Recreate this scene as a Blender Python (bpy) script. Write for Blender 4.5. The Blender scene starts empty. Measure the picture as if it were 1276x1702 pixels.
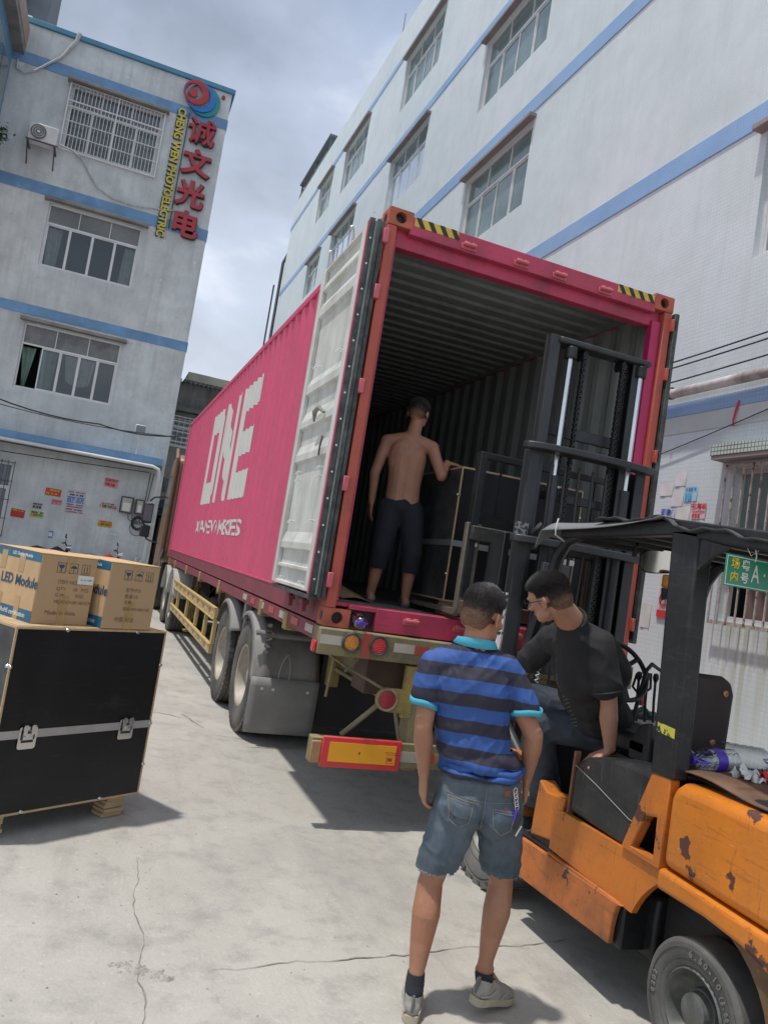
import bpy, bmesh, math, random
from mathutils import Vector, Matrix, noise
random.seed(7)
SC = bpy.context.scene
COL = SC.collection
R = math.radians
# ---------------------------------------------------------------- camera
cam = bpy.data.cameras.new('camera'); camo = bpy.data.objects.new('camera', cam); COL.objects.link(camo)
SC.camera = camo
def camera_matrix(pos, yaw, pitch, roll):
    cy, sy, cp, sp = math.cos(yaw), math.sin(yaw), math.cos(pitch), math.sin(pitch)
    f = Vector((-sy*cp, cy*cp, sp)); r = Vector((cy, sy, 0)); u = r.cross(f)
    cr, sr = math.cos(roll), math.sin(roll)
    r2 = cr*r+sr*u; u2 = -sr*r+cr*u
    m = Matrix.Identity(4)
    for i in range(3):
        m[i][0] = r2[i]; m[i][1] = u2[i]; m[i][2] = -f[i]; m[i][3] = pos[i]
    return m
camo.matrix_world = camera_matrix((-1.4938, -4.9838, 1.7212), -.3454, .0732, .1568)
cam.sensor_fit = 'HORIZONTAL'; cam.sensor_width = 36; cam.lens = 36*1295.35/1276
cam.clip_start = .05; cam.clip_end = 2000
# ---------------------------------------------------------------- sky and sun
SUN_DIR = Vector((-.27, -.035, 1)).normalized()
world = bpy.data.worlds.new('World'); SC.world = world; world.use_nodes = True
nt = world.node_tree; nt.nodes.clear()
def wn(t, **k):
    n = nt.nodes.new(t)
    for a, b in k.items(): setattr(n, a, b)
    return n
wo = wn('ShaderNodeOutputWorld'); bg = wn('ShaderNodeBackground'); bg.inputs[1].default_value = .132
sky = wn('ShaderNodeTexSky', sky_type='NISHITA'); sky.sun_disc = False
sky.sun_elevation = math.asin(SUN_DIR.z); sky.sun_rotation = math.atan2(SUN_DIR.x, SUN_DIR.y)
sky.air_density = 1.2; sky.dust_density = 2.5
tc = wn('ShaderNodeTexCoord'); sx = wn('ShaderNodeSeparateXYZ'); nt.links.new(tc.outputs['Generated'], sx.inputs[0])
az = wn('ShaderNodeMath', operation='ADD'); az.inputs[1].default_value = .42; nt.links.new(sx.outputs[2], az.inputs[0])
mz = wn('ShaderNodeMath', operation='MAXIMUM'); mz.inputs[1].default_value = .08; nt.links.new(az.outputs[0], mz.inputs[0])
cx = wn('ShaderNodeMath', operation='DIVIDE'); nt.links.new(sx.outputs[0], cx.inputs[0]); nt.links.new(mz.outputs[0], cx.inputs[1])
cyy = wn('ShaderNodeMath', operation='DIVIDE'); nt.links.new(sx.outputs[1], cyy.inputs[0]); nt.links.new(mz.outputs[0], cyy.inputs[1])
cb = wn('ShaderNodeCombineXYZ'); nt.links.new(cx.outputs[0], cb.inputs[0]); nt.links.new(cyy.outputs[0], cb.inputs[1]); cb.inputs[2].default_value = 1.3
def wnoise(sc_, det, dist):
    n = wn('ShaderNodeTexNoise'); n.inputs['Scale'].default_value = sc_; n.inputs['Detail'].default_value = det
    n.inputs['Roughness'].default_value = .5; n.inputs['Distortion'].default_value = dist
    nt.links.new(cb.outputs[0], n.inputs['Vector']); return n
n1 = wnoise(2.5, 6, .15); n2 = wnoise(.9, 5, .1)
mp = wn('ShaderNodeMapping'); mp.inputs['Location'].default_value = (5.3, 1.1, 0); nt.links.new(cb.outputs[0], mp.inputs[0]); nt.links.new(mp.outputs[0], n2.inputs['Vector'])
r1 = wn('ShaderNodeValToRGB'); nt.links.new(n1.outputs[0], r1.inputs[0])
cr_ = r1.color_ramp; cr_.elements[0].position = .38; cr_.elements[0].color = (1.95, 2.3, 2.95, 1)
cr_.elements[1].position = .64; cr_.elements[1].color = (5.9, 6.2, 6.7, 1)
e = cr_.elements.new(.5); e.color = (2.8, 3.25, 4.15, 1)
r2 = wn('ShaderNodeValToRGB'); nt.links.new(n2.outputs[0], r2.inputs[0])
r2.color_ramp.elements[0].position = .28; r2.color_ramp.elements[0].color = (0, 0, 0, 1)
r2.color_ramp.elements[1].position = .42; r2.color_ramp.elements[1].color = (1, 1, 1, 1)
mx = wn('ShaderNodeMix', data_type='RGBA'); nt.links.new(r2.outputs[0], mx.inputs['Factor'])
nt.links.new(sky.outputs[0], mx.inputs['A']); nt.links.new(r1.outputs[0], mx.inputs['B'])
hz = wn('ShaderNodeMapRange'); hz.inputs[1].default_value = .55; hz.inputs[2].default_value = .15; hz.inputs[3].default_value = 0; hz.inputs[4].default_value = .5; nt.links.new(sx.outputs[2], hz.inputs[0])
m2_ = wn('ShaderNodeMix', data_type='RGBA'); nt.links.new(hz.outputs[0], m2_.inputs['Factor']); nt.links.new(mx.outputs['Result'], m2_.inputs['A']); m2_.inputs['B'].default_value = (5.4, 5.8, 6.4, 1)
nt.links.new(m2_.outputs['Result'], bg.inputs[0]); nt.links.new(bg.outputs[0], wo.inputs[0])
sun = bpy.data.lights.new('sun', 'SUN'); suno = bpy.data.objects.new('sun', sun); COL.objects.link(suno)
sun.energy = 2.7; sun.angle = R(2.0); sun.color = (1, .95, .88)
suno.rotation_mode = 'QUATERNION'; suno.rotation_quaternion = SUN_DIR.to_track_quat('Z', 'Y')
SC.view_settings.view_transform = 'Standard'; SC.view_settings.look = 'None'
SC.view_settings.exposure = .47; SC.view_settings.gamma = 1; SC.view_settings.use_curve_mapping = False
# ---------------------------------------------------------------- materials
def mat(name, col, rough=.6, metal=0, var=.12, vscale=3, bump=.0, bscale=40, dirt=None, damt=.4, dscale=2.5,
        chips=None, cscale=4, cthr=.66, spec=.5, sss=0, streak=None, samt=.4, stretch=None, tint=None, trans=0, alpha=1, grime=0):
    m = bpy.data.materials.new(name); m.use_nodes = True
    t = m.node_tree; b = t.nodes['Principled BSDF']; L = t.links.new
    N = lambda k: t.nodes.new('ShaderNode'+k)
    tc = N('TexCoord'); co = tc.outputs['Object']
    if stretch:
        mp = N('Mapping'); mp.inputs['Scale'].default_value = stretch; L(co, mp.inputs[0]); co = mp.outputs[0]
    def nz(s, d=4, vec=None, ro=.6):
        n = N('TexNoise'); n.inputs['Scale'].default_value = s; n.inputs['Detail'].default_value = d
        n.inputs['Roughness'].default_value = ro; L(vec or co, n.inputs['Vector']); return n.outputs[0]
    def ramp(fac, p0, p1, c0=(0, 0, 0, 1), c1=(1, 1, 1, 1)):
        r = N('ValToRGB'); r.color_ramp.elements[0].position = p0; r.color_ramp.elements[1].position = p1
        r.color_ramp.elements[0].color = c0; r.color_ramp.elements[1].color = c1; L(fac, r.inputs[0]); return r.outputs[0]
    def mix(fac, a, bb):
        k = N('Mix'); k.data_type = 'RGBA'
        for v, s in ((fac, k.inputs['Factor']), (a, k.inputs['A']), (bb, k.inputs['B'])):
            if hasattr(v, 'is_linked'): L(v, s)
            else: s.default_value = v if not isinstance(v, (tuple, list)) else (*v[:3], 1)
        return k.outputs['Result']
    c = tuple(col)+(1,)
    lo = tuple(max(0, v*(1-var)) for v in col)+(1,); hi = tuple(min(1, v*(1+var)) for v in col)+(1,)
    cur = mix(ramp(nz(vscale), .3, .7), lo, hi) if var else None
    if cur is None:
        rgb = N('RGB'); rgb.outputs[0].default_value = c; cur = rgb.outputs[0]
    if tint:
        cur = mix(ramp(nz(vscale*.37, 3), .45, .62), cur, tint)
    if streak:
        mp2 = N('Mapping'); mp2.inputs['Scale'].default_value = (3.5, 3.5, .22); L(tc.outputs['Object'], mp2.inputs[0])
        f = ramp(nz(1.6, 5, mp2.outputs[0], .65), .48, .72)
        k = N('Math'); k.operation = 'MULTIPLY'; L(f, k.inputs[0]); k.inputs[1].default_value = samt
        cur = mix(k.outputs[0], cur, streak)
    if dirt:
        f = ramp(nz(dscale, 8, ro=.7), .42, .68)
        k = N('Math'); k.operation = 'MULTIPLY'; L(f, k.inputs[0]); k.inputs[1].default_value = damt
        cur = mix(k.outputs[0], cur, dirt)
    if chips:
        f = ramp(nz(cscale, 6, ro=.62), cthr, cthr+.015)
        cur = mix(f, cur, chips)
        rr = mix(f, (rough,)*3, (.85,)*3); L(rr, b.inputs['Roughness'])
    else:
        rv = N('MapRange'); L(nz(vscale*2.3), rv.inputs[0]); rv.inputs[3].default_value = max(0.02, rough-.12*min(1, rough*2)); rv.inputs[4].default_value = min(1, rough+.1)
        L(rv.outputs[0], b.inputs['Roughness'])
    L(cur, b.inputs['Base Color'])
    b.inputs['Metallic'].default_value = metal; b.inputs['Specular IOR Level'].default_value = spec
    if sss:
        b.inputs['Subsurface Weight'].default_value = sss; b.inputs['Subsurface Radius'].default_value = (.012, .005, .003); b.inputs['Subsurface Scale'].default_value = .8
    if trans: b.inputs['Transmission Weight'].default_value = trans
    if alpha < 1: b.inputs['Alpha'].default_value = alpha
    if bump:
        bp = N('Bump'); bp.inputs['Strength'].default_value = bump; bp.inputs['Distance'].default_value = .01
        L(nz(bscale, 5), bp.inputs['Height']); L(bp.outputs[0], b.inputs['Normal'])
    return m
def scuff(m, dark=(.05, .03, .02), light=None, amt=.7, grime=.5):
    """fine scratches and greasy smears on painted metal"""
    t = m.node_tree; b = t.nodes['Principled BSDF']; L = t.links.new; N = lambda k: t.nodes.new('ShaderNode'+k); tc = N('TexCoord')
    def lay(sc, rot, s, p0, p1, c, a, det=4):
        old = b.inputs['Base Color'].links[0].from_socket
        mp = N('Mapping'); mp.inputs['Scale'].default_value = sc; mp.inputs['Rotation'].default_value = rot; L(tc.outputs['Object'], mp.inputs[0])
        n = N('TexNoise'); n.inputs['Scale'].default_value = s; n.inputs['Detail'].default_value = det; n.inputs['Roughness'].default_value = .65; L(mp.outputs[0], n.inputs['Vector'])
        r = N('ValToRGB'); r.color_ramp.elements[0].position = p0; r.color_ramp.elements[1].position = p1; L(n.outputs[0], r.inputs[0])
        q = N('Math'); q.operation = 'MULTIPLY'; q.inputs[1].default_value = a; L(r.outputs[0], q.inputs[0])
        k = N('Mix'); k.data_type = 'RGBA'; L(q.outputs[0], k.inputs['Factor']); L(old, k.inputs['A']); k.inputs['B'].default_value = (*c, 1); L(k.outputs['Result'], b.inputs['Base Color'])
    lay((1, 1, 14), (.35, 0, 0), 5, .60, .66, dark, amt*.45); lay((1, 1.4, 22), (-.5, .2, 0), 4, .67, .71, dark, amt*.7); lay((1, 16, 1), (0, 0, 0), 4, .62, .68, dark, amt*.6)
    lay((1, 1, 1), (0, 0, 0), 2.2, .5, .72, dark, grime, 8); lay((1, 1, 1), (0, 0, 0), 60, .64, .70, dark, amt*.8, 3)
    if light: lay((1, 1, 18), (.2, 0, 0), 9, .66, .69, light, .6)
    return m
def tile_bump(m, scale, rows=(.05, .05), amt=.35, plane='YZ', mortar=(.55, .6, .6), fade=None, strength=.4, mw=.006):
    """small square mosaic tiles on an existing material"""
    t = m.node_tree; b = t.nodes['Principled BSDF']; L = t.links.new; N = lambda k: t.nodes.new('ShaderNode'+k)
    tc = N('TexCoord'); s = N('SeparateXYZ'); L(tc.outputs['Object'], s.inputs[0]); c = N('CombineXYZ')
    L(s.outputs['XYZ'.index(plane[0])], c.inputs[0]); L(s.outputs['XYZ'.index(plane[1])], c.inputs[1])
    br = N('TexBrick'); L(c.outputs[0], br.inputs['Vector']); br.offset = 0; br.squash = 1
    br.inputs['Scale'].default_value = 1; br.inputs['Mortar Size'].default_value = mw; br.inputs['Mortar Smooth'].default_value = .3
    br.inputs['Brick Width'].default_value = rows[0]; br.inputs['Row Height'].default_value = rows[1]; br.inputs['Bias'].default_value = 0
    old = b.inputs['Base Color'].links[0].from_socket
    k = N('Mix'); k.data_type = 'RGBA'; L(old, k.inputs['A']); k.inputs['B'].default_value = (*mortar, 1)
    f = N('Math'); f.operation = 'MULTIPLY'; L(br.outputs['Fac'], f.inputs[0]); f.inputs[1].default_value = amt
    ns = N('TexNoise'); ns.inputs['Scale'].default_value = .9; L(tc.outputs['Object'], ns.inputs['Vector'])
    rp = N('ValToRGB'); rp.color_ramp.elements[0].position = .38; rp.color_ramp.elements[1].position = .62; rp.color_ramp.elements[0].color = (.25,)*3+(1,); L(ns.outputs[0], rp.inputs[0])
    g = N('Math'); g.operation = 'MULTIPLY'; L(f.outputs[0], g.inputs[0]); L(rp.outputs[0], g.inputs[1])
    L(g.outputs[0], k.inputs['Factor']); L(k.outputs['Result'], b.inputs['Base Color'])
    bp = N('Bump'); bp.invert = True; bp.inputs['Strength'].default_value = strength; bp.inputs['Distance'].default_value = .004
    L(br.outputs['Fac'], bp.inputs['Height']); L(bp.outputs[0], b.inputs['Normal'])
    return m
# ---------------------------------------------------------------- mesh helpers
WM = {}
def wmat(o): return WM.get(o.name, Matrix.Identity(4)) if o else Matrix.Identity(4)
def props(o, label=None, cat=None, group=None, kind=None):
    if label: o['label'] = label
    if cat: o['category'] = cat
    if group: o['group'] = group
    if kind: o['kind'] = kind
    return o
def thing(name, label, cat, loc=(0, 0, 0), rz=0, group=None, rot=None):
    o = bpy.data.objects.new(name, None); COL.objects.link(o); o.location = loc; o.empty_display_size = .1
    o.rotation_euler = rot or (0, 0, rz)
    WM[o.name] = Matrix.LocRotScale(Vector(loc), o.rotation_euler, None)
    return props(o, label, cat, group)
def link(name, me, m=None, parent=None, world=True, loc=None, rot=None, smooth=True, bevel=0, seg=2, label=None):
    o = bpy.data.objects.new(name, me); COL.objects.link(o)
    if m is not None and not me.materials:
        for q in (m if isinstance(m, (list, tuple)) else [m]): me.materials.append(q)
    if loc is not None: o.location = loc
    if rot is not None: o.rotation_euler = rot
    base = Matrix.LocRotScale(o.location, o.rotation_euler, None)
    if parent is not None:
        o.parent = parent
        if world:
            o.matrix_parent_inverse = wmat(parent).inverted(); WM[o.name] = base
        else: WM[o.name] = wmat(parent) @ base
    else: WM[o.name] = base
    if smooth and me.polygons:
        me.shade_smooth(); me.set_sharp_from_angle(angle=R(38))
    if bevel:
        b = o.modifiers.new('bevel', 'BEVEL'); b.width = bevel; b.segments = seg; b.limit_method = 'ANGLE'; b.angle_limit = R(35); b.harden_normals = False
    if label: o['label'] = label
    return o
def frame_of(p0, p1):
    d = (Vector(p1)-Vector(p0)); l = d.length; d.normalize()
    a = Vector((0, 0, 1)) if abs(d.z) < .95 else Vector((1, 0, 0))
    x = a.cross(d).normalized(); y = d.cross(x); return x, y, d, l
class MB:
    def __init__(s): s.v = []; s.f = []; s.mi = []; s.m = 0
    def add(s, vs, fs):
        o = len(s.v); s.v += [tuple(v) for v in vs]; s.f += [tuple(i+o for i in f) for f in fs]; s.mi += [s.m]*len(fs); return s
    def box(s, x0, x1, y0, y1, z0, z1, M=None):
        vs = [Vector((x, y, z)) for z in (z0, z1) for y in (y0, y1) for x in (x0, x1)]
        if M: vs = [M @ v for v in vs]
        return s.add(vs, [(0, 2, 3, 1), (4, 5, 7, 6), (0, 1, 5, 4), (2, 6, 7, 3), (0, 4, 6, 2), (1, 3, 7, 5)])
    def bar(s, p0, p1, w, h, up=None):
        p0 = Vector(p0); p1 = Vector(p1); d = (p1-p0).normalized()
        u = Vector(up) if up else (Vector((0, 0, 1)) if abs(d.z) < .9 else Vector((0, 1, 0)))
        x = d.cross(u).normalized(); y = x.cross(d)
        vs = [p+x*a*w/2+y*b*h/2 for p in (p0, p1) for a, b in ((-1, -1), (1, -1), (1, 1), (-1, 1))]
        return s.add(vs, [(3, 2, 1, 0), (4, 5, 6, 7), (0, 1, 5, 4), (1, 2, 6, 5), (2, 3, 7, 6), (3, 0, 4, 7)])
    def cyl(s, p0, p1, r0, r1=None, n=16, cap=True):
        r1 = r0 if r1 is None else r1; x, y, d, l = frame_of(p0, p1); vs = []
        for p, r in ((Vector(p0), r0), (Vector(p1), r1)):
            vs += [p+(x*math.cos(2*math.pi*i/n)+y*math.sin(2*math.pi*i/n))*r for i in range(n)]
        fs = [(i, (i+1) % n, n+(i+1) % n, n+i) for i in range(n)]
        if cap: fs += [tuple(range(n-1, -1, -1)), tuple(range(n, 2*n))]
        return s.add(vs, fs)
    def tube(s, pts, r, n=8, close=False):
        pts = [Vector(p) for p in pts]; rings = []; x = None
        for i, p in enumerate(pts):
            a = pts[i-1] if i or close else pts[0]; b = pts[(i+1) % len(pts)] if (i < len(pts)-1 or close) else pts[-1]
            d = (b-a).normalized()
            if x is None: x = (Vector((0, 0, 1)) if abs(d.z) < .9 else Vector((1, 0, 0))).cross(d).normalized()
            x = (x-d*x.dot(d)).normalized(); y = d.cross(x)
            rr = r[i] if isinstance(r, (list, tuple)) else r
            rings.append([p+(x*math.cos(2*math.pi*k/n)+y*math.sin(2*math.pi*k/n))*rr for k in range(n)])
        vs = [v for q in rings for v in q]; m = len(rings); fs = []
        for i in range(m if close else m-1):
            j = (i+1) % m
            fs += [(i*n+k, i*n+(k+1) % n, j*n+(k+1) % n, j*n+k) for k in range(n)]
        if not close: fs += [tuple(range(n-1, -1, -1)), tuple((m-1)*n+k for k in range(n))]
        return s.add(vs, fs)
    def lathe(s, prof, c, axis='X', n=32, close=False):
        """prof: (a along axis, r)"""
        c = Vector(c); vs = []
        for a, r in prof:
            for i in range(n):
                t = 2*math.pi*i/n; p, q = r*math.cos(t), r*math.sin(t)
                vs.append(c+Vector({'X': (a, p, q), 'Y': (p, a, q), 'Z': (p, q, a)}[axis]))
        m = len(prof); fs = [(i*n+k, i*n+(k+1) % n, ((i+1) % m)*n+(k+1) % n, ((i+1) % m)*n+k) for i in range(m if close else m-1) for k in range(n)]
        return s.add(vs, fs)
    def ext(s, poly, axis, a, b):
        """extrude a 2-D polygon along axis; 2-D coords are the remaining axes in order"""
        def P(u, v, w): return {'X': (w, u, v), 'Y': (u, w, v), 'Z': (u, v, w)}[axis]
        n = len(poly); vs = [P(u, v, a) for u, v in poly]+[P(u, v, b) for u, v in poly]
        fs = [tuple(range(n)), tuple(range(2*n-1, n-1, -1))]+[(i, n+i, n+(i+1) % n, (i+1) % n) for i in range(n)]
        return s.add(vs, fs)
    def quad(s, *p): return s.add(p, [tuple(range(len(p)))])
    def grid(s, fn, nu, nv):
        vs = [fn(i/nu, j/nv) for j in range(nv+1) for i in range(nu+1)]
        return s.add(vs, [(j*(nu+1)+i, j*(nu+1)+i+1, (j+1)*(nu+1)+i+1, (j+1)*(nu+1)+i) for j in range(nv) for i in range(nu)])
    def mesh(s, name):
        me = bpy.data.meshes.new(name); me.from_pydata([tuple(v) for v in s.v], [], s.f)
        if any(s.mi): me.polygons.foreach_set('material_index', s.mi)
        bm = bmesh.new(); bm.from_mesh(me); bmesh.ops.recalc_face_normals(bm, faces=bm.faces); bm.to_mesh(me); bm.free()
        me.update(); return me
    def build(s, name, m, parent=None, **k): return link(name, s.mesh(name), m, parent, **k)
def text_mesh(body, size, extrude=0, offset=0, align='CENTER', spacing=1):
    c = bpy.data.curves.new('lettering', 'FONT'); c.body = body; c.size = size; c.extrude = extrude; c.offset = offset
    c.align_x = align; c.align_y = 'CENTER'; c.space_character = spacing; c.resolution_u = 3
    o = bpy.data.objects.new('lettering', c); COL.objects.link(o)
    me = bpy.data.meshes.new_from_object(o.evaluated_get(bpy.context.evaluated_depsgraph_get()))
    bpy.data.objects.remove(o); bpy.data.curves.remove(c); me.materials.clear(); return me
def basis(o, x, y):
    x = Vector(x).normalized(); y = Vector(y).normalized(); z = x.cross(y); m = Matrix.Identity(4)
    for i in range(3): m[i][0] = x[i]; m[i][1] = y[i]; m[i][2] = z[i]; m[i][3] = o[i]
    return m
def text(body, size, M, m, parent=None, name='lettering', world=True, squash=1, **k):
    me = text_mesh(body, size, **k); me.transform(M @ Matrix.Diagonal((squash, 1, 1, 1)))
    return link(name, me, m, parent, world=world, smooth=False)
def lerp(a, b, t): return a+(b-a)*t
def tree_copy(root, loc, rz=None, label=None, group=None):
    r = root.copy(); COL.objects.link(r); r.location = loc
    if rz is not None: r.rotation_euler.z = rz
    if label: r['label'] = label
    if group: r['group'] = group
    def rec(a, b):
        for ch in list(a.children):
            c = ch.copy(); COL.objects.link(c); c.parent = b; rec(ch, c)
    rec(root, r); WM[r.name] = Matrix.LocRotScale(r.location, r.rotation_euler, None); return r
# ================================================================ SETTING
# ---- ground
def ground_material():
    m = mat('concrete_ground', (.375, .357, .325), rough=.85, var=.10, vscale=.35, bump=.45, bscale=55, dirt=(.25, .24, .215), damt=.55, dscale=.8, tint=(.385, .37, .335))
    t = m.node_tree; b = t.nodes['Principled BSDF']; L = t.links.new; N = lambda k: t.nodes.new('ShaderNode'+k)
    tc = N('TexCoord'); old = b.inputs['Base Color'].links[0].from_socket
    def layer(scale, p0, p1, colr, amt, old, det=6):
        n = N('TexNoise'); n.inputs['Scale'].default_value = scale; n.inputs['Detail'].default_value = det; n.inputs['Roughness'].default_value = .7; L(tc.outputs['Object'], n.inputs['Vector'])
        r = N('ValToRGB'); r.color_ramp.elements[0].position = p0; r.color_ramp.elements[1].position = p1; L(n.outputs[0], r.inputs[0])
        q = N('Math'); q.operation = 'MULTIPLY'; q.inputs[1].default_value = amt; L(r.outputs[0], q.inputs[0])
        k = N('Mix'); k.data_type = 'RGBA'; L(q.outputs[0], k.inputs['Factor']); L(old, k.inputs['A']); k.inputs['B'].default_value = (*colr, 1); return k.outputs['Result']
    old = layer(26, .6, .72, (.5, .49, .46), .55, old, 3)      # pale aggregate specks
    old = layer(38, .66, .74, (.14, .13, .12), .6, old, 3)     # dark specks
    old = layer(4.5, .50, .68, (.215, .21, .195), .6, old)     # mottling
    old = layer(1.7, .56, .7, (.44, .43, .395), .5, old); old = layer(.55, .5, .66, (.25, .24, .225), .45, old)
    mp = N('Mapping'); mp.inputs['Scale'].default_value = (2.6, .35, 1); mp.inputs['Rotation'].default_value = (0, 0, .18); L(tc.outputs['Object'], mp.inputs[0])
    n = N('TexNoise'); n.inputs['Scale'].default_value = 1.4; n.inputs['Detail'].default_value = 6; n.inputs['Roughness'].default_value = .7; L(mp.outputs[0], n.inputs['Vector'])
    r = N('ValToRGB'); r.color_ramp.elements[0].position = .54; r.color_ramp.elements[1].position = .66; L(n.outputs[0], r.inputs[0]); q = N('Math'); q.operation = 'MULTIPLY'; q.inputs[1].default_value = .35; L(r.outputs[0], q.inputs[0])
    k = N('Mix'); k.data_type = 'RGBA'; L(q.outputs[0], k.inputs['Factor']); L(old, k.inputs['A']); k.inputs['B'].default_value = (.23, .22, .205, 1); old = layer(11, .60, .74, (.20, .19, .175), .5, k.outputs['Result'], 7)
    old = layer(90, .62, .70, (.52, .50, .46), .5, old, 2)
    L(old, b.inputs['Base Color']); return m
MG = ground_material()
g = MB(); g.grid(lambda u, v: (lerp(-150, 150, u), lerp(-120, 220, v), 0), 4, 4)
props(g.build('ground', MG, smooth=False), kind='structure')
M_crack = mat('crack_shadow', (.19, .18, .16), rough=1, var=.3, vscale=30)
M_rubble = mat('broken_concrete', (.30, .28, .25), rough=.95, var=.3, vscale=18, bump=.5)
def crack(pts, w, seed):
    random.seed(seed); b = MB(); P = [Vector((*p, 0)) for p in pts]; fine = []
    for i in range(len(P)-1):
        n = max(2, int((P[i+1]-P[i]).length/.045))
        for k in range(n): fine.append(P[i].lerp(P[i+1], k/n))
    fine.append(P[-1]); L_ = []; Rr = []
    for i, p in enumerate(fine):
        d = (fine[min(i+1, len(fine)-1)]-fine[max(i-1, 0)]).normalized(); nrm = Vector((-d.y, d.x, 0))
        off = nrm*(noise.noise(p*3.1+Vector((seed, 0, 0)))*.035+random.uniform(-.008, .008))
        ww = w*(.25+1.1*abs(noise.noise(p*5+Vector((0, seed, 0)))*1.6))*(0.3 if i in (0, len(fine)-1) else 1)
        q = p+off+Vector((0, 0, .004)); L_.append(q+nrm*ww); Rr.append(q-nrm*ww)
    m = len(fine); b.add(L_+Rr, [(i, i+1, m+i+1, m+i) for i in range(m-1) if noise.noise(fine[i]*1.7+Vector((seed, 0, 0))) > -.22]); return b
cr = crack([(-.87, .75), (-.93, .05), (-1.0, -.5), (-1.02, -1.1), (-1.03, -1.75), (-1.04, -2.4), (-1.06, -3.2)], .0030, 3)
c2 = crack([(-1.0, -1.72), (-.6, -1.72), (-.1, -1.66), (.5, -1.6), (1.1, -1.55)], .0038, 8); cr.add(c2.v, c2.f)
c3_ = crack([(-.4, 3.0), (-.2, 2.2), (.3, 2.1)], .006, 5); cr.add(c3_.v, c3_.f)
c4_ = crack([(-.87, 3.1), (-.3, 2.75), (.1, 2.6)], .006, 15); cr.add(c4_.v, c4_.f)
props(cr.build('ground_crack', M_crack, smooth=False), kind='structure')
rb = MB(); random.seed(5)
for i in range(150):
    t = random.random(); x = lerp(-1.12, -.93, t)+random.gauss(0, .02); y = lerp(-1.66, -1.78, t)+random.gauss(0, .025); s = random.uniform(.003, .011)
    if i < 1: x, y, s = -.93, -1.79, .017
    if i > 105: x, y, s = -.9+random.gauss(0, .05)-.08*random.random(), random.uniform(-1.7, .3), s*.5
    a = random.random()*6
    rb.add([Vector((x, y, 0))+Vector((math.cos(a+k*1.57+random.uniform(-.3, .3))*s*1.5, math.sin(a+k*1.57)*s, 0)) for k in range(4)]+[Vector((x+random.uniform(-s, s)*.4, y, s*random.uniform(.5, 1)))], [(0, 1, 4), (1, 2, 4), (2, 3, 4), (3, 0, 4)])
for i in range(260):
    x = random.uniform(-2.2, 1.2); y = random.uniform(-3.4, 3); s = random.uniform(.002, .006)
    rb.add([(x-s, y, .001), (x+s*.6, y-s, .001), (x+s, y+s*.7, .001), (x, y, s)], [(0, 1, 3), (1, 2, 3), (2, 0, 3)])
props(rb.build('gravel', M_rubble, smooth=False), kind='stuff', label='loose crumbs of broken concrete along the cracks in the yard')

# ---- facade helper
FL = lambda u, z, d=0: Vector((u, 18-d, z))          # left building, outward -Y
FR = lambda u, z, d=0: Vector((6-d, u, z))           # right building, outward -X
def facade(b, F, U0, U1, Z0, Z1, holes, depth):
    us = sorted({U0, U1, *[h[0] for h in holes], *[h[1] for h in holes]}); zs = sorted({Z0, Z1, *[h[2] for h in holes], *[h[3] for h in holes]})
    for i in range(len(us)-1):
        for j in range(len(zs)-1):
            cu, cz = (us[i]+us[i+1])/2, (zs[j]+zs[j+1])/2
            if any(h[0] < cu < h[1] and h[2] < cz < h[3] for h in holes): continue
            b.quad(F(us[i], zs[j]), F(us[i+1], zs[j]), F(us[i+1], zs[j+1]), F(us[i], zs[j+1]))
    for h in holes:
        a, c, e, f = h[:4]
        for p, q in (((a, e), (c, e)), ((c, e), (c, f)), ((c, f), (a, f)), ((a, f), (a, e))):
            b.quad(F(*p), F(*q), F(*q, -depth), F(*p, -depth))
    return b
def fbox(b, F, u0, u1, z0, z1, d0, d1):
    vs = [F(u, z, d) for d in (d0, d1) for z in (z0, z1) for u in (u0, u1)]
    return b.add(vs, [(0, 2, 3, 1), (4, 5, 7, 6), (0, 1, 5, 4), (2, 6, 7, 3), (0, 4, 6, 2), (1, 3, 7, 5)])
M_alu = mat('window_aluminium', (.62, .63, .63), rough=.45, metal=.25, var=.08)
M_glass = mat('window_glass', (.10, .125, .14), rough=.06, var=.25, vscale=.8, spec=.8)
M_glassg = mat('greenish_glass', (.14, .20, .20), rough=.08, var=.3, vscale=1.1, spec=.8)
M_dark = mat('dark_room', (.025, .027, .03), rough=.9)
M_curt = mat('green_curtain', (.17, .26, .22), rough=.9, var=.2, vscale=4)
M_curtw = mat('pale_curtain', (.42, .44, .42), rough=.9, var=.15, vscale=6)
def clear_glass():
    m = bpy.data.materials.new('clear_pane'); m.use_nodes = True; t = m.node_tree; t.nodes.clear()
    o = t.nodes.new('ShaderNodeOutputMaterial'); a = t.nodes.new('ShaderNodeBsdfTransparent'); g_ = t.nodes.new('ShaderNodeBsdfGlossy'); x = t.nodes.new('ShaderNodeMixShader')
    a.inputs[0].default_value = (.75, .82, .8, 1); g_.inputs['Roughness'].default_value = .03; g_.inputs[0].default_value = (.8, .85, .9, 1)
    fr = t.nodes.new('ShaderNodeFresnel'); fr.inputs[0].default_value = 1.9
    t.links.new(fr.outputs[0], x.inputs[0]); t.links.new(a.outputs[0], x.inputs[1]); t.links.new(g_.outputs[0], x.inputs[2]); t.links.new(x.outputs[0], o.inputs[0]); return m
M_clear = clear_glass()
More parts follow.
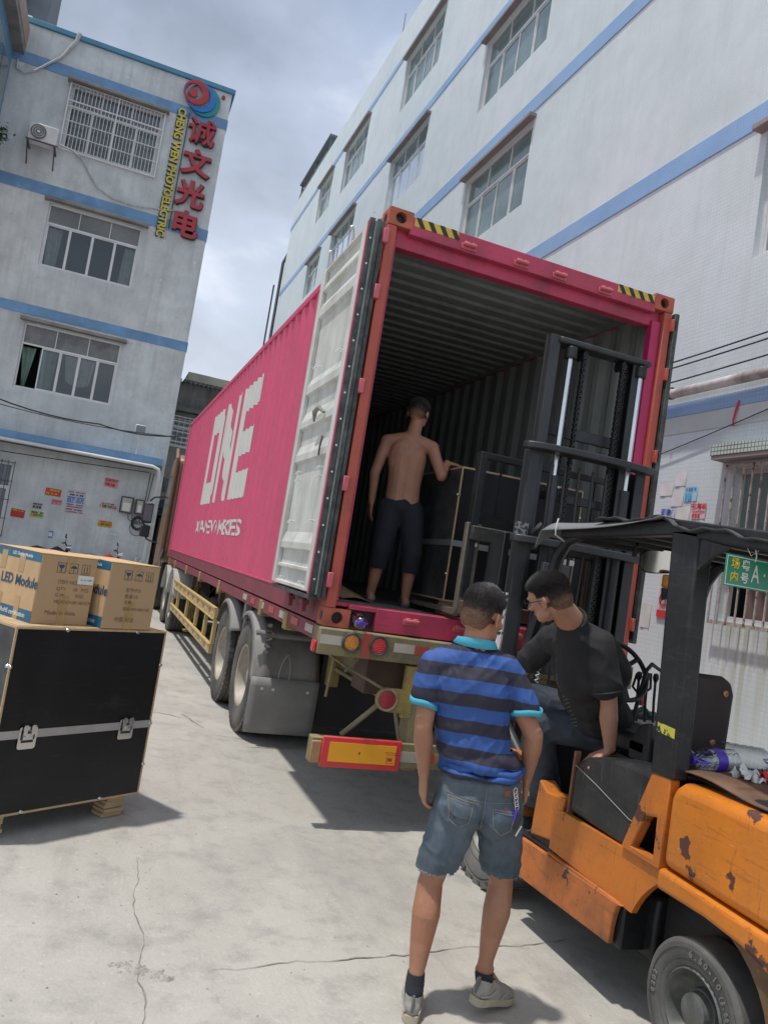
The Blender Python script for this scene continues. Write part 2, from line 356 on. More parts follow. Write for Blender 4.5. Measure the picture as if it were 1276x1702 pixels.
def window(F, u0, u1, z0, z1, n, zt, parent, depth=.16, open_=(), curtain=None, glass=None, fw=.05, tops=None, style='window'):
    """sliding window: frame, transom at zt, n lights below, fixed lights above"""
    fr = MB(); d0, d1 = -depth+.02, -depth+.08
    for a in ((u0, u1, z0, z0+fw), (u0, u1, z1-fw, z1), (u0, u0+fw, z0+fw, z1-fw), (u1-fw, u1, z0+fw, z1-fw)): fbox(fr, F, *a, d0, d1)
    fbox(fr, F, u0+fw, u1-fw, zt-fw*.5, zt+fw*.5, d0, d1)
    nt_ = tops or max(2, n-1)
    for k in range(1, nt_): uu = lerp(u0, u1, k/nt_); fbox(fr, F, uu-fw*.25, uu+fw*.25, zt+fw*.5, z1-fw, d0, d1-.01)
    w = fr.build('window', M_alu, parent, smooth=False)
    for k in range(nt_):
        a, c = lerp(u0+fw, u1-fw, k/nt_), lerp(u0+fw, u1-fw, (k+1)/nt_)
        MB().quad(F(a, zt+fw*.5, -depth+.04), F(c, zt+fw*.5, -depth+.04), F(c, z1-fw, -depth+.04), F(a, z1-fw, -depth+.04)).build('pane', glass or M_glass, w, smooth=False)
    for k in range(n):
        if k in open_: continue
        a, c = lerp(u0+fw, u1-fw, k/n), lerp(u0+fw, u1-fw, (k+1)/n); dd = -depth+(.045 if k % 2 else .03)
        sh = MB(); zz0, zz1 = z0+fw, zt-fw*.5; s = fw*.75
        for q in ((a, c, zz0, zz0+s), (a, c, zz1-s, zz1), (a, a+s, zz0+s, zz1-s), (c-s, c, zz0+s, zz1-s)): fbox(sh, F, *q, dd-.01, dd+.02)
        sh.build('sash', M_alu, w, smooth=False)
        MB().quad(F(a+s, zz0+s, dd), F(c-s, zz0+s, dd), F(c-s, zz1-s, dd), F(a+s, zz1-s, dd)).build('pane', (M_clear if curtain else (glass or M_glass)), w, smooth=False)
    # dark room behind
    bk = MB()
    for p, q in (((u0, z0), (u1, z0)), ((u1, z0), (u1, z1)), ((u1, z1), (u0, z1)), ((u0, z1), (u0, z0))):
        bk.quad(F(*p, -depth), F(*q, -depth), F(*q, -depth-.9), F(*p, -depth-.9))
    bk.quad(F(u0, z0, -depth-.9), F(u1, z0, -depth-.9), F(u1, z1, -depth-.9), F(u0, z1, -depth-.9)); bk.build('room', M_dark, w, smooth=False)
    for (a, c, lo, hi, cm, sw) in (curtain or ()):
        cb_ = MB(); cb_.grid(lambda u, v: F(lerp(a, c, u)+sw*(1-v)*(.5-u), lerp(lo, hi, v)-.10*math.sin(u*math.pi)*(1-v), -depth-.10+.035*math.sin(u*(c-a)*38+v*2)), int(30*(c-a))+6, 8)
        cb_.build('curtain', cm, w)
    return w
def canopy_over(F, u0, u1, z, parent, m, out=.32, th=.09):
    b = MB(); fbox(b, F, u0, u1, z, z+th, 0, out); return b.build('window_hood', m, parent, bevel=.008)
def tube_on(F, pts, r, n=6):
    return MB().tube([F(*p) for p in pts], r, n)
# ================================================================ LEFT FACTORY BUILDING
M_lwall = mat('weathered_render', (.56, .60, .61), rough=.9, var=.14, vscale=.7, bump=.45, bscale=16, dirt=(.38, .415, .42), damt=.6, dscale=1.5, streak=(.22, .245, .245), samt=.32, chips=(.66, .67, .65), cscale=7.5, cthr=.645); scuff(M_lwall, dark=(.24, .265, .265), amt=.4, grime=.22)
M_lband = mat('peeling_blue_band', (.14, .29, .50), rough=.8, var=.22, vscale=2.2, bump=.3, dirt=(.17, .25, .34), damt=.6, dscale=2, chips=(.32, .35, .38), cscale=7, cthr=.69)
M_hood = mat('grey_concrete_ledge', (.22, .215, .20), rough=.95, var=.25, vscale=2, bump=.4, bscale=20)
M_blue = mat('blue_trim', (.06, .20, .31), rough=.6, var=.15, vscale=2)
lb = thing('factory_building', 'grey weathered four-storey factory building with blue bands and red sign characters', 'building', (-2.5, 18, 0))
LH = [(-4.21, -1.73, 11.78, 13.6), (-4.2, -1.74, 8.43, 10.2), (-4.23, -1.72, 5.04, 6.82), (-4.9, -3.83, 1.05, 2.98)]
LH += [(-9.0, -6.5, z0, z1) for z0, z1 in ((8.43, 10.2), (5.04, 6.82))]
w = MB(); facade(w, FL, -14, .02, 0, 14.86, LH, .16)
w.quad((.02, 18, 0), (.02, 32, 0), (.02, 32, 14.86), (.02, 18, 14.86)); w.quad((-14, 18, 14.86), (.02, 18, 14.86), (.02, 32, 14.86), (-14, 32, 14.86))
w.quad((-14, 18, 0), (-14, 32, 0), (-14, 32, 14.86), (-14, 18, 14.86))
w.build('wall', M_lwall, lb, smooth=False)
b = MB(); fbox(b, FL, -14, .1, 14.86, 15.0, -.12, .08); b.build('parapet_cap', M_blue, lb, bevel=.01)
b = MB(); b.box(-.02, .10, 18.13, 32, 14.86, 15.0); b.build('parapet_cap', M_blue, lb)
for z0, z1 in ((13.76, 14.06), (10.35, 10.67), (7.03, 7.3)):
    b = MB(); fbox(b, FL, -14, .035, z0, z1, .003, .018); b.box(.022, .04, 18.02, 32, z0, z1); b.build('blue_band', M_lband, lb, smooth=False)
for u0, u1, z in ((-4.33, -1.6, 13.63), (-4.33, -1.6, 10.22), (-4.35, -1.6, 6.84), (-9.1, -6.4, 10.22), (-9.1, -6.4, 6.84)):
    canopy_over(FL, u0, u1, z, lb, M_hood, out=.22, th=.085)
def glass_mix(): return M_glass
window(FL, -4.21, -1.73, 11.78, 13.6, 4, 13.05, lb, curtain=[(-4.1, -1.8, 11.85, 13.05, M_curtw, 0)])
window(FL, -4.2, -1.74, 8.43, 10.2, 4, 9.66, lb, glass=mat('dusty_glass', (.16, .175, .18), rough=.25, var=.2, vscale=1), fw=.045, tops=3,
       curtain=[(-4.13, -3.75, 8.5, 9.6, M_curtw, .1), (-2.1, -1.8, 8.5, 9.6, M_curtw, -.1)])
M_board = mat('grey_painted_board', (.22, .235, .24), rough=.8, var=.1, vscale=3, dirt=(.09, .10, .105), damt=.8, dscale=2.2)
window(FL, -4.23, -1.72, 5.04, 6.82, 5, 6.26, lb, open_=(0,), fw=.045, tops=3, glass=M_board,
       curtain=[(-4.2, -3.85, 5.15, 6.2, M_curt, .25), (-3.75, -3.3, 5.1, 6.2, M_curt, .1), (-3.1, -2.3, 5.5, 6.2, M_curtw, .2), (-2.1, -1.95, 5.2, 6.2, M_dark, .1)])
window(FL, -9.0, -6.5, 8.43, 10.2, 4, 9.66, lb); window(FL, -9.0, -6.5, 5.04, 6.82, 4, 6.26, lb)
window(FL, -4.9, -3.83, 1.05, 2.98, 2, 2.35, lb)
M_white = mat('white_painted_metal', (.62, .62, .62), rough=.5, var=.08)
b = MB()                                               # grille over the top window
for k in range(27):
    u = lerp(-4.22, -1.7, k/26); b.bar(FL(u, 11.72, .05), FL(u, 13.6, .05), .016, .016)
for z in (11.72, 12.15, 12.55, 12.95, 13.12, 13.6): b.bar(FL(-4.24, z, .065), FL(-1.68, z, .065), .03, .035 if z in (11.72, 13.12) else .02)
for u in (-4.23, -2.95, -1.69): b.bar(FL(u, 11.7, .07), FL(u, 13.62, .07), .035, .035)
props(b.build('window_grille', M_white, lb, smooth=False), kind='stuff')
M_iron = mat('dark_iron', (.06, .06, .062), rough=.6, var=.3, vscale=9)
b = MB()
for k in range(8): u = lerp(-4.9, -3.80, k/7); b.bar(FL(u, 1.0, .13), FL(u, 3.05, .13), .02, .02)
for z in (1.05, 1.5, 2.0, 2.5, 3.0): b.bar(FL(-4.93, z, .14), FL(-3.78, z, .14), .02, .02)
props(b.build('window_grille', M_iron, lb, smooth=False), kind='stuff')
# canopy slab over the ground floor
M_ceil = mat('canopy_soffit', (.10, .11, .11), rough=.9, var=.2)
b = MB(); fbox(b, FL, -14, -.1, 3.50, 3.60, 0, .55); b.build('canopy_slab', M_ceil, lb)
b = MB(); fbox(b, FL, -14, -.1, 3.604, 3.80, 0, .5); b.build('blue_band', M_lband, lb)
M_pvc = mat('white_pvc_pipe', (.58, .59, .58), rough=.45, var=.08, vscale=3)
gp = thing('gutter_pipe', 'white plastic gutter pipe along the blue canopy edge, bending down the corner', 'pipe', (-.2, 17.4, 0))
MB().tube([(-14, 17.40, 3.56), (-.35, 17.40, 3.54), (-.18, 17.40, 3.48), (-.13, 17.42, 3.3), (-.13, 17.5, 2.9), (-.13, 17.82, 2.5), (-.13, 17.88, .95), (-.28, 17.88, .8), (-.32, 17.9, 1.0), (-.34, 17.9, .1)], .05, 10).build('pipe', M_pvc, gp)
# projecting wing, top left
M_tileb = mat('pale_brown_tile', (.36, .25, .20), rough=.7, var=.15, vscale=5); tile_bump(M_tileb, 1, rows=(.22, .08), plane='XZ', amt=.5, mortar=(.3, .28, .26))
M_wing = mat('blue_wing_paint', (.13, .26, .38), rough=.8, var=.15, vscale=1)
wg = thing('projecting_wing', 'blue balcony wing with brown tiled eave jutting out at top left corner', 'building', (-6, 15.5, 10.2))
b = MB(); b.box(-14, -5.78, 12.5, 17.99, 10.5, 13.95); b.build('wall', M_wing, wg)
b = MB(); b.box(-14, -5.50, 12.0, 17.98, 13.953, 14.15); b.build('eave_slab', M_hood, wg, bevel=.01)
b = MB(); b.box(-14, -5.49, 11.99, 17.97, 14.153, 14.7); b.build('tiled_fascia', M_tileb, wg)
b = MB(); b.box(-14, -5.62, 12.3, 17.98, 10.2, 10.497); b.build('floor_slab', M_tileb, wg)
b = MB(); b.box(-5.779, -5.73, 13.6, 17.5, 11.0, 13.3); wf = b.build('window', M_alu, wg)
for k in range(4):
    y = 13.66+.95*k; MB().box(-5.729, -5.71, y, y+.87, 11.06, 13.24).build('pane', M_glass, wf)
M_leaf = mat('leaf_green', (.06, .12, .03), rough=.6, var=.4, vscale=30)
random.seed(11); b = MB()
for i in range(90):
    c = Vector((-5.52+random.gauss(0, .09), 17.2+random.gauss(0, .12), 11.25+random.gauss(0, .14))); a = random.random()*6.3
    d = Vector((math.cos(a), math.sin(a), random.uniform(-.6, .6)))*.07; e_ = Vector((-math.sin(a), math.cos(a), random.uniform(-.3, .3)))*.03
    b.quad(c-d, c+e_, c+d, c-e_)
b.tube([(-5.6, 17.2, 10.5), (-5.5, 17.2, 11.5)], .012, 5)
o = b.build('foliage', M_leaf, None, smooth=False); pl = thing('potted_plant', 'straggly green plant growing on the ledge of the balcony wing', 'plant', (-5.5, 17.2, 10.5)); o.parent = pl; o.matrix_parent_inverse = wmat(pl).inverted()
# tower behind the roof
M_tower = mat('dark_tower', (.10, .12, .14), rough=.8, var=.2, vscale=.8)
tw = thing('rooftop_block', 'dark rooftop stair block with a pipe behind the left building parapet', 'building', (-7, 22, 15))
MB().box(-8.2, -6.05, 24, 26, 15, 21).build('wall', M_tower, tw); MB().box(-6.8, -6.5, 23.8, 23.99, 18.2, 18.45).build('pipe_bracket', M_white, tw); MB().box(-6.95, -6.8, 23.8, 23.98, 17.2, 21).build('pipe', M_hood, tw)
# air conditioner
ac = thing('air_conditioner', 'white outdoor air conditioner unit on a bracket left of the barred window', 'air conditioner', (-4.62, 17.7, 11.5))
MB().box(-4.97, -4.25, 17.45, 17.78, 11.52, 12.0).build('casing', M_white, ac, bevel=.02)
b = MB(); b.lathe([(-.001, .0), (-.003, .19), (-.02, .2), (-.02, .165), (.0, .16)], (-4.72, 17.447, 11.76), 'Y', 24); b.build('fan_grille', mat('grille_grey', (.16, .165, .17), rough=.5), ac)
b = MB()
for k in range(3): b.lathe([(-.03, .055*k+.03), (-.034, .055*k+.04)], (-4.72, 17.447, 11.76), 'Y', 20)
b.cyl((-4.72, 17.40, 11.76), (-4.72, 17.43, 11.76), .035); b.build('fan_guard', M_alu, ac)
b = MB()
for x in (-4.95, -4.28): b.bar((x, 17.4, 11.48), (x, 17.99, 11.48), .04, .04); b.bar((x, 17.45, 11.47), (x, 17.98, 11.05), .03, .03)
b.bar((-5.0, 17.42, 11.5), (-4.2, 17.42, 11.5), .03, .03); b.build('bracket', M_iron, ac)
M_hose = mat('grey_hose', (.42, .43, .43), rough=.6, var=.2, vscale=9)
hs = thing('drain_hose', 'long grey hose drooping from the air conditioner along the wall', 'hose', (-4.2, 17.9, 11.5))
b = tube_on(FL, [(-4.24, 11.75, .2), (-3.9, 11.75, .1), (-3.6, 11.6, .05), (-3.35, 11.25, .04), (-3.1, 10.95, .05), (-2.7, 10.78, .05), (-2.1, 10.75, .06), (-1.4, 10.86, .05), (-1.0, 10.95, .05), (-.7, 11.0, .05), (-.4, 10.85, .04), (-.25, 10.7, .04)], .022); b.build('hose', M_hose, hs)
h2 = thing('roof_hose', 'grey hose hanging in a loop from the blue roof edge', 'hose', (-4.4, 17.9, 14.9))
b = MB().tube([FL(*q) for q in ((-4.25, 14.98, .14), (-4.3, 14.75, .12), (-4.45, 14.5, .08), (-4.6, 14.2, .06), (-4.85, 13.95, .06), (-5.15, 13.62, .06), (-5.42, 13.45, .06), (-5.6, 13.5, .06), (-5.62, 13.75, .06))], [.06, .055, .05, .045, .035, .03, .03, .03, .03], 8); b.build('hose', M_hose, h2)
# flood light
fl = thing('flood_light', 'small flood light on a post above the canopy corner', 'light', (-.83, 17.6, 3.8))
MB().cyl((-.83, 17.6, 3.8), (-.83, 17.6, 4.4), .022).build('post', M_alu, fl)
MB().box(-.98, -.68, 17.5, 17.6, 4.38, 4.62).build('lamp_head', M_alu, fl, bevel=.01); MB().box(-.955, -.705, 17.49, 17.499, 4.40, 4.60).build('lamp_glass', M_glass, fl)
# cables
M_cab = mat('black_cable', (.03, .03, .03), rough=.6)
def cable(F, a, b_, sag, r, lab, d=.3, parent=None):
    pts = [F(lerp(a[0], b_[0], t/14), lerp(a[1], b_[1], t/14)-sag*4*(t/14)*(1-t/14), d) for t in range(15)]
    o = MB().tube(pts, r, 5).build('cable', M_cab); props(o, lab, 'cable'); return o
cable(FL, (-8, 6.0), (-1.9, 4.36), .55, .02, 'upper black cable sagging across the left wall below the open window', 1.0)
cable(FL, (-1.9, 4.36), (.3, 4.5), .12, .02, 'short black cable running past the flood light post to the corner', 1.0)
cable(FL, (-8, 5.0), (-.2, 4.4), .35, .012, 'thin lower black cable sagging across the left wall', 1.0)
cable(FL, (-14, 3.3), (-.4, 3.38), .15, .014, 'black cable strung under the canopy of the left building', .35)
# meter boxes
M_box = mat('meter_case', (.34, .35, .31), rough=.5)
def meter(x0, x1, z0, z1, lab):
    t = thing('meter_box', lab, 'box', ((x0+x1)/2, 17.9, z0))
    MB().box(x0, x1, 17.86, 17.99, z0, z1).build('casing', M_iron, t, bevel=.01); MB().box(x0+.04, x1-.04, 17.852, 17.859, z0+.04, z1-.04).build('glass_front', M_box, t)
    MB().box(x0+.07, x1-.07, 17.843, 17.851, z0+.06, z0+(z1-z0)*.62).build('meter', M_white, t)
meter(-1.0, -.66, 2.16, 2.62, 'larger black electric meter box on the left wall'); meter(-.6, -.36, 2.18, 2.60, 'narrow black meter box beside the drain pipe')
cw = thing('cable_coil', 'black cable coil hanging under the meter boxes', 'cable', (-.5, 17.9, 2))
b = MB()
for k in range(6): b.tube([(-.45+(.14+.012*k)*math.cos(t)*.9, 17.92-.01*k, 1.93+(.14+.012*k)*math.sin(t)) for t in [i*.45 for i in range(14)]], .013, 5, True)
for k in range(5): b.tube([(-.75+.12*k, 17.95, 2.15), (-.72+.1*k, 17.93, 2.0), (-.5+.04*k, 17.92, 1.9)], .01, 5)
b.tube([(-.45+.2*math.cos(t), 17.94, 1.78+.2*math.sin(t)) for t in [i*.45 for i in range(14)]], .008, 5, True)
b.tube([(-.3, 17.94, 2.6), (-.25, 17.94, 3.4)], .012, 5); b.tube([(-.36, 17.94, 2.6), (-.34, 17.94, 3.4)], .012, 5); b.build('cable', M_cab, cw)
# sign
M_red = mat('sign_red', (.36, .018, .035), rough=.5, var=.15, vscale=3, dirt=(.24, .05, .05), damt=.5)
M_side = mat('sign_black_side', (.02, .018, .018), rough=.5)
M_yel = mat('sign_yellow', (.50, .44, .07), rough=.5, var=.12); M_sblue = mat('sign_blue', (.01, .16, .50), rough=.5); M_teal = mat('sign_teal', (.02, .22, .24), rough=.5)
sg = thing('company_sign', 'vertical red Chinese character sign with round logo and yellow English letters on the wall corner', 'sign', (-.7, 17.9, 10))
for ch, u, z in (('诚', -.64, 13.36), ('文', -.63, 12.41), ('光', -.64, 11.47), ('电', -.66, 10.56)):
    M = basis((u, 17.86, z), (1, 0, 0), (0, 0, 1))
    o = text(ch, .80, M, M_red, sg, name='character', extrude=.015, offset=.013 if ch == '诚' else .024)
    M = basis((u+.012, 17.915, z-.012), (1, 0, 0), (0, 0, 1)); text(ch, .80, M, M_side, sg, name='character_back', extrude=.035, offset=.02 if ch == '诚' else .032)
M = basis((-1.27, 17.93, 12.02), (0, 0, -1), (1, 0, 0)); text('CHENG WEN PHOTOELECTRIC', .30, M, M_yel, sg, extrude=.012, offset=.010, squash=.905, name='english_lettering')
M = basis((-1.285, 17.96, 12.01), (0, 0, -1), (1, 0, 0)); text('CHENG WEN PHOTOELECTRIC', .30, M, M_side, sg, extrude=.015, offset=.020, squash=.905, name='english_lettering_back')
MB().bar((-1.06, 17.97, 10.4), (-1.06, 17.97, 13.9), .03, .03).build('mounting_rail', M_iron, sg)
def crescent(cx, cz, ro, dx, dz, ri, y, m, nm, y2=None):
    b = MB(); n = 40
    o_ = [(cx+ro*math.cos(2*math.pi*i/n), cz+ro*math.sin(2*math.pi*i/n)) for i in range(n)]; i_ = [(cx+dx+ri*math.cos(2*math.pi*i/n), cz+dz+ri*math.sin(2*math.pi*i/n)) for i in range(n)]
    vs = [(x, y, z) for x, z in o_]+[(x, y, z) for x, z in i_]+[(x, y+.05, z) for x, z in o_]+[(x, y+.05, z) for x, z in i_]
    b.add(vs, [(i, (i+1) % n, n+(i+1) % n, n+i) for i in range(n)]+[(i, (i+1) % n, 2*n+(i+1) % n, 2*n+i) for i in range(n)]+[(n+i, n+(i+1) % n, 3*n+(i+1) % n, 3*n+i) for i in range(n)])
    b.build(nm, m, sg)
crescent(-.98, 14.47, .36, -.07, .0, .24, 17.80, M_red, 'logo_red_ring'); MB().lathe([(0, 0), (0, .13), (.05, .13)], (-1.06, 17.80, 14.44), 'Y', 24).build('logo_red_dot', M_red, sg)
crescent(-.84, 14.40, .43, -.10, .05, .37, 17.86, M_sblue, 'logo_blue_crescent'); crescent(-.72, 14.36, .46, -.10, .05, .395, 17.91, M_teal, 'logo_teal_crescent')
MB().lathe([(0, 0), (0, .055), (.05, .055)], (-.21, 17.93, 14.67), 'Y', 16).build('registered_mark', M_red, sg)
# posters
def poster(F, u, z, w_, h_, colr, lab, rows=(), inks=None, tilt=0, ttl=None, right=False, cat='poster'):
    t = thing('poster', lab, cat, F(u, z, .0)); d = .006
    cc = math.cos(tilt); s_ = math.sin(tilt)
    sgn = -1 if right else 1
    def Q(a, b_, dd): return F(u+sgn*(a*cc-b_*s_), z+a*s_+b_*cc, dd)
    pm = mat('poster_paper', colr, rough=.8, var=.06, vscale=3)
    MB().grid(lambda p, q: Q((p-.5)*w_, (q-.5)*h_, d+.004*math.sin(p*7+q*5)+.002), 4, 4).build('paper', pm, t)
    random.seed(int(abs(u*100)+z*10)); b = {}
    for (y0, y1, ink) in rows:
        bb = b.setdefault(ink, MB()); x = -.42
        while x < .42:
            ww = (y1-y0)*h_/w_*random.choice((.5, .8, .8, .35)); 
            if random.random() < .85 and x+ww < .46:
                bb.quad(Q(x*w_, y0*h_, d+.009), Q((x+ww)*w_, y0*h_, d+.009), Q((x+ww)*w_, y1*h_, d+.009), Q(x*w_, y1*h_, d+.009))
            x += ww*1.35
    for ink, bb in b.items():
        if bb.v: props(bb.build('printed_text', inks[ink], t, smooth=False), kind='stuff')
    for (s, sz, ax, ay, ink) in (ttl or ()):
        X = Q(1, 0, 0)-Q(0, 0, 0); Y_ = Q(0, 1, 0)-Q(0, 0, 0)
        text(s, sz, basis(Q(ax*w_, ay*h_, d+.011), X, Y_), inks[ink], t, offset=sz*.025)
I = {'r': mat('ink_red', (.50, .03, .04), rough=.7), 'b': mat('ink_blue', (.04, .10, .40), rough=.7), 'k': mat('ink_black', (.05, .05, .06), rough=.7), 'g': mat('ink_green', (.03, .25, .06), rough=.7),
     'w': mat('ink_white', (.65, .65, .62), rough=.7), 'c': mat('ink_cyan', (.06, .36, .60), rough=.7), 'y': mat('ink_yellow', (.6, .42, .03), rough=.7)}
pk = (.52, .30, .32)
poster(FL, -1.33, 2.92, .36, .26, pk, 'pink poster with red characters high on the left wall', [(-.35, -.02, 'r')], I, -.05, [('日修安理', .095, 0, .24, 'r')])
poster(FL, -2.75, 2.40, .40, .20, (.46, .07, .03), 'dark red and orange poster left of the big notice', [(-.3, -.1, 'y'), (.15, .35, 'y')], I, 0)
poster(FL, -2.62, 2.15, .26, .15, (.50, .25, .26), 'small pink poster hanging under the red one', [(-.35, -.05, 'r'), (.1, .3, 'r')], I, 0)
poster(FL, -2.16, 2.24, .50, .62, (.44, .48, .52), 'large pale notice in a frame with many lines of blue text', [(.40, .45, 'r'), (.26, .34, 'k'), (.16, .21, 'b'), (.09, .14, 'b'), (.02, .07, 'b'), (-.05, 0, 'b'), (-.16, -.11, 'k'), (-.26, -.2, 'r'), (-.38, -.32, 'k'), (-.48, -.43, 'r')], I, .02, None)
poster(FL, -1.32, 2.27, .38, .20, (.50, .46, .46), 'white poster with red and green numbers below the pink one', [(.25, .4, 'k')], I, 0, [('138', .12, -.33, -.08, 'r'), ('2916', .12, -.02, -.08, 'g'), ('1926', .12, .32, -.08, 'r')])
poster(FL, -1.30, 1.77, .36, .18, (.58, .36, .05), 'orange poster with red and green numbers on the left wall', [(.22, .42, 'r')], I, 0, [('138', .1, -.33, -.1, 'r'), ('2920', .1, 0, -.1, 'g'), ('137', .1, .33, -.1, 'r')])
poster(FL, -3.52, 1.69, .34, .22, (.42, .04, .03), 'torn red poster with yellow strip at lower left of the wall', [(.25, .4, 'y')], I, -.03)
poster(FL, -3.08, 1.97, .26, .20, (.47, .46, .45), 'white poster with black characters above the green one', [(.1, .35, 'k'), (-.35, 0, 'k')], I, 0)
poster(FL, -3.05, 1.74, .34, .18, (.42, .50, .16), 'yellow-green poster with red and green figures', [(.15, .4, 'k')], I, 0, [('138', .1, -.25, -.15, 'r'), ('999', .1, .18, -.15, 'g')])
poster(FL, -2.62, 1.26, .11, .18, (.03, .22, .50), 'small blue sticker low on the left wall', [(-.3, .3, 'w')], I, 0)
poster(FL, -1.02, 1.53, .22, .15, (.42, .54, .60), 'pale blue square sticker below the meter boxes', [(-.2, .2, 'w')], I, 0)
# motorbikes behind the crate
M_blk = mat('black_plastic', (.015, .015, .017), rough=.45)
M_chrome = mat('chrome', (.6, .6, .6), rough=.15, metal=1, var=.05)
M_tyre = mat('tyre_rubber', (.045, .044, .042), rough=.8, var=.25, vscale=8, bump=.2, dirt=(.16, .15, .13), damt=.5, dscale=3)
def bike(x, y, lab, colr, s=1):
    t = thing('motorcycle', lab, 'motorcycle', (x, y, 0)); pm = mat('bike_paint', colr, rough=.3)
    for dx in (-.6, .62):
        b = MB(); b.lathe([(-.04, .22), (-.05, .27), (0, .31), (.05, .27), (.04, .22)], (x+dx, y, .31), 'Y', 24, True); w_ = b.build('wheel', M_tyre, t)
        b = MB(); b.lathe([(-.02, .20), (-.02, .235), (.02, .235), (.02, .20)], (x+dx, y, .31), 'Y', 24, True)
        for k in range(6): b.cyl((x+dx, y, .31), (x+dx+.22*math.cos(k*1.047), y, .31+.22*math.sin(k*1.047)), .012, n=6)
        b.build('rim', M_chrome, w_)
    b = MB(); b.tube([(x-.6, y, .31), (x-.1, y, .42), (x+.2, y, .6), (x+.42, y, .85)], [.03, .09, .09, .03], 8); b.tube([(x+.62, y, .31), (x+.42, y, .95)], .035, 8); b.build('frame', M_blk, t)
    MB().tube([(x-.55, y, .80), (x-.3, y, .84), (x, y, .80)], [.05, .11, .09], 10).build('seat', M_blk, t)
    MB().tube([(x+.0, y, .80), (x+.2, y, .88), (x+.4, y, .85)], [.08, .13, .05], 10).build('fuel_tank', pm, t)
    b = MB(); b.tube([(x+.30, y-.36, 1.10), (x+.36, y-.18, 1.12), (x+.42, y, 1.02), (x+.36, y+.18, 1.12), (x+.30, y+.36, 1.1)], .015, 8); b.tube([(x+.36, y-.2, 1.1), (x+.38, y-.25, 1.28)], .008, 5); b.build('handlebar', M_blk, t)
    MB().lathe([(0, 0), (0, .09), (-.12, .05), (-.14, 0)], (x+.52, y, 1.0), 'X', 16).build('headlight', M_chrome, t)
    for q in (-1, 1): MB().lathe([(0, 0), (0, .055), (-.02, .05), (-.02, 0)], (x+.36, y+.26*q, 1.30), 'X', 12).build('mirror', M_blk, t)
bike(-2.55, 17.2, 'black motorcycle parked by the wall, half hidden behind the carton boxes', (.02, .02, .022)); bike(-1.25, 17.1, 'motorcycle with red tank parked nearer the drain pipe', (.3, .02, .02))
# ================================================================ MIDDLE BUILDING
M_mid = mat('stained_concrete', (.17, .17, .165), rough=.95, var=.2, vscale=.9, dirt=(.06, .06, .06), damt=.7, dscale=1.4, streak=(.05, .05, .05), samt=.7)
mb_ = thing('background_building', 'low grey stained building with barred window between factory and container', 'building', (3, 22, 0))
b = MB(); facade(b, lambda u, z, d=0: Vector((u, 22-d, z)), .06, 8, 0, 5.9, [(.2, 1.9, 4.72, 5.7)], .2); b.quad((.06, 22, 0), (.06, 30, 0), (.06, 30, 5.9), (.06, 22, 5.9)); b.build('wall', mat('pale_render', (.27, .27, .26), rough=.9, var=.2, dirt=(.12, .12, .12), damt=.5), mb_, smooth=False)
MB().box(0.04, 8, 21.9, 30, 6.0, 6.92).build('parapet', M_mid, mb_); MB().box(0.0, 8, 21.6, 21.88, 5.9, 6.02).build('ledge', mat('mossy_ledge', (.13, .16, .14), rough=.9, var=.2), mb_)
b = MB()
for k in range(50): b.cyl((.1+k*.15, 21.7, 6.93), (.1+k*.15, 24, 7.0), .055, n=8)
b.build('corrugated_roof', mat('dark_roof_sheet', (.10, .10, .105), rough=.7), mb_)
window(lambda u, z, d=0: Vector((u, 22-d, z)), .2, 1.9, 4.72, 5.7, 2, 5.4, mb_)
b = MB()
for k in range(7): b.bar((.1, 21.8, 4.7+k*.17), (2.0, 21.8, 4.7+k*.17), .02, .03)
for k in range(12): b.bar((.12+k*.17, 21.82, 4.7), (.12+k*.17, 21.82, 5.75), .015, .015)
props(b.build('window_grille', M_white, mb_, smooth=False), kind='stuff')
pb = thing('pale_roof_building', 'far pale cream rooftop parapet seen above the dark roof', 'building', (4, 28, 0)); M_cream = mat('cream_render', (.46, .46, .38), rough=.9, var=.1)
MB().box(1.0, 9, 28, 34, 0, 8.18).build('wall', M_cream, pb); MB().box(.92, 9.1, 27.9, 34.1, 8.183, 8.54).build('parapet', M_cream, pb, bevel=.02)
# rubble / stacked scrap between building and cab
random.seed(21)
sc_ = thing('scrap_pile', 'dark pile of sheets, pipes and bags stacked beside the drain pipe', 'scrap', (.4, 19.2, 0))
b = MB()
for k in range(26):
    x, y, z = random.uniform(.1, 1.3), random.uniform(18.6, 20.2), random.uniform(0, 2.6); a = random.uniform(0, 3)
    M = Matrix.Translation((x, y, z)) @ Matrix.Rotation(a, 4, 'Z') @ Matrix.Rotation(random.uniform(-.3, .3), 4, 'X'); s1, s2, s3 = random.uniform(.1, .5), random.uniform(.1, .4), random.uniform(.05, .3)
    b.m = k % 3; b.box(-s1, s1, -s2, s2, -s3, s3, M)
b.m = 0; b.box(.15, 1.4, 18.8, 20.5, 0, 2.2)
b.build('scrap', [M_blk, mat('scrap_grey', (.14, .14, .15)), mat('scrap_blue', (.05, .08, .13))], sc_, smooth=False)
b = MB()
for k in range(7): b.grid(lambda u, v: (lerp(.0, 1.6, u), 19.0+.1*k+.8*v, 3.0+.04*k+.3*v-.25*u+.03*math.sin(u*60)), 24, 2)
b.build('roof_sheet', mat('old_sheet', (.09, .09, .09), rough=.8), sc_)
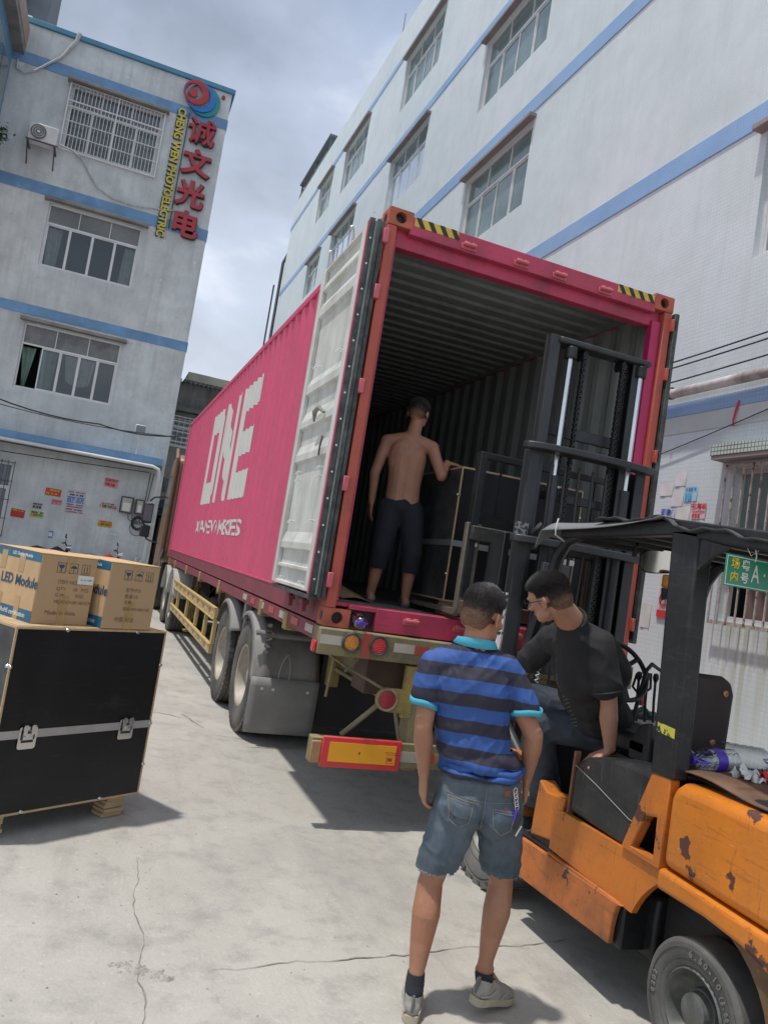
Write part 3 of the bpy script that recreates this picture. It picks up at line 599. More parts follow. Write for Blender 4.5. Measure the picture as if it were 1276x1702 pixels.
# ================================================================ RIGHT FACTORY BUILDING
M_rwall = mat('pale_mosaic_wall', (.56, .625, .65), rough=.65, var=.06, vscale=.5, bump=.12, bscale=12, dirt=(.46, .515, .53), damt=.5, dscale=1.6, streak=(.42, .46, .465), samt=.3, tint=(.60, .645, .68))
tile_bump(M_rwall, 1, rows=(.06, .06), amt=.36, plane='YZ', mortar=(.40, .45, .46), strength=.35, mw=.007)
def window_stains(m):
    t = m.node_tree; b = t.nodes['Principled BSDF']; L = t.links.new; N = lambda k: t.nodes.new('ShaderNode'+k)
    tc = N('TexCoord'); s_ = N('SeparateXYZ'); L(tc.outputs['Object'], s_.inputs[0]); old = b.inputs['Base Color'].links[0].from_socket
    def M2(op, a, c):
        n = N('Math'); n.operation = op
        for i, v in enumerate((a, c)):
            if hasattr(v, 'is_linked'): L(v, n.inputs[i])
            elif v is not None: n.inputs[i].default_value = v
        return n.outputs[0]
    def rng(v, a, c):
        r = N('MapRange'); r.inputs[1].default_value = a; r.inputs[2].default_value = c; L(v, r.inputs[0]); return r.outputs[0]
    mp = N('Mapping'); mp.inputs['Scale'].default_value = (1, 9, .35); L(tc.outputs['Object'], mp.inputs[0]); nz = N('TexNoise'); nz.inputs['Scale'].default_value = 1.3; nz.inputs['Detail'].default_value = 5; L(mp.outputs[0], nz.inputs['Vector'])
    mask = M2('MULTIPLY', M2('MULTIPLY', rng(s_.outputs[2], 1.76, 1.70), rng(s_.outputs[2], -.2, 1.5)), M2('MULTIPLY', rng(s_.outputs[1], 3.15, 2.9), rng(s_.outputs[1], .3, .6)))
    rp = N('ValToRGB'); rp.color_ramp.elements[0].position = .44; rp.color_ramp.elements[1].position = .66; L(nz.outputs[0], rp.inputs[0])
    f = M2('MULTIPLY', M2('MULTIPLY', rp.outputs[0], mask), .75); k = N('Mix'); k.data_type = 'RGBA'; L(f, k.inputs['Factor']); L(old, k.inputs['A']); k.inputs['B'].default_value = (.36, .34, .24, 1); L(k.outputs['Result'], b.inputs['Base Color'])
window_stains(M_rwall)
M_rband = mat('blue_mosaic_band', (.20, .35, .60), rough=.6, var=.12, vscale=1.3, dirt=(.24, .38, .58), damt=.5); tile_bump(M_rband, 1, rows=(.06, .06), plane='YZ', amt=.7, mortar=(.33, .42, .5), mw=.008)
M_rhood = mat('grey_purple_ledge', (.25, .215, .215), rough=.9, var=.15, vscale=3)
rb_ = thing('factory_building', 'long pale blue-white tiled factory building with blue bands behind the container', 'building', (6, 20, 0))
RW = []
for z0, z1, cols in ((17.95, 20.0, ((17.45, 20.85), (24.9, 28.2))), (14.1, 16.1, ((10.1, 13.5), (17.4, 20.8), (24.9, 28.3))), (10.2, 12.2, ((10.1, 13.5), (17.4, 20.8), (24.9, 28.3), (2.0, 2.9), (-.9, 1.2)))):
    for a, c in cols: RW.append((a, c, z0, z1))
RW += [(30.2, 32.6, 18.2, 20.1), (30.2, 32.6, 14.3, 16.1), (-.4, 3.05, 6.6, 8.4), (.6, 2.86, 1.75, 3.72), (10.1, 13.5, 1.75, 3.72)]
w = MB(); facade(w, FR, -6, 39.2, 0, 21.9, RW, .18)
w.quad((6, 39.2, 0), (16, 39.2, 0), (16, 39.2, 21.9), (6, 39.2, 21.9)); w.quad((6, -6, 0), (16, -6, 0), (16, -6, 21.9), (6, -6, 21.9)); w.quad((6, -6, 21.9), (6, 39.2, 21.9), (16, 39.2, 21.9), (16, -6, 21.9)); w.quad((16, -6, 0), (16, 39.2, 0), (16, 39.2, 21.9), (16, -6, 21.9))
w.build('wall', M_rwall, rb_, smooth=False)
for z0, z1 in ((20.28, 20.5), (16.38, 16.64), (12.4, 12.76), (8.52, 8.86), (4.56, 4.75)):
    b = MB(); fbox(b, FR, -6, 39.22, z0, z1, .003, .02); b.build('blue_band', M_rband, rb_, smooth=False)
for i, (a, c, z0, z1) in enumerate(RW):
    if z0 < 2 and a < 5: continue
    canopy_over(FR, a-.1, c+.12, z1, rb_, M_rhood, out=.17, th=.085)
    cur = [(lerp(a, c, .02), lerp(a, c, .3), z0+.1, z0+1.2, M_curt, .1), (lerp(a, c, .35), lerp(a, c, .6), z0+.1, z0+1.3, M_curtw, .1), (lerp(a, c, .7), lerp(a, c, .95), z0+.1, z0+1.0, M_curt, .1)] if i in (6, 3, 4) else None
    window(FR, a, c, z0, z1, 4 if c-a > 3 else 3, lerp(z0, z1, .66), rb_, depth=.18, curtain=cur, glass=M_glassg, fw=.055, tops=3)
# near barred window
window(FR, .6, 2.86, 1.75, 3.72, 3, 2.8, rb_, depth=.14, glass=mat('green_grey_glass', (.16, .22, .21), rough=.3), open_=(0, 1, 2), fw=.07, tops=2, curtain=[(1.5, 2.75, 1.8, 2.35, mat('brown_cloth', (.16, .10, .09)), .2)])
M_gtile = mat('green_white_tile', (.45, .50, .46), rough=.4, var=.1); tile_bump(M_gtile, 1, rows=(.055, .055), plane='YZ', amt=1, mortar=(.10, .13, .12), mw=.008)
b = MB(); b.box(5.76, 5.999, .2, 3.1, 3.85, 4.0); b.build('window_hood', M_gtile, rb_); MB().box(5.77, 5.999, .21, 3.08, 3.80, 3.847).build('hood_soffit', M_rhood, rb_)
M_rust = mat('rusty_white_bar', (.36, .33, .30), rough=.7, var=.3, vscale=12, chips=(.14, .07, .03), cscale=14, cthr=.58)
fr_ = MB()
for z in (1.72, 2.78, 3.72): fr_.bar((5.9, .6, z), (5.9, 2.92, z), .03, .045)
gr = fr_.build('window_grille', M_rust, rb_)
for k in range(17):
    y = 2.9-k*.145; MB().bar((5.88, y, 1.7), (5.88, y, 3.74), .018, .018).build('bar', M_rust, gr, smooth=False)
# lower canopy/plaster strip under band, grey cement patch
M_cem = mat('cement_patch', (.46, .50, .50), rough=.9, var=.12, vscale=1.2, bump=.3, bscale=20)
b = MB(); fbox(b, FR, -6, 20, 4.30, 4.557, .004, .010); b.build('plaster_strip', M_cem, rb_, smooth=False)
pp = thing('wall_pipe', 'fat white pipe running along the right wall above the blue band', 'pipe', (5.85, 3, 4.9))
MB().tube([(5.84, -6, 4.9), (5.84, 4, 4.86), (5.84, 20, 4.84)], .07, 12).build('pipe', mat('dirty_white_pipe', (.5, .48, .46), rough=.5, dirt=(.12, .08, .07), damt=.85, dscale=1.6), pp)
b = MB()
for y in (2.2, 4.1, 7): b.lathe([(-.02, .075), (-.02, .09), (.02, .09), (.02, .075)], (5.84, y, 4.87), 'Y', 14, True)
b.build('clamp', M_iron, pp)
def cabR(a, c, sag, lab, d, r=.012): cable(FR, a, c, sag, r, lab, d)
cabR((-4, 5.9), (9, 5.35), .25, 'upper thin cable of the pair crossing the right wall', .2)
cabR((-4, 5.8), (9, 5.27), .25, 'lower thin cable of the pair crossing the right wall', .2)
cabR((-4, 5.5), (9, 5.0), .18, 'single thin cable just above the wall pipe', .2)
cabR((1.2, 4.72), (6.5, 3.6), .05, 'thin cable slanting across the wall below the blue band', .05, .008)
st = MB().tube([(5.97, 2.93, 4.62), (5.96, 2.95, 4.5), (5.96, 2.98, 4.36), (5.96, 2.97, 4.28)], [.012, .016, .012, .01], 6).build('red_ribbon', I['r']); props(st, 'short red ribbon hanging from the blue band on the right wall', 'ribbon')
wh = (.60, .58, .60)
poster(FR, 3.86, 3.63, .22, .20, wh, 'highest blank white paper stuck on the right wall', [], I, .03, right=True)
poster(FR, 4.12, 3.50, .26, .20, wh, 'blank white paper nearest the container door edge', [], I, .0, right=True)
poster(FR, 3.88, 3.35, .24, .22, wh, 'blank white paper left of the light blue poster', [], I, .0, right=True)
poster(FR, 3.62, 3.41, .24, .21, (.35, .55, .68), 'light blue and white poster on the right wall', [(-.4, 0, 'c')], I, .0, [('大洁新字', .055, 0, .27, 'b')], right=True)
poster(FR, 3.43, 3.17, .26, .22, (.62, .45, .47), 'white and red poster with large red characters', [(-.42, -.2, 'r'), (-.12, -.02, 'r')], I, .0, [('中大', .1, -.22, .26, 'r'), ('印刷', .075, .25, .26, 'r')], right=True)
poster(FR, 3.72, 3.12, .24, .22, (.60, .60, .58), 'blank white paper left of the red poster', [], I, .0, right=True)
poster(FR, 4.02, 3.14, .26, .14, (.52, .56, .66), 'white poster with blue characters just above the forklift roof', [(-.48, -.35, 'b')], I, .0, [('服发', .1, -.2, .1, 'b'), ('货厂', .07, .25, .1, 'b')], right=True)
poster(FR, 3.87, 1.86, .24, .42, (.60, .40, .43), 'no smoking sign with red ring and red strip below', [], I, .0, right=True, cat='sign')
b = MB(); b.lathe([(.006, .085), (.006, .10), (.012, .10), (.012, .085)], (0, 0, 0), 'X', 28, True); o = b.build('prohibition_ring', I['r']); o.location = (5.975, 3.87, 1.93); props(o, 'red prohibition ring printed on the pink no smoking sign', 'sign')
nsr = o
b = MB(); b.quad((5.974, 3.76, 1.67), (5.974, 3.98, 1.67), (5.974, 3.98, 1.77), (5.974, 3.76, 1.77)); o2 = b.build('red_strip', I['r'], smooth=False)
b = MB(); b.bar((5.974, 3.80, 1.99), (5.974, 3.94, 1.87), .012, .012); b.bar((5.97, 3.82, 1.92), (5.97, 3.92, 1.92), .004, .02); b.tube([(5.972, 3.84, 1.94), (5.972, 3.82, 1.97), (5.972, 3.84, 1.99)], .005, 5); o3 = b.build('cigarette_symbol', I['k'])
ns_ = [q for q in COL.objects if q.get('label', '').startswith('no smoking')][0]
for q in (nsr, o2, o3):
    for k_ in ('label', 'category'):
        if k_ in q: del q[k_]
    q.parent = ns_; q.matrix_parent_inverse = wmat(ns_).inverted()
poster(FR, 4.22, 1.66, .2, .34, (.52, .53, .52), 'torn white paper beside the no smoking sign', [], I, .02, right=True)
poster(FR, 3.92, 2.42, .42, .16, (.55, .56, .58), 'white sticker with dark blue characters behind the forklift mirror', [(-.4, 0, 'k'), (.1, .4, 'b')], I, 0, right=True)
# roof details of right building
sh = MB(); sh.box(6.0, 6.6, 32.5, 38.4, 21.9, 22.1); sh.box(5.9, 6.5, 32.0, 38.2, 22.6, 22.7)
for y in (32.2, 35, 38): sh.box(6.0, 6.1, y, y+.1, 21.9, 22.6)
sh.build('roof_shed', M_tower, rb_)
MB().cyl((6.1, 22.5, 21.9), (6.1, 22.5, 22.9), .02).build('lightning_rod', M_hood, rb_)
ds = thing('downspout', 'dark drain pipe down the far end corner of the right building', 'pipe', (5.9, 39.3, 0)); MB().tube([(5.9, 39.35, 0), (5.9, 39.35, 18.4), (6.1, 39.35, 19.0)], .09, 8).build('pipe', M_iron, ds); MB().tube([(5.6, 39.4, 0), (5.6, 39.4, 17.0)], .05, 8).build('pipe', M_iron, ds)
# ================================================================ CONTAINER
Z0, Z1, CW, CL = 1.30, 4.196, 2.438, 12.192
M_mag = mat('container_magenta', (.55, .062, .145), rough=.5, var=.08, vscale=1.3, dirt=(.46, .075, .14), damt=.5, dscale=1.8, streak=(.46, .09, .15), samt=.35, bump=.05)
M_magd = mat('container_frame_magenta', (.48, .045, .105), rough=.5, var=.2, vscale=2.2, dirt=(.20, .04, .05), damt=.7, dscale=3.5, chips=(.12, .05, .035), cscale=16, cthr=.70)
M_post = mat('red_oxide_post', (.46, .09, .06), rough=.6, var=.15, vscale=2, dirt=(.28, .06, .05), damt=.6, dscale=4, chips=(.16, .07, .05), cscale=13, cthr=.67)
M_cast = mat('orange_red_casting', (.42, .10, .055), rough=.7, var=.2, vscale=6, dirt=(.18, .06, .035), damt=.7, dscale=8)
scuff(M_magd, dark=(.10, .02, .03), amt=.5, grime=.4); scuff(M_post, dark=(.10, .04, .03), amt=.5, grime=.4); scuff(M_mag, dark=(.26, .045, .08), amt=.4, grime=.22)
M_rail = mat('bottom_rail_maroon', (.20, .03, .05), rough=.6, var=.15, dirt=(.12, .04, .035), damt=.6, dscale=2)
M_inner = mat('container_inside_grey', (.27, .295, .285), rough=.75, var=.1, vscale=2, streak=(.14, .14, .13), samt=.6, dirt=(.17, .18, .17), damt=.4)
M_doorw = mat('door_inside_white', (.56, .57, .545), rough=.6, var=.06, vscale=2, dirt=(.34, .34, .31), damt=.55, dscale=3.2, streak=(.28, .27, .24), samt=.55)
M_gask = mat('rubber_gasket', (.022, .027, .026), rough=.5, var=.3, vscale=20, dirt=(.18, .19, .18), damt=.4, dscale=9)
M_floor = mat('container_plywood', (.16, .14, .13), rough=.8, var=.25, vscale=4, stretch=(1, .2, 1), dirt=(.08, .07, .065), damt=.6)
M_logo = mat('logo_white', (.52, .52, .49), rough=.6, var=.06, dirt=(.48, .44, .42), damt=.4)
con = thing('shipping_container', 'magenta forty-foot shipping container with ONE logo, left door folded open, on the trailer', 'container', (1.2, 6, 1.3))
PITCH, DEP = .278, .036
YS, YE = .14, 12.05
def corr(y, pitch=PITCH, dep=DEP, y0=YS):
    t = ((y-y0) % pitch)/pitch
    if t < .26: return 0
    if t < .5: return dep*(t-.26)/.24
    if t < .76: return dep
    return dep*(1-(t-.76)/.24)
def breaks(a, b_, pitch=PITCH, y0=YS):
    ys = {a, b_}; k = math.floor((a-y0)/pitch)-1
    while y0+k*pitch < b_+pitch:
        for t in (0, .26, .5, .76):
            y = y0+(k+t)*pitch
            if a < y < b_: ys.add(y)
        k += 1
    return sorted(ys)
def side(xf, name, m):
    b = MB(); ys = breaks(YS, YE); n = len(ys)
    b.add([(xf(corr(y)), y, z) for z in (Z0+.15, Z1-.07) for y in ys], [(i, i+1, n+i+1, n+i) for i in range(n-1)]); return b.build(name, m, con, smooth=False)
side(lambda d: .008+d, 'side_panel', M_mag); side(lambda d: .011+d, 'side_lining', M_inner)
side(lambda d: CW-.008-d, 'side_panel', M_mag); side(lambda d: CW-.011-d, 'side_lining', M_inner)
# roof, corrugated across
b = MB(); k = 0; ys = []; y = YS
while y < YE: ys += [(y, 0), (y+.09, 0), (y+.11, .024), (y+.19, .024)]; y += .21
for nm, dz, m in (('roof_panel', .0, M_mag), ('roof_lining', -.004, M_inner)):
    b = MB(); n = len(ys); b.add([(x, yy, Z1-.035+d+dz) for x in (.06, CW-.06) for yy, d in ys], [(i, i+1, n+i+1, n+i) for i in range(n-1)]); b.build(nm, m, con, smooth=False)
for x0 in (.0, CW-.06):
    MB().box(x0, x0+.06, .17, 12.02, Z1-.075, Z1-.01).build('top_rail', M_mag, con, bevel=.006); MB().box(x0+(.0605 if x0 < 1 else -.0025), x0+(.0625 if x0 < 1 else -.0005), .17, 12.0, Z1-.078, Z1-.008).build('top_rail_lining', M_inner, con)
    MB().box(x0+.005, x0+.05, .17, 12.02, Z0, Z0+.16).build('bottom_rail', M_rail, con, bevel=.004)
b = MB(); b.box(.0, .04, .17, 12.02, Z0+.150, Z0+.164); b.build('rail_lip', M_mag, con)
for k in range(8):
    x = .07+k*.2875; MB().box(x, x+.284, .16, 12.05, Z0+.13, Z0+.158).build('floor_board', M_floor, con, smooth=False)
b = MB()
for k in range(40): b.box(.05, CW-.05, .25+k*.29, .30+k*.29, Z0+.02, Z0+.127)
props(b.build('floor_cross_members', M_rail, con, smooth=False), kind='stuff')
MB().box(.05, CW-.05, 12.06, 12.1, Z0+.1, Z1-.05).build('front_wall', M_inner, con); MB().box(.05, CW-.05, 12.101, 12.15, Z0+.1, Z1-.05).build('front_wall_outside', M_mag, con)
# posts, header, sill, castings
for x0, x1 in ((.0, .07), (CW-.07, CW)):
    MB().box(x0, x1, .0, .16, Z0+.118, Z1-.118).build('corner_post', M_post, con, bevel=.008)
    MB().box(x0, x1, 12.03, 12.19, Z0+.118, Z1-.118).build('corner_post', M_mag, con, bevel=.008)
MB().box(CW-.155, CW-.072, .03, .10, Z0+.17, Z1-.2).build('post_inner_return', mat('door_frame_magenta', (.42, .02, .10), rough=.4, var=.15, streak=(.25, .02, .06), samt=.5), con, bevel=.006)
MB().box(.072, .095, .05, .12, Z0+.17, Z1-.2).build('post_inner_return', M_magd, con)
MB().box(.165, CW-.165, .0, .06, Z1-.15, Z1-.02).build('door_header', M_magd, con, bevel=.006)
MB().box(.07, CW-.07, .062, .15, Z1-.24, Z1-.03).build('header_return', M_magd, con, bevel=.006)
sl = MB(); sl.box(.36, CW-.36, 0, .05, Z0, Z0+.155); sl.box(.165, .36, 0, .05, Z0+.125, Z0+.155); sl.box(CW-.36, CW-.165, 0, .05, Z0+.125, Z0+.155); sl.box(.165, .36, .06, .08, Z0, Z0+.125); sl.box(CW-.36, CW-.165, .06, .08, Z0, Z0+.125)
sl.box(.08, CW-.08, .05, .15, Z0+.135, Z0+.16)
sl.build('door_sill', M_magd, con, bevel=.004)
for x in (.185, CW-.36): MB().box(x, x+.17, .055, .059, Z0+.01, Z0+.12).build('fork_recess', M_blk, con)
def casting(x0, x1, y0, y1, z0, z1, face):
    b = MB(); yf = y0 if face < 0 else y1; cx, cz = (x0+x1)/2, (z0+z1)/2; n = 16
    rx, rz = (x1-x0)*.23, (z1-z0)*.33
    hole = [(cx+rx*math.cos(2*math.pi*i/n), cz+rz*math.sin(2*math.pi*i/n)) for i in range(n)]
    sq = []
    for i in range(n):
        c, s = math.cos(2*math.pi*i/n), math.sin(2*math.pi*i/n); q = max(abs(c), abs(s)); sq.append((cx+c/q*(x1-x0)/2, cz+s/q*(z1-z0)/2))
    b.add([(x, yf, z) for x, z in sq]+[(x, yf, z) for x, z in hole]+[(x, yf-face*.05, z) for x, z in hole], [(i, (i+1) % n, n+(i+1) % n, n+i) for i in range(n)]+[(n+i, n+(i+1) % n, 2*n+(i+1) % n, 2*n+i) for i in range(n)]+[tuple(range(2*n, 3*n))])
    yb = y1 if face < 0 else y0
    b.add([(x, yf, z) for x, z in ((x0, z0), (x1, z0), (x1, z1), (x0, z1))]+[(x, yb, z) for x, z in ((x0, z0), (x1, z0), (x1, z1), (x0, z1))], [(4, 5, 6, 7), (0, 1, 5, 4), (1, 2, 6, 5), (2, 3, 7, 6), (3, 0, 4, 7)])
    o = b.build('corner_casting', M_cast, con, smooth=False)
    MB().add([(x, yf-face*.048, z) for x, z in hole], [tuple(range(n))]).build('casting_hole', M_blk, o, smooth=False)
    d = MB().lathe([(-.002, 0), (-.002, .032)], (x0 if x0 < 1 else x1, (y0+y1)/2, cz), 'X', 12)
    d.build('side_hole', M_blk, o)
for x0 in (-.001, CW-.177):
    for z0 in (Z0-.004, Z1-.118): casting(x0, x0+.178, -.004, .158, z0, z0+.122, -1); casting(x0, x0+.178, 12.034, 12.196, z0, z0+.122, 1)
# hazard strips
M_hy = mat('hazard_yellow', (.62, .42, .04), rough=.6, dirt=(.3, .2, .05), damt=.5, dscale=9); M_hb = mat('hazard_black', (.02, .02, .022), rough=.6)
for xa, xb in ((.19, .53), (1.90, 2.25)):
    MB().quad((xa, -.003, Z1-.085), (xb, -.003, Z1-.085), (xb, -.003, Z1-.022), (xa, -.003, Z1-.022)).build('hazard_strip', M_hy, con, smooth=False)
    b = MB(); k = 0; x = xa
    while x < xb-.06:
        b.quad((x+.045, -.0045, Z1-.085), (x+.085, -.0045, Z1-.085), (x+.045, -.0045, Z1-.022), (x+.005, -.0045, Z1-.022)); x += .09
    b.build('hazard_stripe', M_hb, con, smooth=False)
def lug(x, z, m):
    b = MB(); b.box(x-.045, x-.012, -.035, 0, z-.012, z+.02); b.box(x+.012, x+.045, -.035, 0, z-.012, z+.02); b.cyl((x-.05, -.03, z), (x+.05, -.03, z), .014, n=8); b.box(x-.06, x+.06, -.012, 0, z-.03, z+.01); b.build('lock_keeper', m, con, bevel=.004)
M_lug = mat('keeper_pink', (.48, .10, .13), rough=.5, var=.2)
for x in (.62, 1.05, 1.38, 1.79): lug(x, Z1-.105, M_lug)
for x in (.62, 1.0, 1.44, 1.84): lug(x, Z0+.10, M_lug)
for x, s in ((.0, -1), (CW, 1)):
    for z in (Z0+.30, Z0+.95, Z0+1.62, Z0+2.28, Z1-.22):
        MB().box(min(x-.012*s, x+.028*s), max(x-.012*s, x+.028*s), -.03, .03, z-.05, z+.05).build('hinge', M_lug if s < 0 else M_post, con, bevel=.006)
# left door, folded back along the side
DX0, DX1, DY0, DY1, DZ0, DZ1 = -.135, -.085, .02, 1.16, Z0+.19, Z1-.14
door = MB().box(-.10, DX1, DY0, DY1, DZ0, DZ1).build('door', M_mag, con, smooth=False)
b = MB(); b.box(DX0, -.101, DY0+.02, DY0+.11, DZ0+.01, DZ1-.01); b.box(DX0, -.101, DY1-.10, DY1-.0, DZ0+.01, DZ1-.01); b.build('door_stile', M_doorw, door, bevel=.004)
prof = [(DZ0+.01, 0), (DZ0+.03, 0), (DZ0+.035, 1), (1.62, 1), (1.632, .1), (1.65, .1), (1.655, 1), (1.76, 1), (1.775, 0.1), (1.82, 0.1), (1.90, 1), (2.43, 1), (2.45, .1), (2.50, .1), (2.58, 1), (2.70, 1), (2.72, .1), (2.77, .1), (2.85, 1), (2.98, 1), (3.00, .1), (3.06, .1), (3.13, 1),
        (3.62, 1), (3.64, .1), (3.71, .1), (3.77, 1), (3.84, 1), (3.86, .1), (3.88, .1), (3.95, 1), (4.02, 1), (4.03, 0), (DZ1-.01, 0)]
b = MB(); n = len(prof); ya, yb = DY0+.11, DY1-.10
b.add([(DX0+.004+.03*d, y, z) for y in (ya, yb) for z, d in prof], [(i, i+1, n+i+1, n+i) for i in range(n-1)]); b.build('door_panel', M_doorw, door, smooth=False)
b = MB()
for y in (.25, .30, .85, .9):
    for z in (2.30, 2.36, 3.2, 1.98, 1.55): b.tube([(DX0+.034, y, z), (DX0+.0, y, z+.005), (DX0-.006, y, z-.02)], .005, 6)
for y in (.4, .95): b.tube([(DX0+.01, y, 4.06), (DX0+.0, y, 4.13), (DX0-.02, y-.02, 4.15)], .012, 6)
props(b.build('bracket_bolts', M_alu, door), kind='stuff')
MB().tube([(DX0-.005, .35, 2.76), (DX0-.03, .42, 2.80), (DX0-.03, .52, 2.78), (DX0-.01, .58, 2.72)], [.01, .018, .02, .008], 6).build('torn_strap', mat('strap_grey', (.22, .22, .2), rough=.9), door)
MB().tube([(DX0-.005, .28, 2.58), (DX0-.015, .27, 2.50), (DX0-.01, .285, 2.44)], .007, 6).build('hanging_tie', M_iron, door)
g_ = MB()
g_.box(-.132, -.094, -.012, .014, DZ0-.01, DZ1+.02); g_.box(-.080, -.052, -.022, .0, DZ0-.02, DZ1+.02); g_.box(-.045, -.016, -.004, .02, DZ0-.02, DZ1+.02); g_.box(-.13, -.06, 0, DY1, DZ0-.035, DZ0-.006)
g_.build('door_gasket', M_gask, door, bevel=.003)
MB().box(-.093, -.082, -.02, .02, DZ0, DZ1).build('gasket_lip', mat('gasket_worn', (.18, .2, .19), rough=.6, var=.3, vscale=12), door)
MB().box(-.138, -.133, -.006, .022, DZ0, DZ1).build('door_edge', M_mag, door)
b = MB(); random.seed(2)
for k in range(15): b.cyl((-.113, -.013, DZ0+.1+k*.18), (-.113, -.017, DZ0+.1+k*.18), .007, n=8)
props(b.build('rivets', M_alu, door), kind='stuff')
for y in (.35, .75):
    b = MB(); b.cyl((-.06, y, Z0+.08), (-.06, y, DZ0+.3), .017, n=8); b.box(-.085, -.035, y-.05, y+.05, Z0+.10, Z0+.13); b.box(-.075, -.045, y-.03, y+.03, Z0+.05, Z0+.10); b.build('lock_rod', M_rail, door)
# right door, seen edge on
dr = MB().box(CW+.012, CW+.055, .02, 1.16, DZ0, DZ1).build('door', M_magd, con)
MB().box(CW+.008, CW+.05, -.03, .018, DZ0-.03, DZ1+.02).build('door_gasket', M_gask, dr, bevel=.006)
# ONE logo, painted on the corrugation
def strip(b, y0, y1, lo, hi):
    ys = breaks(y0, y1); 
    for i in range(len(ys)-1):
        a, c = ys[i], ys[i+1]
        b.quad((.005+corr(a+1e-5)-.0, a, lo(a)), (.005+corr(c-1e-5), c, lo(c)), (.005+corr(c-1e-5), c, hi(c)), (.005+corr(a+1e-5), a, hi(a)))
def C(v): return lambda y: v
LZ, HZ, T, W = 2.30, 3.77, .36, .34
def letter_o(y1, y0):
    b = MB()
    strip(b, y1-W, y1, lambda y: LZ+max(0, (y-(y1-.16)))*.9, lambda y: HZ-max(0, (y-(y1-.16)))*.9)
    strip(b, y0, y0+W, lambda y: LZ+max(0, (y0+.16-y))*.9, lambda y: HZ-max(0, (y0+.16-y))*.9)
    strip(b, y0+W, y1-W, C(LZ), C(LZ+.34)); strip(b, y0+W, y1-W, C(HZ-.34), C(HZ)); b.build('logo_letter_o', M_logo, con, smooth=False)
def letter_n(y1, y0):
    b = MB(); strip(b, y1-W*.8, y1, C(LZ), C(HZ)); strip(b, y0, y0+W*.8, C(LZ), C(HZ)); ya, yb = y0+W*.8, y1-W*.8
    f = lambda y: (yb-y)/(yb-ya)
    strip(b, ya, yb, lambda y: lerp(HZ-.72, LZ, f(y)), lambda y: lerp(HZ, LZ+.72, f(y))); b.build('logo_letter_n', M_logo, con, smooth=False)
def letter_e(y1, y0):
    b = MB(); strip(b, y1-W, y1, C(LZ), C(HZ)); strip(b, y0, y1-W, C(LZ), C(LZ+.34)); strip(b, y0, y1-W, C(HZ-.34), C(HZ)); strip(b, y0+.05, y1-W, C(2.85), C(3.17)); b.build('logo_letter_e', M_logo, con, smooth=False)
letter_o(8.15, 6.80); letter_n(6.60, 5.42); letter_e(5.20, 4.02)
me = text_mesh('OCEAN NETWORK EXPRESS', .27, offset=.006, align='LEFT')
me.transform(basis((0, 8.12, 1.93), (0, -1, 0), (0, 0, 1)))
xs = [v.co.y for v in me.vertices]; wtot = max(xs)-min(xs); ky = 4.15/wtot; y_left = max(xs)
for v in me.vertices: v.co.y = 8.12+(v.co.y-y_left)*ky
bm = bmesh.new(); bm.from_mesh(me)
for yb in breaks(3.9, 8.2): bmesh.ops.bisect_plane(bm, geom=bm.verts[:]+bm.edges[:]+bm.faces[:], plane_co=(0, yb, 0), plane_no=(0, 1, 0))
for v in bm.verts: v.co.x = .004+corr(v.co.y)
bm.to_mesh(me); bm.free(); props(link('logo_lettering', me, M_logo, con, smooth=False), kind='stuff')
# ================================================================ WHEELS
M_rim = mat('dusty_rim', (.36, .33, .28), rough=.6, metal=.2, var=.2, vscale=4, dirt=(.20, .17, .13), damt=.8, dscale=3)
M_tyred = mat('dusty_tyre', (.055, .052, .048), rough=.9, var=.2, vscale=5, bump=.3, dirt=(.19, .17, .145), damt=.6, dscale=2.2)
def tyre_mesh(R_, w, rr, lugs=48, lug=.012, name='tyre'):
    b = MB(); s = w/2
    prof = [(-s*.72, rr), (-s*.92, rr+.02), (-s, lerp(rr, R_, .45)), (-s*.97, lerp(rr, R_, .75)), (-s*.84, R_-.014), (-s*.72, R_-.002), (-s*.5, R_), (-s*.46, R_-lug), (-s*.38, R_-lug), (-s*.34, R_), (-s*.06, R_), (-s*.03, R_-lug), (s*.03, R_-lug), (s*.06, R_), (s*.34, R_), (s*.38, R_-lug), (s*.46, R_-lug), (s*.5, R_), (s*.72, R_-.002), (s*.84, R_-.014), (s*.97, lerp(rr, R_, .75)), (s, lerp(rr, R_, .45)), (s*.92, rr+.02), (s*.72, rr)]
    b.lathe(prof, (0, 0, 0), 'X', 64)
    for k in range(lugs):
        t = 2*math.pi*k/lugs; M = Matrix.Rotation(t, 4, 'X')
        for q in (-1, 1): b.box(min(q*s*.55, q*s*.9), max(q*s*.55, q*s*.9), -R_*math.pi/lugs*.62, R_*math.pi/lugs*.62, R_-.045, R_+.004, M)
    return b.mesh(name)
def rim_mesh(rr, w, dish=.12, holes=10):
    b = MB(); s = w/2
    b.lathe([(-s*.74, rr+.004), (-s*.86, rr+.014), (-s*.9, rr+.006), (-s*.84, rr-.012), (-s*.45, rr-.03), (-s*.1, rr-.05), (s*.15, rr*.72), (s*.12, rr*.5), (-s*.05, rr*.42), (-s*.05, rr*.3), (-s*.45, rr*.27), (-s*.5, rr*.18), (-s*.5, 0)], (0, 0, 0), 'X', 48)
    b.lathe([(s*.74, rr+.004), (s*.86, rr+.014), (s*.84, rr-.012), (s*.1, rr-.05)], (0, 0, 0), 'X', 48)
    for k in range(holes):
        t = 2*math.pi*k/holes; y, z = rr*.42*math.cos(t), rr*.42*math.sin(t); b.cyl((-s*.13, y*.86, z*.86), (s*.0, y*.86, z*.86), .014, n=6)
    return b.mesh('rim')
TM = tyre_mesh(.52, .285, .285); RM_ = rim_mesh(.285, .285); TMi = None
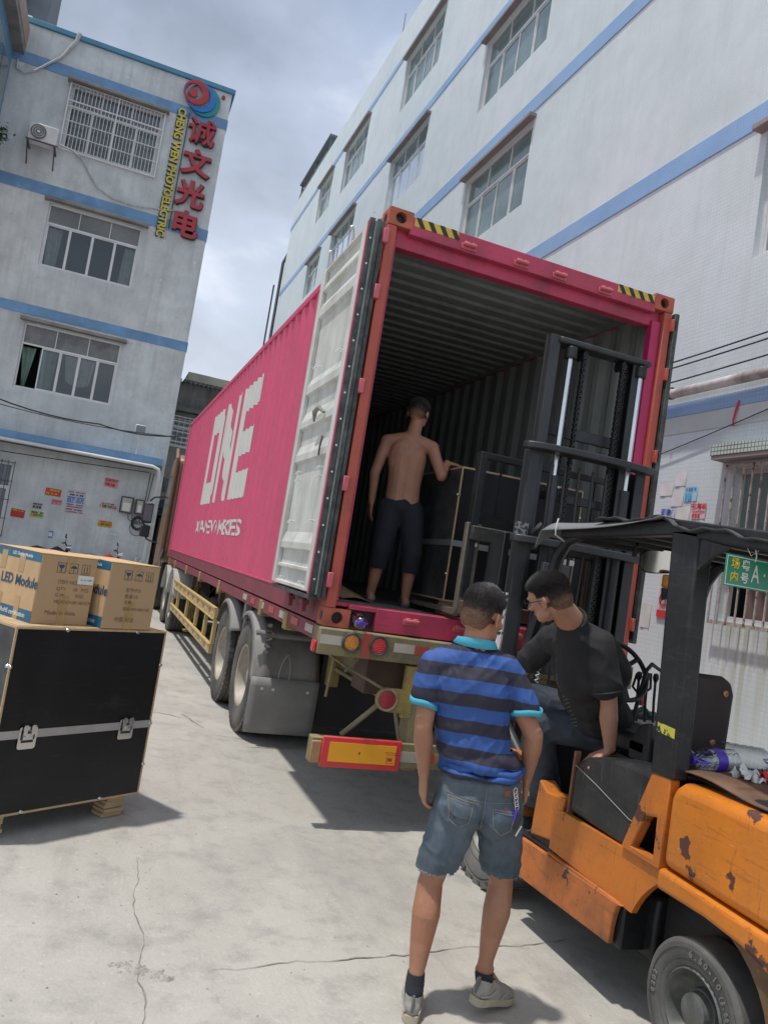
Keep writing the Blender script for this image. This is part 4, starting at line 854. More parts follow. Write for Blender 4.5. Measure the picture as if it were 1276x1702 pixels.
def wheel(x, y, parent, flip=1, R_=.52, tm=None, rm=None, mt=None, mr=None):
    e_ = bpy.data.objects.new('wheel', None)
    t = link('wheel', tm or TM, mt or M_tyred, parent, world=True); t.location = (x, y, R_); t.rotation_euler = (random.random()*6, 0, 0 if flip > 0 else math.pi)
    WM[t.name] = Matrix.LocRotScale(t.location, t.rotation_euler, None)
    r = link('rim', rm or RM_, mr or M_rim, t, world=False); return t
# ================================================================ TRAILER
M_ytr = mat('dirty_yellow_steel', (.34, .25, .075), rough=.75, var=.2, vscale=3, dirt=(.14, .11, .07), damt=.8, dscale=5, chips=(.10, .06, .04), cscale=12, cthr=.66)
M_beam = mat('grimy_beam', (.19, .165, .11), rough=.8, var=.25, vscale=3, dirt=(.36, .28, .07), damt=.55, dscale=5)
scuff(M_beam, dark=(.06, .05, .04), grime=.7); scuff(M_ytr, dark=(.07, .05, .03), grime=.6)
M_rustb = mat('rusty_brown_steel', (.10, .055, .035), rough=.85, var=.3, vscale=4, dirt=(.05, .04, .035), damt=.6)
M_guard = mat('side_guard_yellow', (.48, .36, .13), rough=.7, var=.12, vscale=3, dirt=(.3, .22, .1), damt=.6, dscale=4)
M_rr = mat('reflective_red', (.38, .06, .05), rough=.35, var=.12, vscale=9, dirt=(.3, .12, .08), damt=.5, dscale=6); M_rw = mat('reflective_white', (.44, .41, .36), rough=.35, var=.1, dirt=(.3, .26, .2), damt=.6, dscale=8)
M_mud = mat('grey_mudguard', (.24, .235, .22), rough=.75, var=.15, vscale=2, dirt=(.14, .135, .13), damt=.7, dscale=3, streak=(.30, .29, .27), samt=.5)
M_flap = mat('mud_flap_rubber', (.24, .235, .225), rough=.7, var=.15, vscale=3, dirt=(.17, .165, .15), damt=.6)
tr = thing('container_trailer', 'dirty yellow skeletal trailer under the container with twin rear axles and red-yellow rear board', 'trailer', (1.2, 4, 0))
for x in (.72, 1.62): b = MB(); b.box(x, x+.14, .05, 11.2, 1.06, 1.09); b.box(x+.05, x+.09, .05, 11.2, .78, 1.06); b.box(x, x+.14, .05, 11.2, .75, .78); b.build('chassis_beam', M_beam, tr, smooth=False)
b = MB(); b.box(-.03, 2.47, -.06, .10, 1.115, 1.29); b.build('rear_beam', M_beam, tr, bevel=.01)
for y in (1.0, 2.0, 4.6, 6.5, 8.3, 10.3, 11.6): MB().box(-.0, 2.44, y, y+.12, 1.14, 1.28).build('cross_beam', M_ytr, tr, bevel=.006)
b = MB(); b.box(.01, .06, .11, 11.4, 1.18, 1.285); b.box(2.38, 2.43, .11, 11.4, 1.18, 1.285); b.build('side_beam', M_rail, tr)
for k in range(7): MB().box(.004, .0095, .25+k*.42, .45+k*.42, 1.21, 1.265).build('reflective_tape', M_rr if k % 2 else M_rw, tr, smooth=False)
MB().box(.40, .70, .12, .4, .86, 1.11).build('rear_cross_plate', M_rustb, tr); MB().box(.64, 1.82, 1.93, 1.95, .22, .95).build('under_trailer_shade_sheet', M_blk, tr); MB().box(1.45, 2.2, .12, .4, .7, 1.11).build('rear_cross_plate', M_rustb, tr)  # black sheet between the wheels is added, stands in for under-trailer shade
MB().box(.70, .80, -.04, .12, .40, 1.115).build('bumper_post', M_beam, tr, bevel=.006); MB().box(1.66, 1.76, -.04, .12, .40, 1.115).build('bumper_post', M_beam, tr, bevel=.006)
MB().box(.63, .70, -.045, .0, .75, 1.1).build('bumper_gusset', M_ytr, tr)
MB().box(.03, 2.42, -.06, .02, .42, .585).build('rear_bumper', M_beam, tr, bevel=.008)
rbrd = MB().box(.10, .66, -.085, -.066, .40, .60).build('rear_marker_board', mat('marker_red', (.62, .04, .05), rough=.4, var=.1, dirt=(.5, .1, .08), damt=.4), tr, bevel=.008)
MB().box(.15, .62, -.090, -.0855, .44, .565).build('marker_centre', mat('marker_orange', (.80, .36, .02), rough=.4, var=.08), rbrd)
text('3M', .035, basis((.575, -.0915, .475), (1, 0, 0), (0, 0, 1)), I['r'], rbrd, offset=.001); 
b = MB(); b.box(.54, .62, -.0915, -.0905, .520, .524); b.box(.55, .61, -.0915, -.0905, .508, .511); b.box(.55, .61, -.0915, -.0905, .452, .455); b.build('fine_print', I['r'], rbrd)
for x, z in ((.36, .505), (.62, .51)): MB().cyl((x, -.093, z), (x, -.090, z), .007, n=8).build('board_screw', M_iron, rbrd)
MB().box(.03, .10, -.078, -.061, .42, .565).build('orange_side_marker', mat('faded_orange', (.42, .22, .10), rough=.6, dirt=(.2, .15, .1), damt=.7, dscale=9), tr, bevel=.012)
for x0, x1, m in ((.66, .80, M_rw), (.80, .92, M_rr), (.92, 1.05, M_ytr), (1.5, 1.62, M_rw), (1.62, 1.75, M_rr), (1.75, 2.3, M_ytr)): MB().box(x0, x1, -.0645, -.0605, .46, .53).build('reflective_tape', m, tr, smooth=False)
for x0, x1, m in ((-.02, .13, M_rw), (.27, .335, M_rr), (.50, .65, M_rw), (.65, .76, M_rr), (.76, .9, M_ytr), (1.56, 1.66, M_rw), (1.58, 1.72, M_rr), (1.72, 1.8, M_rw), (1.95, 2.2, M_rr)):
    MB().box(x0, x1, -.0645-(.001 if x0 == 1.58 else 0), -.0605, (1.125 if x0 == .27 else 1.185), (1.285 if x0 == .27 else 1.245)).build('reflective_tape', m, tr, smooth=False)
M_lred = mat('red_lens', (.55, .01, .02), rough=.12, var=.25, vscale=40, spec=.8, bump=.8, bscale=90); M_lamb = mat('amber_lens', (.65, .26, .01), rough=.12, var=.3, vscale=40, spec=.8, bump=.8, bscale=90); M_lold = mat('faded_red_lens', (.34, .035, .05), rough=.4, var=.2, vscale=14)
def lamp(x, z, r, m, ring, dots=True, y=-.06, d=.03):
    h = MB().lathe([(0, r*1.28), (-d*.9, r*1.26), (-d, r*1.15), (-d*.9, r), (-d*.6, r*.99)], (x, y, z), 'Y', 28).build('tail_light', ring, tr)
    MB().lathe([(-d*.6, r), (-d*.75, r*.7), (-d*.8, 0)], (x, y, z), 'Y', 28).build('lens', m, h)
    if dots:
        b = MB()
        for rr_, n_ in ((r*.85, 18), (r*.6, 12), (r*.33, 7), (0, 1)):
            for k in range(n_): b.lathe([(-d*.8-.004, 0), (-d*.8, .005)], (x+rr_*math.cos(6.283*k/n_), y, z+rr_*math.sin(6.283*k/n_)), 'Y', 6)
        props(b.build('light_diodes', mat('diode', (.75, .25, .08) if m is M_lamb else (.8, .10, .08), rough=.2), h), kind='stuff')
lamp(.19, 1.215, .052, M_lamb, M_gask); lamp(.385, 1.215, .052, M_lred, M_gask); lamp(2.05, 1.215, .052, M_lred, M_gask); lamp(2.24, 1.215, .052, M_lamb, M_gask)
MB().box(.53, .64, -.05, -.03, .78, .94).build('lamp_bracket', M_ytr, tr); lamp(.505, .865, .062, M_lold, M_beam, False, y=-.05)
MB().box(-.055, -.031, -.04, .03, 1.12, 1.2).build('side_marker_light', M_lred, tr, bevel=.01)
for p0, p1, r in (((.50, .0, .84), (.25, .02, .59), .018), ((.50, .0, .92), (.20, .1, 1.05), .010), ((.60, .0, .80), (.66, .0, .6), .014), ((.20, .1, 1.05), (.12, .3, 1.1), .008), ((.30, .05, 1.1), (.22, .06, 1.0), .008), ((.18, .2, 1.1), (.16, .2, .8), .01)): MB().cyl(p0, p1, r, n=8).build('brace_rod', M_beam, tr)
# axles and wheels
for y in (2.50, 3.84):
    MB().cyl((.1, y, .52), (2.34, y, .52), .075).build('axle', M_rustb, tr)
    for x, f in ((.155, 1), (.475, -1), (1.963, 1), (2.283, -1)): wheel(x, y, tr, f)
    for x in (.70, 1.66): b = MB(); b.tube([(x, y-.5, .68), (x, y, .60), (x, y+.5, .68)], .04, 6); b.box(x-.05, x+.05, y-.1, y+.1, .55, .78); b.build('leaf_spring', M_rustb, tr)
for y in (3.17, 1.9, 4.5): MB().box(.68, .78, y-.08, y+.08, .6, 1.06).build('spring_hanger', M_ytr, tr, bevel=.01)
# mudguards: curved shells over each wheel
def fender(y, a0, a1, nm, x0=-.01, x1=.63):
    b = MB(); Rf = .60; ns = 28
    pts = [(y+Rf*math.cos(lerp(a0, a1, k/ns)), .54+Rf*math.sin(lerp(a0, a1, k/ns))) for k in range(ns+1)]
    xs = [(x0, -.05), (x0+.015, -.01), (x0+.07, 0), (x0+.09, .012), (x0+.13, .012), (x0+.15, 0), (x1-.15, 0), (x1-.07, 0), (x1, -.03)]
    vs = []
    for k, (yy, zz) in enumerate(pts):
        t = lerp(a0, a1, k/ns)
        for x, d in xs: vs.append((x, yy+d*math.cos(t), zz+d*math.sin(t)))
    m = len(xs); b.add(vs, [(k*m+i, k*m+i+1, (k+1)*m+i+1, (k+1)*m+i) for k in range(ns) for i in range(m-1)])
    o = b.build(nm, M_mud, tr); s_ = o.modifiers.new('thick', 'SOLIDIFY'); s_.thickness = .006; return o
fender(2.50, R(60), R(176), 'mudguard'); fender(3.84, R(30), R(150), 'mudguard'); fender(2.50, R(60), R(176), 'mudguard', 1.82, 2.46)
# rear drop of the mudguard and flap
for x0 in (-.01, 1.83):
    b = MB(); b.grid(lambda u, v: (lerp(x0, x0+.63, u), 1.888-.012*math.sin(v*2)-.006*math.sin(u*5), lerp(.13, .62, v)), 10, 6); o = b.build('mud_flap', M_flap, tr); o.modifiers.new('thick', 'SOLIDIFY').thickness = .008
MB().tube([(-.02, 1.93, 1.0), (.2, 1.93, .99), (.9, 1.95, 1.0)], .025, 8).build('mudguard_stay', M_mud, tr)
b = MB(); b.tube([(.28+.05*math.sin(t), 1.86+.02*math.cos(t), .72-.12*math.cos(t)-.06*abs(math.sin(t))) for t in [i*.45 for i in range(14)]], .006, 5, True); b.build('moulded_loop', M_mud, tr)
b = MB()
for z, q in ((1.08, .03), (1.02, .05), (.96, .04), (.9, .05), (.85, .03)): b.box(.06, .06+q*1.4, 1.868, 1.878, z-.018, z+.012)
b.build('mud_splatter_label', mat('label_grey', (.3, .29, .27), rough=.9, chips=(.05, .05, .05), cscale=30, cthr=.5), tr)
for x in (.10, .2, .52): MB().cyl((x, 1.872, .52), (x, 1.862, .52), .014, n=8).build('flap_bolt', M_alu, tr)
# side guards
def guard(xo):
    g1 = MB(); g1.box(xo-.02, xo+.02, 4.42, 9.6, .84, .95); g1.box(xo-.035, xo+.01, 4.42, 9.6, .95, .965); g1.box(xo-.035, xo+.01, 4.42, 9.6, .82, .835); a = g1.build('side_guard', M_guard, tr)
    g2 = MB(); g2.box(xo-.02, xo+.02, 4.42, 9.6, .42, .52); g2.box(xo-.035, xo+.01, 4.42, 9.6, .52, .535); g2.build('lower_rail', M_guard, a)
    for y in (4.47, 5.25, 6.2, 7.4, 8.8, 9.55): MB().box(xo-.01, xo+.03, y-.05, y+.05, .536, .819).build('upright', M_guard, a)
    for k in range(17):
        y = 4.5+k*.3
        for z in (.87, .45): MB().box(xo-.0215-.002, xo-.0205, y, y+.15, z, z+.05).build('reflective_tape', M_rr if k % 2 else M_rw, a, smooth=False)
guard(.0); guard(2.43)
# landing legs, valves, boxes, hoses
for y in (8.9, 9.0+.3, 5.1):
    pass
for x in (.35, 2.0):
    b = MB(); b.box(x-.05, x+.05, 9.35, 9.47, .32, 1.1); b.cyl((x, 9.41, .12), (x, 9.41, .34), .035); b.box(x-.1, x+.1, 9.3, 9.52, .08, .12); b.build('landing_leg', M_ytr, tr, bevel=.006)
for y in (10.6, 8.0, 7.3, 3.2, 5.0): b = MB(); b.cyl((.12, y, 1.29), (.12, y, 1.16), .05, n=12); b.box(.09, .15, y-.06, y+.06, 1.0, 1.16); b.cyl((.12, y, 1.0), (.12, y, .85), .025); b.build('twist_lock', M_mud if y in (3.2,) else M_rustb, tr)
b = MB(); b.cyl((.4, 6.4, .8), (.4, 7.2, .8), .12, n=18); b.cyl((.9, 5.5, .85), (.9, 6.4, .85), .12, n=18); b.build('air_tank', M_rustb, tr)
b = MB(); random.seed(9)
for k in range(10): b.tube([(random.uniform(.3, 1.2), 4.6+k*.5, random.uniform(.7, 1.1)), (random.uniform(.3, .9), 5.0+k*.5, random.uniform(.6, .9)), (random.uniform(.3, 1.2), 5.6+k*.5, random.uniform(.7, 1.1))], .012, 5)
props(b.build('brake_hoses', M_cab, tr), kind='stuff')
MB().box(.18, .58, 10.75, 11.0, .52, .95).build('tool_box', M_mud, tr, bevel=.01); MB().box(.25, .5, 8.9, 8.92, .62, .75).build('plate_095', mat('old_plate_yellow', (.36, .26, .08), rough=.6), tr)
text('095', .11, basis((.375, 8.895, .685), (1, 0, 0), (0, 0, 1)), M_iron, tr, offset=.004)
# yellow diagonal tank sign etc
MB().box(.30, .32, 5.9, 6.7, 1.0, 1.12).build('side_plate', M_ytr, tr); MB().box(.295, .299, 6.0, 6.3, 1.03, 1.09).build('red_label', M_rr, tr)
# ================================================================ TRACTOR
M_cab_ = mat('tan_brown_cab', (.20, .115, .065), rough=.4, var=.15, vscale=1.5, dirt=(.14, .10, .07), damt=.6, dscale=2)
tk = thing('tractor_truck', 'brown cab-over tractor truck coupled in front of the container', 'truck', (1.2, 12, 0))
poly = [(12.62, 1.15), (14.2, .95), (14.75, .5), (14.95, .55), (14.98, 1.5), (14.75, 2.6), (14.45, 3.3), (14.1, 3.52), (12.85, 3.55), (12.66, 3.4)]
b = MB(); b.ext(poly, 'X', -.07, 2.50); b.build('cab', M_cab_, tk, bevel=.07, seg=4)
b = MB(); b.ext([(12.57, 1.2), (12.66, 1.2), (12.70, 3.42), (13.0, 3.66), (12.9, 3.68), (12.6, 3.45)], 'X', -.14, -.075); b.build('side_deflector', M_cab_, tk, bevel=.015)
MB().box(-.079, -.072, 12.9, 13.7, 1.3, 2.2).build('door', M_cab_, tk, bevel=.004); MB().box(-.08, -.072, 13.5, 14.4, 2.2, 3.1).build('side_window', M_glass, tk)
MB().box(-.02, 2.45, 12.9, 14.6, .5, 1.1).build('cab_underbody', M_blk, tk)
for x in (.02, 2.25): wheel(x+.1, 14.0, tk, 1)
for y in (10.0, 11.35):
    for x, f in ((.14, 1), (.46, -1), (1.96, 1), (2.28, -1)): wheel(x, y, tk, f)
    MB().cyl((.1, y, .52), (2.3, y, .52), .09).build('axle', M_blk, tk)
for x in (.72, 1.62): MB().box(x, x+.08, 9.3, 14.3, .7, .95).build('frame_rail', M_iron, tk)
def tfender(x0, x1, y, m):
    b = MB(); ns = 16; vs = []
    for k in range(ns+1):
        t = lerp(R(10), R(170), k/ns)
        for x in (x0, x1): vs.append((x, y+.6*math.cos(t), .54+.6*math.sin(t)))
    b.add(vs, [(2*k, 2*k+1, 2*k+3, 2*k+2) for k in range(ns)]); o = b.build('mudguard', m, tk); o.modifiers.new('thick', 'SOLIDIFY').thickness = .01
M_lgrey = mat('light_grey_mudguard', (.34, .33, .30), rough=.6, dirt=(.2, .19, .17), damt=.6)
tfender(-.05, .62, 10.0, M_lgrey); tfender(-.05, .62, 11.35, M_lgrey)
MB().box(-.05, .0, 9.62, 9.72, .35, .95).build('mud_flap', M_lgrey, tk)
mr = MB(); mr.box(-.50, -.27, 15.0, 15.12, 1.95, 2.45); mr.box(-.50, -.27, 15.0, 15.12, 1.60, 1.9)
mrr = mr.build('mirror_housing', M_blk, tk, bevel=.03); b = MB(); b.tube([(-.38, 15.05, 2.5), (-.3, 15.0, 2.6), (-.06, 14.6, 2.65)], .02, 6); b.tube([(-.38, 15.05, 1.65), (-.3, 15.0, 1.55), (-.06, 14.6, 1.5)], .02, 6); b.build('mirror_arm', M_blk, mrr)
MB().box(-.48, -.29, 14.985, 14.999, 2.0, 2.4).build('mirror_glass', M_glass, mrr)
b = MB(); b.tube([(-.07, 12.55, 1.4), (-.12, 12.5, 1.2), (-.1, 12.4, 1.05)], .03, 6); b.cyl((1.9, 12.5, 1.0), (1.9, 12.5, 3.4), .07); b.build('exhaust_stack', M_iron, tk)
MB().box(.1, .6, 12.3, 12.6, .5, 1.2).build('battery_box', M_iron, tk, bevel=.02)
# ================================================================ PLYWOOD CRATES
M_film = mat('black_film_plywood', (.005, .006, .008), rough=.38, spec=.35, var=.3, vscale=2.5, dirt=(.012, .012, .014), damt=.4, dscale=1.2)
M_film2 = mat('dusty_black_plywood', (.03, .033, .035), rough=.5, var=.3, vscale=4, dirt=(.10, .105, .10), damt=.7, dscale=5)
M_ply = mat('plywood_edge', (.42, .30, .17), rough=.8, var=.2, vscale=12, stretch=(1, 1, 6))
M_strip = mat('aluminium_strip', (.45, .45, .46), rough=.38, metal=.7, var=.1, dirt=(.25, .25, .26), damt=.4)
def latch(b, c, M):
    """butterfly latch dish facing -Y in local coords"""
    x, z = c
    b.box(x-.045, x+.045, -.012, -.004, z-.055, z+.05, M); b.box(x-.035, x+.035, -.018, -.012, z-.06, z-.045, M)
    for q in (-1, 1): b.cyl(M @ Vector((x+q*.03, -.014, z+.055)), M @ Vector((x+q*.03, -.022, z+.055)), .01, n=8)
def crate(name, lab, loc, rz, L, D, H, zb, latches, band=.0):
    t = thing(name, lab, 'crate', loc, rz); I4 = Matrix.Identity(4)
    K = dict(parent=t, world=False)
    MB().box(.006, L-.006, .006, D-.006, zb+.006, zb+H-.006).build('plywood_box', M_film, **K)
    for q in ((0, L, -.002, .005),): MB().box(.009, L-.009, -.002, .0055, zb+.012, zb+H-.012).build('front_panel', M_film, smooth=False, **K)
    MB().box(-.002, .0055, .009, D-.009, zb+.012, zb+H-.012).build('side_panel', M_film2, smooth=False, **K)
    e = MB()
    for z in (zb, zb+H-.012): e.box(-.004, L+.004, -.004, .010, z, z+.012); e.box(-.004, .010, .01, D, z, z+.012); e.box(L-.010, L+.004, .01, D, z, z+.012)
    e.box(-.004, L+.004, D-.01, D+.004, zb+H-.012, zb+H)
    lo, hi = MB(), MB()
    for k in range(0, 6): q = lo if k < 3 else hi; q.add(e.v[8*k:8*k+8], [tuple(i-8*k for i in f) for f in e.f[6*k:6*k+6]])
    lo.build('plywood_edge', M_ply, **K); hi.build('plywood_edge', M_ply, **K)
    MB().box(-.0045, .006, -.0045, .006, zb+.012, zb+H-.012).build('corner_edge', M_ply, **K); MB().box(L-.006, L+.0045, -.0045, .006, zb+.012, zb+H-.012).build('corner_edge', M_ply, **K)
    MB().box(.01, L-.01, .01, D-.01, zb+H, zb+H+.004).build('top_panel', M_ply, **K)
    zm = zb+H*(.43+band); MB().box(-.006, L+.006, -.007, -.0025, zm-.022, zm+.022).build('metal_strip', M_strip, **K); MB().box(-.007, -.0025, -.006, D, zm-.022, zm+.022).build('metal_strip', M_strip, **K)
    b = MB()
    for x, z in ((.30*L, zb+H-.012), (.78*L, zb+H-.012), (.22*L, zb+.012), (.72*L, zb+.012), (.0, zb+H*.79), (L, zb+H*.79), (L, zb+H*.18), (L, zm)):
        b.lathe([(-.006, .012), (-.012, .009), (-.014, 0)], (x, 0, z), 'Y', 10)
    for z in (zb+H*.79, zb+H*.2): b.lathe([(-.006, .012), (-.012, .009), (-.014, 0)], (0, .015, z), 'X', 10)
    props(b.build('corner_clips', M_chrome, **K), kind='stuff')
    for x in latches:
        b = MB(); w_ = .052; n = 6; pl = []
        for cx_, cz_, a0 in ((w_-.015, .06-.015, 0), (-w_+.015, .06-.015, 90), (-w_+.015, -.06+.015, 180), (w_-.015, -.06+.015, 270)):
            for k in range(n): a = R(a0+90*k/(n-1)); pl.append((x+cx_+.015*math.cos(a), zm-.02+cz_+.015*math.sin(a)))
        b.ext(pl, 'Y', -.011, -.0072); la = b.build('latch', M_chrome, **K)
        b = MB(); b.box(x-.028, x+.028, -.018, -.0112, zm-.03, zm+.02); b.cyl((x, -.017, zm-.01), (x, -.026, zm-.01), .016, n=14); b.box(x-.02, x+.02, -.028, -.0255, zm-.013, zm-.007)
        for q in (-.034, .012): MB().box(x+q, x+q+.022, -.024, -.0182, zm, zm+.05).build('latch_wing', M_chrome, la, world=False)
        b.build('latch_handle', M_chrome, la, world=False, bevel=.002); b = MB(); b.box(x-.034, x+.034, -.0125, -.0108, zm-.045, zm-.032); b.box(x-.04, x-.030, -.0125, -.0108, zm-.03, zm+.02); b.box(x+.030, x+.04, -.0125, -.0108, zm-.03, zm+.02); b.box(x-.010, x+.010, -.019, -.0178, zm+.006, zm+.018); props(b.build('latch_recess', M_blk, la, world=False), kind='stuff')
    for x in (.80*L, .02*L):
        for k in range(5):
            z1_ = zb-.002-k*(zb-.004)/5; h = (zb-.004)/5-.003
            MB().box(x-.004*k, x+.12+.003*(k % 2), .02+.006*(k % 3), .13, z1_-h, z1_).build('skid_board', M_ply, **K)
    return t
cr1 = crate('plywood_crate', 'large black plywood crate with silver latches on wooden skids at left, under the cartons', (-1.79, -.48, 0), .60, .98, .62, 1.005, .125, (.17, .80))
cr2 = crate('plywood_crate', 'tall black plywood crate standing inside the container on the forklift forks', (.985, .32, Z0+.158), -.035, 1.05, .85, 1.02, .105, (.14, .8), .0)
# cartons
M_card = mat('carton_cardboard', (.42, .28, .155), rough=.85, var=.08, vscale=3, dirt=(.36, .24, .13), damt=.5, dscale=6); M_cardl = mat('carton_light_side', (.50, .34, .18), rough=.8, var=.1, vscale=5, dirt=(.40, .25, .12), damt=.5, dscale=8)
M_btape = mat('blue_print', (.015, .11, .20), rough=.5, var=.2, vscale=9); M_ptape = mat('packing_tape', (.38, .25, .11), rough=.25, var=.12, vscale=8, spec=.7); M_ink = mat('carton_ink', (.02, .06, .12), rough=.7); M_inkb = mat('carton_ink_brown', (.17, .10, .06), rough=.8)
def carton(lab, loc, rz, W_, D, H, ttl, lines):
    t = thing('carton_box', lab, 'box', loc, rz); K = dict(parent=t, world=False)
    MB().box(0, W_, 0, D, 0, H).build('cardboard_body', M_card, bevel=.004, **K)
    MB().box(-.0012, -.0004, .004, D-.004, .004, H-.004).build('printed_side', M_cardl, smooth=False, **K)
    b = MB(); b.box(-.002, W_+.002, -.002, D+.002, H, H+.006); b.build('top_flap', M_cardl, bevel=.003, **K)
    for z0, z1 in ((.0, .065), (H-.05, H-.002)): MB().box(-.002, -.0013, .002, D, z0, z1).build('blue_band', M_btape, smooth=False, **K)
    for a in (.3, .72): 
        MB().box(-.0028, -.0021, a*D, a*D+.05, .0, H*.33).build('packing_tape', M_ptape, smooth=False, **K); MB().box(-.0028, -.0021, a*D+.02, a*D+.08, H*.68, H-.02).build('packing_tape', M_ptape, smooth=False, **K)
    MB().box(W_*.42, W_*.42+.055, -.0022, -.0006, .0, H*.42).build('packing_tape', M_ptape, smooth=False, **K); MB().box(W_*.44, W_*.44+.055, -.0022, -.0006, H*.78, H).build('packing_tape', M_ptape, smooth=False, **K)
    sM = lambda y, z: basis((-.0032, y, z), (0, -1, 0), (0, 0, 1))
    text(ttl, .078, sM(D*.40, H*.55), M_ink, world=False, parent=t, offset=.002)
    text('RoHS certification', .036, sM(D*.42, .033), I['w'], world=False, parent=t, offset=.0008); text('LED Display Module', .026, sM(D*.42, H-.026), I['w'], world=False, parent=t, offset=.0006)
    b = MB(); b.lathe([(0, .014), (0, .018)], (-.0033, D*.86, .033), 'X', 18); b.build('round_emblem', I['w'], **K)
    fM = lambda x, z: basis((x, -.003, z), (1, 0, 0), (0, 0, 1))
    for i, cx_ in enumerate((.36, .58, .80)):
        x = cx_*W_; z = H*.83; s = .026; b = MB()
        for q in ((x-s, x+s, z-s*1.1, z-s*1.1+.002), (x-s, x+s, z+s*1.1-.002, z+s*1.1), (x-s, x-s+.002, z-s*1.1, z+s*1.1), (x+s-.002, x+s, z-s*1.1, z+s*1.1)): b.box(q[0], q[1], -.0022, -.0008, q[2], q[3])
        if i == 0: b.ext([(x-.018, z+.016), (x+.018, z+.016), (x+.012, z), (x+.002, z-.006), (x+.002, z-.018), (x+.01, z-.021), (x-.01, z-.021), (x-.002, z-.018), (x-.002, z-.006), (x-.012, z)], 'Y', -.0024, -.0008)
        if i == 1:
            b.ext([(x+.02*math.cos(a), z+.016*math.sin(a)) for a in [k*math.pi/10 for k in range(11)]], 'Y', -.0024, -.0008); b.box(x-.0015, x+.0015, -.0024, -.0008, z-.02, z)
        if i == 2:
            for q in (-.009, .009): b.box(x+q-.002, x+q+.002, -.0024, -.0008, z-.012, z+.018)
            b.box(x-.018, x+.018, -.0024, -.0008, z-.021, z-.017)
        b.build('handling_symbol', M_ink if i < 2 else M_inkb, smooth=False, **K)
    for (s, sz, x, z) in lines: text(s, sz, fM(x*W_, z*H), M_inkb, world=False, parent=t, align='LEFT')
    return t
bx1 = carton('left carton with LED Module lettering on its side and a white shipping label', (-1.74, -.34, 1.134), .58, .345, .47, .385, 'LED Module',
       [('ITEM NO: P10', .030, .33, .62), ('QTY:     10   PCS', .028, .33, .52), ('G.W:        KGS', .028, .33, .43), ('MEAS:47×38×38.5CM', .026, .33, .33), ('Made in china', .034, .20, .17)])
MB().box(.235, .335, -.0045, -.0025, .235, .285).build('white_label', I['w'], bx1, world=False); text('16-16-1088', .016, basis((.285, -.005, .26), (1, 0, 0), (0, 0, 1)), M_ink, bx1, world=False)
bx2 = carton('right carton with Chinese print, standing on the crate beside the labelled one', (-1.375, -.195, 1.134), .58, .345, .47, .385, 'LED Module',
       [('型号:P10', .028, .36, .60), ('数量:10', .028, .36, .50), ('毛重:', .026, .36, .41), ('规格:470×380×385', .024, .36, .31), ('中国 制造', .032, .22, .14)])
# ================================================================ FORKLIFT
M_or = mat('forklift_orange', (.56, .165, .016), rough=.42, var=.10, vscale=2, dirt=(.26, .10, .03), damt=.6, dscale=3.2, chips=(.09, .035, .02), cscale=6.5, cthr=.635, bump=.08, bscale=30, spec=.5)
M_or2 = mat('worn_forklift_orange', (.48, .145, .032), rough=.6, var=.16, vscale=3.5, dirt=(.12, .06, .035), damt=.9, dscale=2.6, chips=(.06, .035, .025), cscale=9, cthr=.63, bump=.12, bscale=25)
M_orc = mat('chipped_counterweight_orange', (.60, .185, .014), rough=.36, var=.10, vscale=2, dirt=(.32, .12, .03), damt=.5, dscale=4, chips=(.085, .030, .02), cscale=4.5, cthr=.605, bump=.1, bscale=18, spec=.6)
M_grim = mat('grimy_dark_skirt', (.085, .05, .03), rough=.8, var=.4, vscale=4, dirt=(.22, .13, .05), damt=.5, dscale=5, chips=(.30, .11, .03), cscale=8, cthr=.66, bump=.4, bscale=30)
M_fblk = mat('forklift_black', (.009, .010, .012), rough=.45, spec=.4, var=.3, vscale=5, dirt=(.032, .033, .034), damt=.6, dscale=3.5, bump=.08, chips=(.16, .16, .16), cscale=22, cthr=.74)
M_mast = mat('mast_charcoal', (.022, .024, .028), rough=.45, metal=.2, var=.2, vscale=3, dirt=(.055, .057, .06), damt=.5, dscale=2.5, streak=(.065, .066, .07), samt=.5)
M_rod = mat('chrome_rod', (.55, .56, .58), rough=.22, metal=1, var=.1)
M_hoodb = mat('scuffed_black_cover', (.015, .016, .017), rough=.4, spec=.4, var=.2, vscale=5, dirt=(.05, .05, .05), damt=.6, dscale=4.5, chips=(.2, .2, .2), cscale=26, cthr=.74)
scuff(M_or, amt=.6, grime=.4); scuff(M_or2, grime=.6); scuff(M_orc, grime=.2, amt=.55, light=(.75, .45, .2)); scuff(M_fblk, dark=(.06, .06, .06), amt=.5, grime=.1); scuff(M_hoodb, dark=(.10, .10, .10), amt=.6, grime=.15)
scuff(M_film, dark=(.035, .037, .04), amt=.5, grime=.10)
fk = thing('forklift', 'orange forklift with black overhead guard and mast raised behind the container, paint chipped', 'forklift', (1.45, -1.7, 0))
F0, F1 = .88, 2.03
def fb(x0, x1, y0, y1, z0, z1, nm, m, bv=.01, par=None): return MB().box(x0, x1, y0, y1, z0, z1).build(nm, m, par or fk, bevel=bv)
def side_poly(poly, nm, m, x0=F0, x1=F0+.10, bv=.012, par=None, seg=3): return MB().ext(poly, 'X', x0, x1).build(nm, m, par or fk, bevel=bv, seg=seg)
def arc(cy, cz, r, a0, a1, n): return [(cy+r*math.cos(R(lerp(a0, a1, k/n))), cz+r*math.sin(R(lerp(a0, a1, k/n)))) for k in range(n+1)]
fb(F0+.035, F1-.035, -2.14, -1.34, .25, .66, 'inner_frame', M_fblk, .01); fb(F0+.004, F0+.05, -2.13, -1.56, .44, .452, 'step_ledge', M_or2, .003)
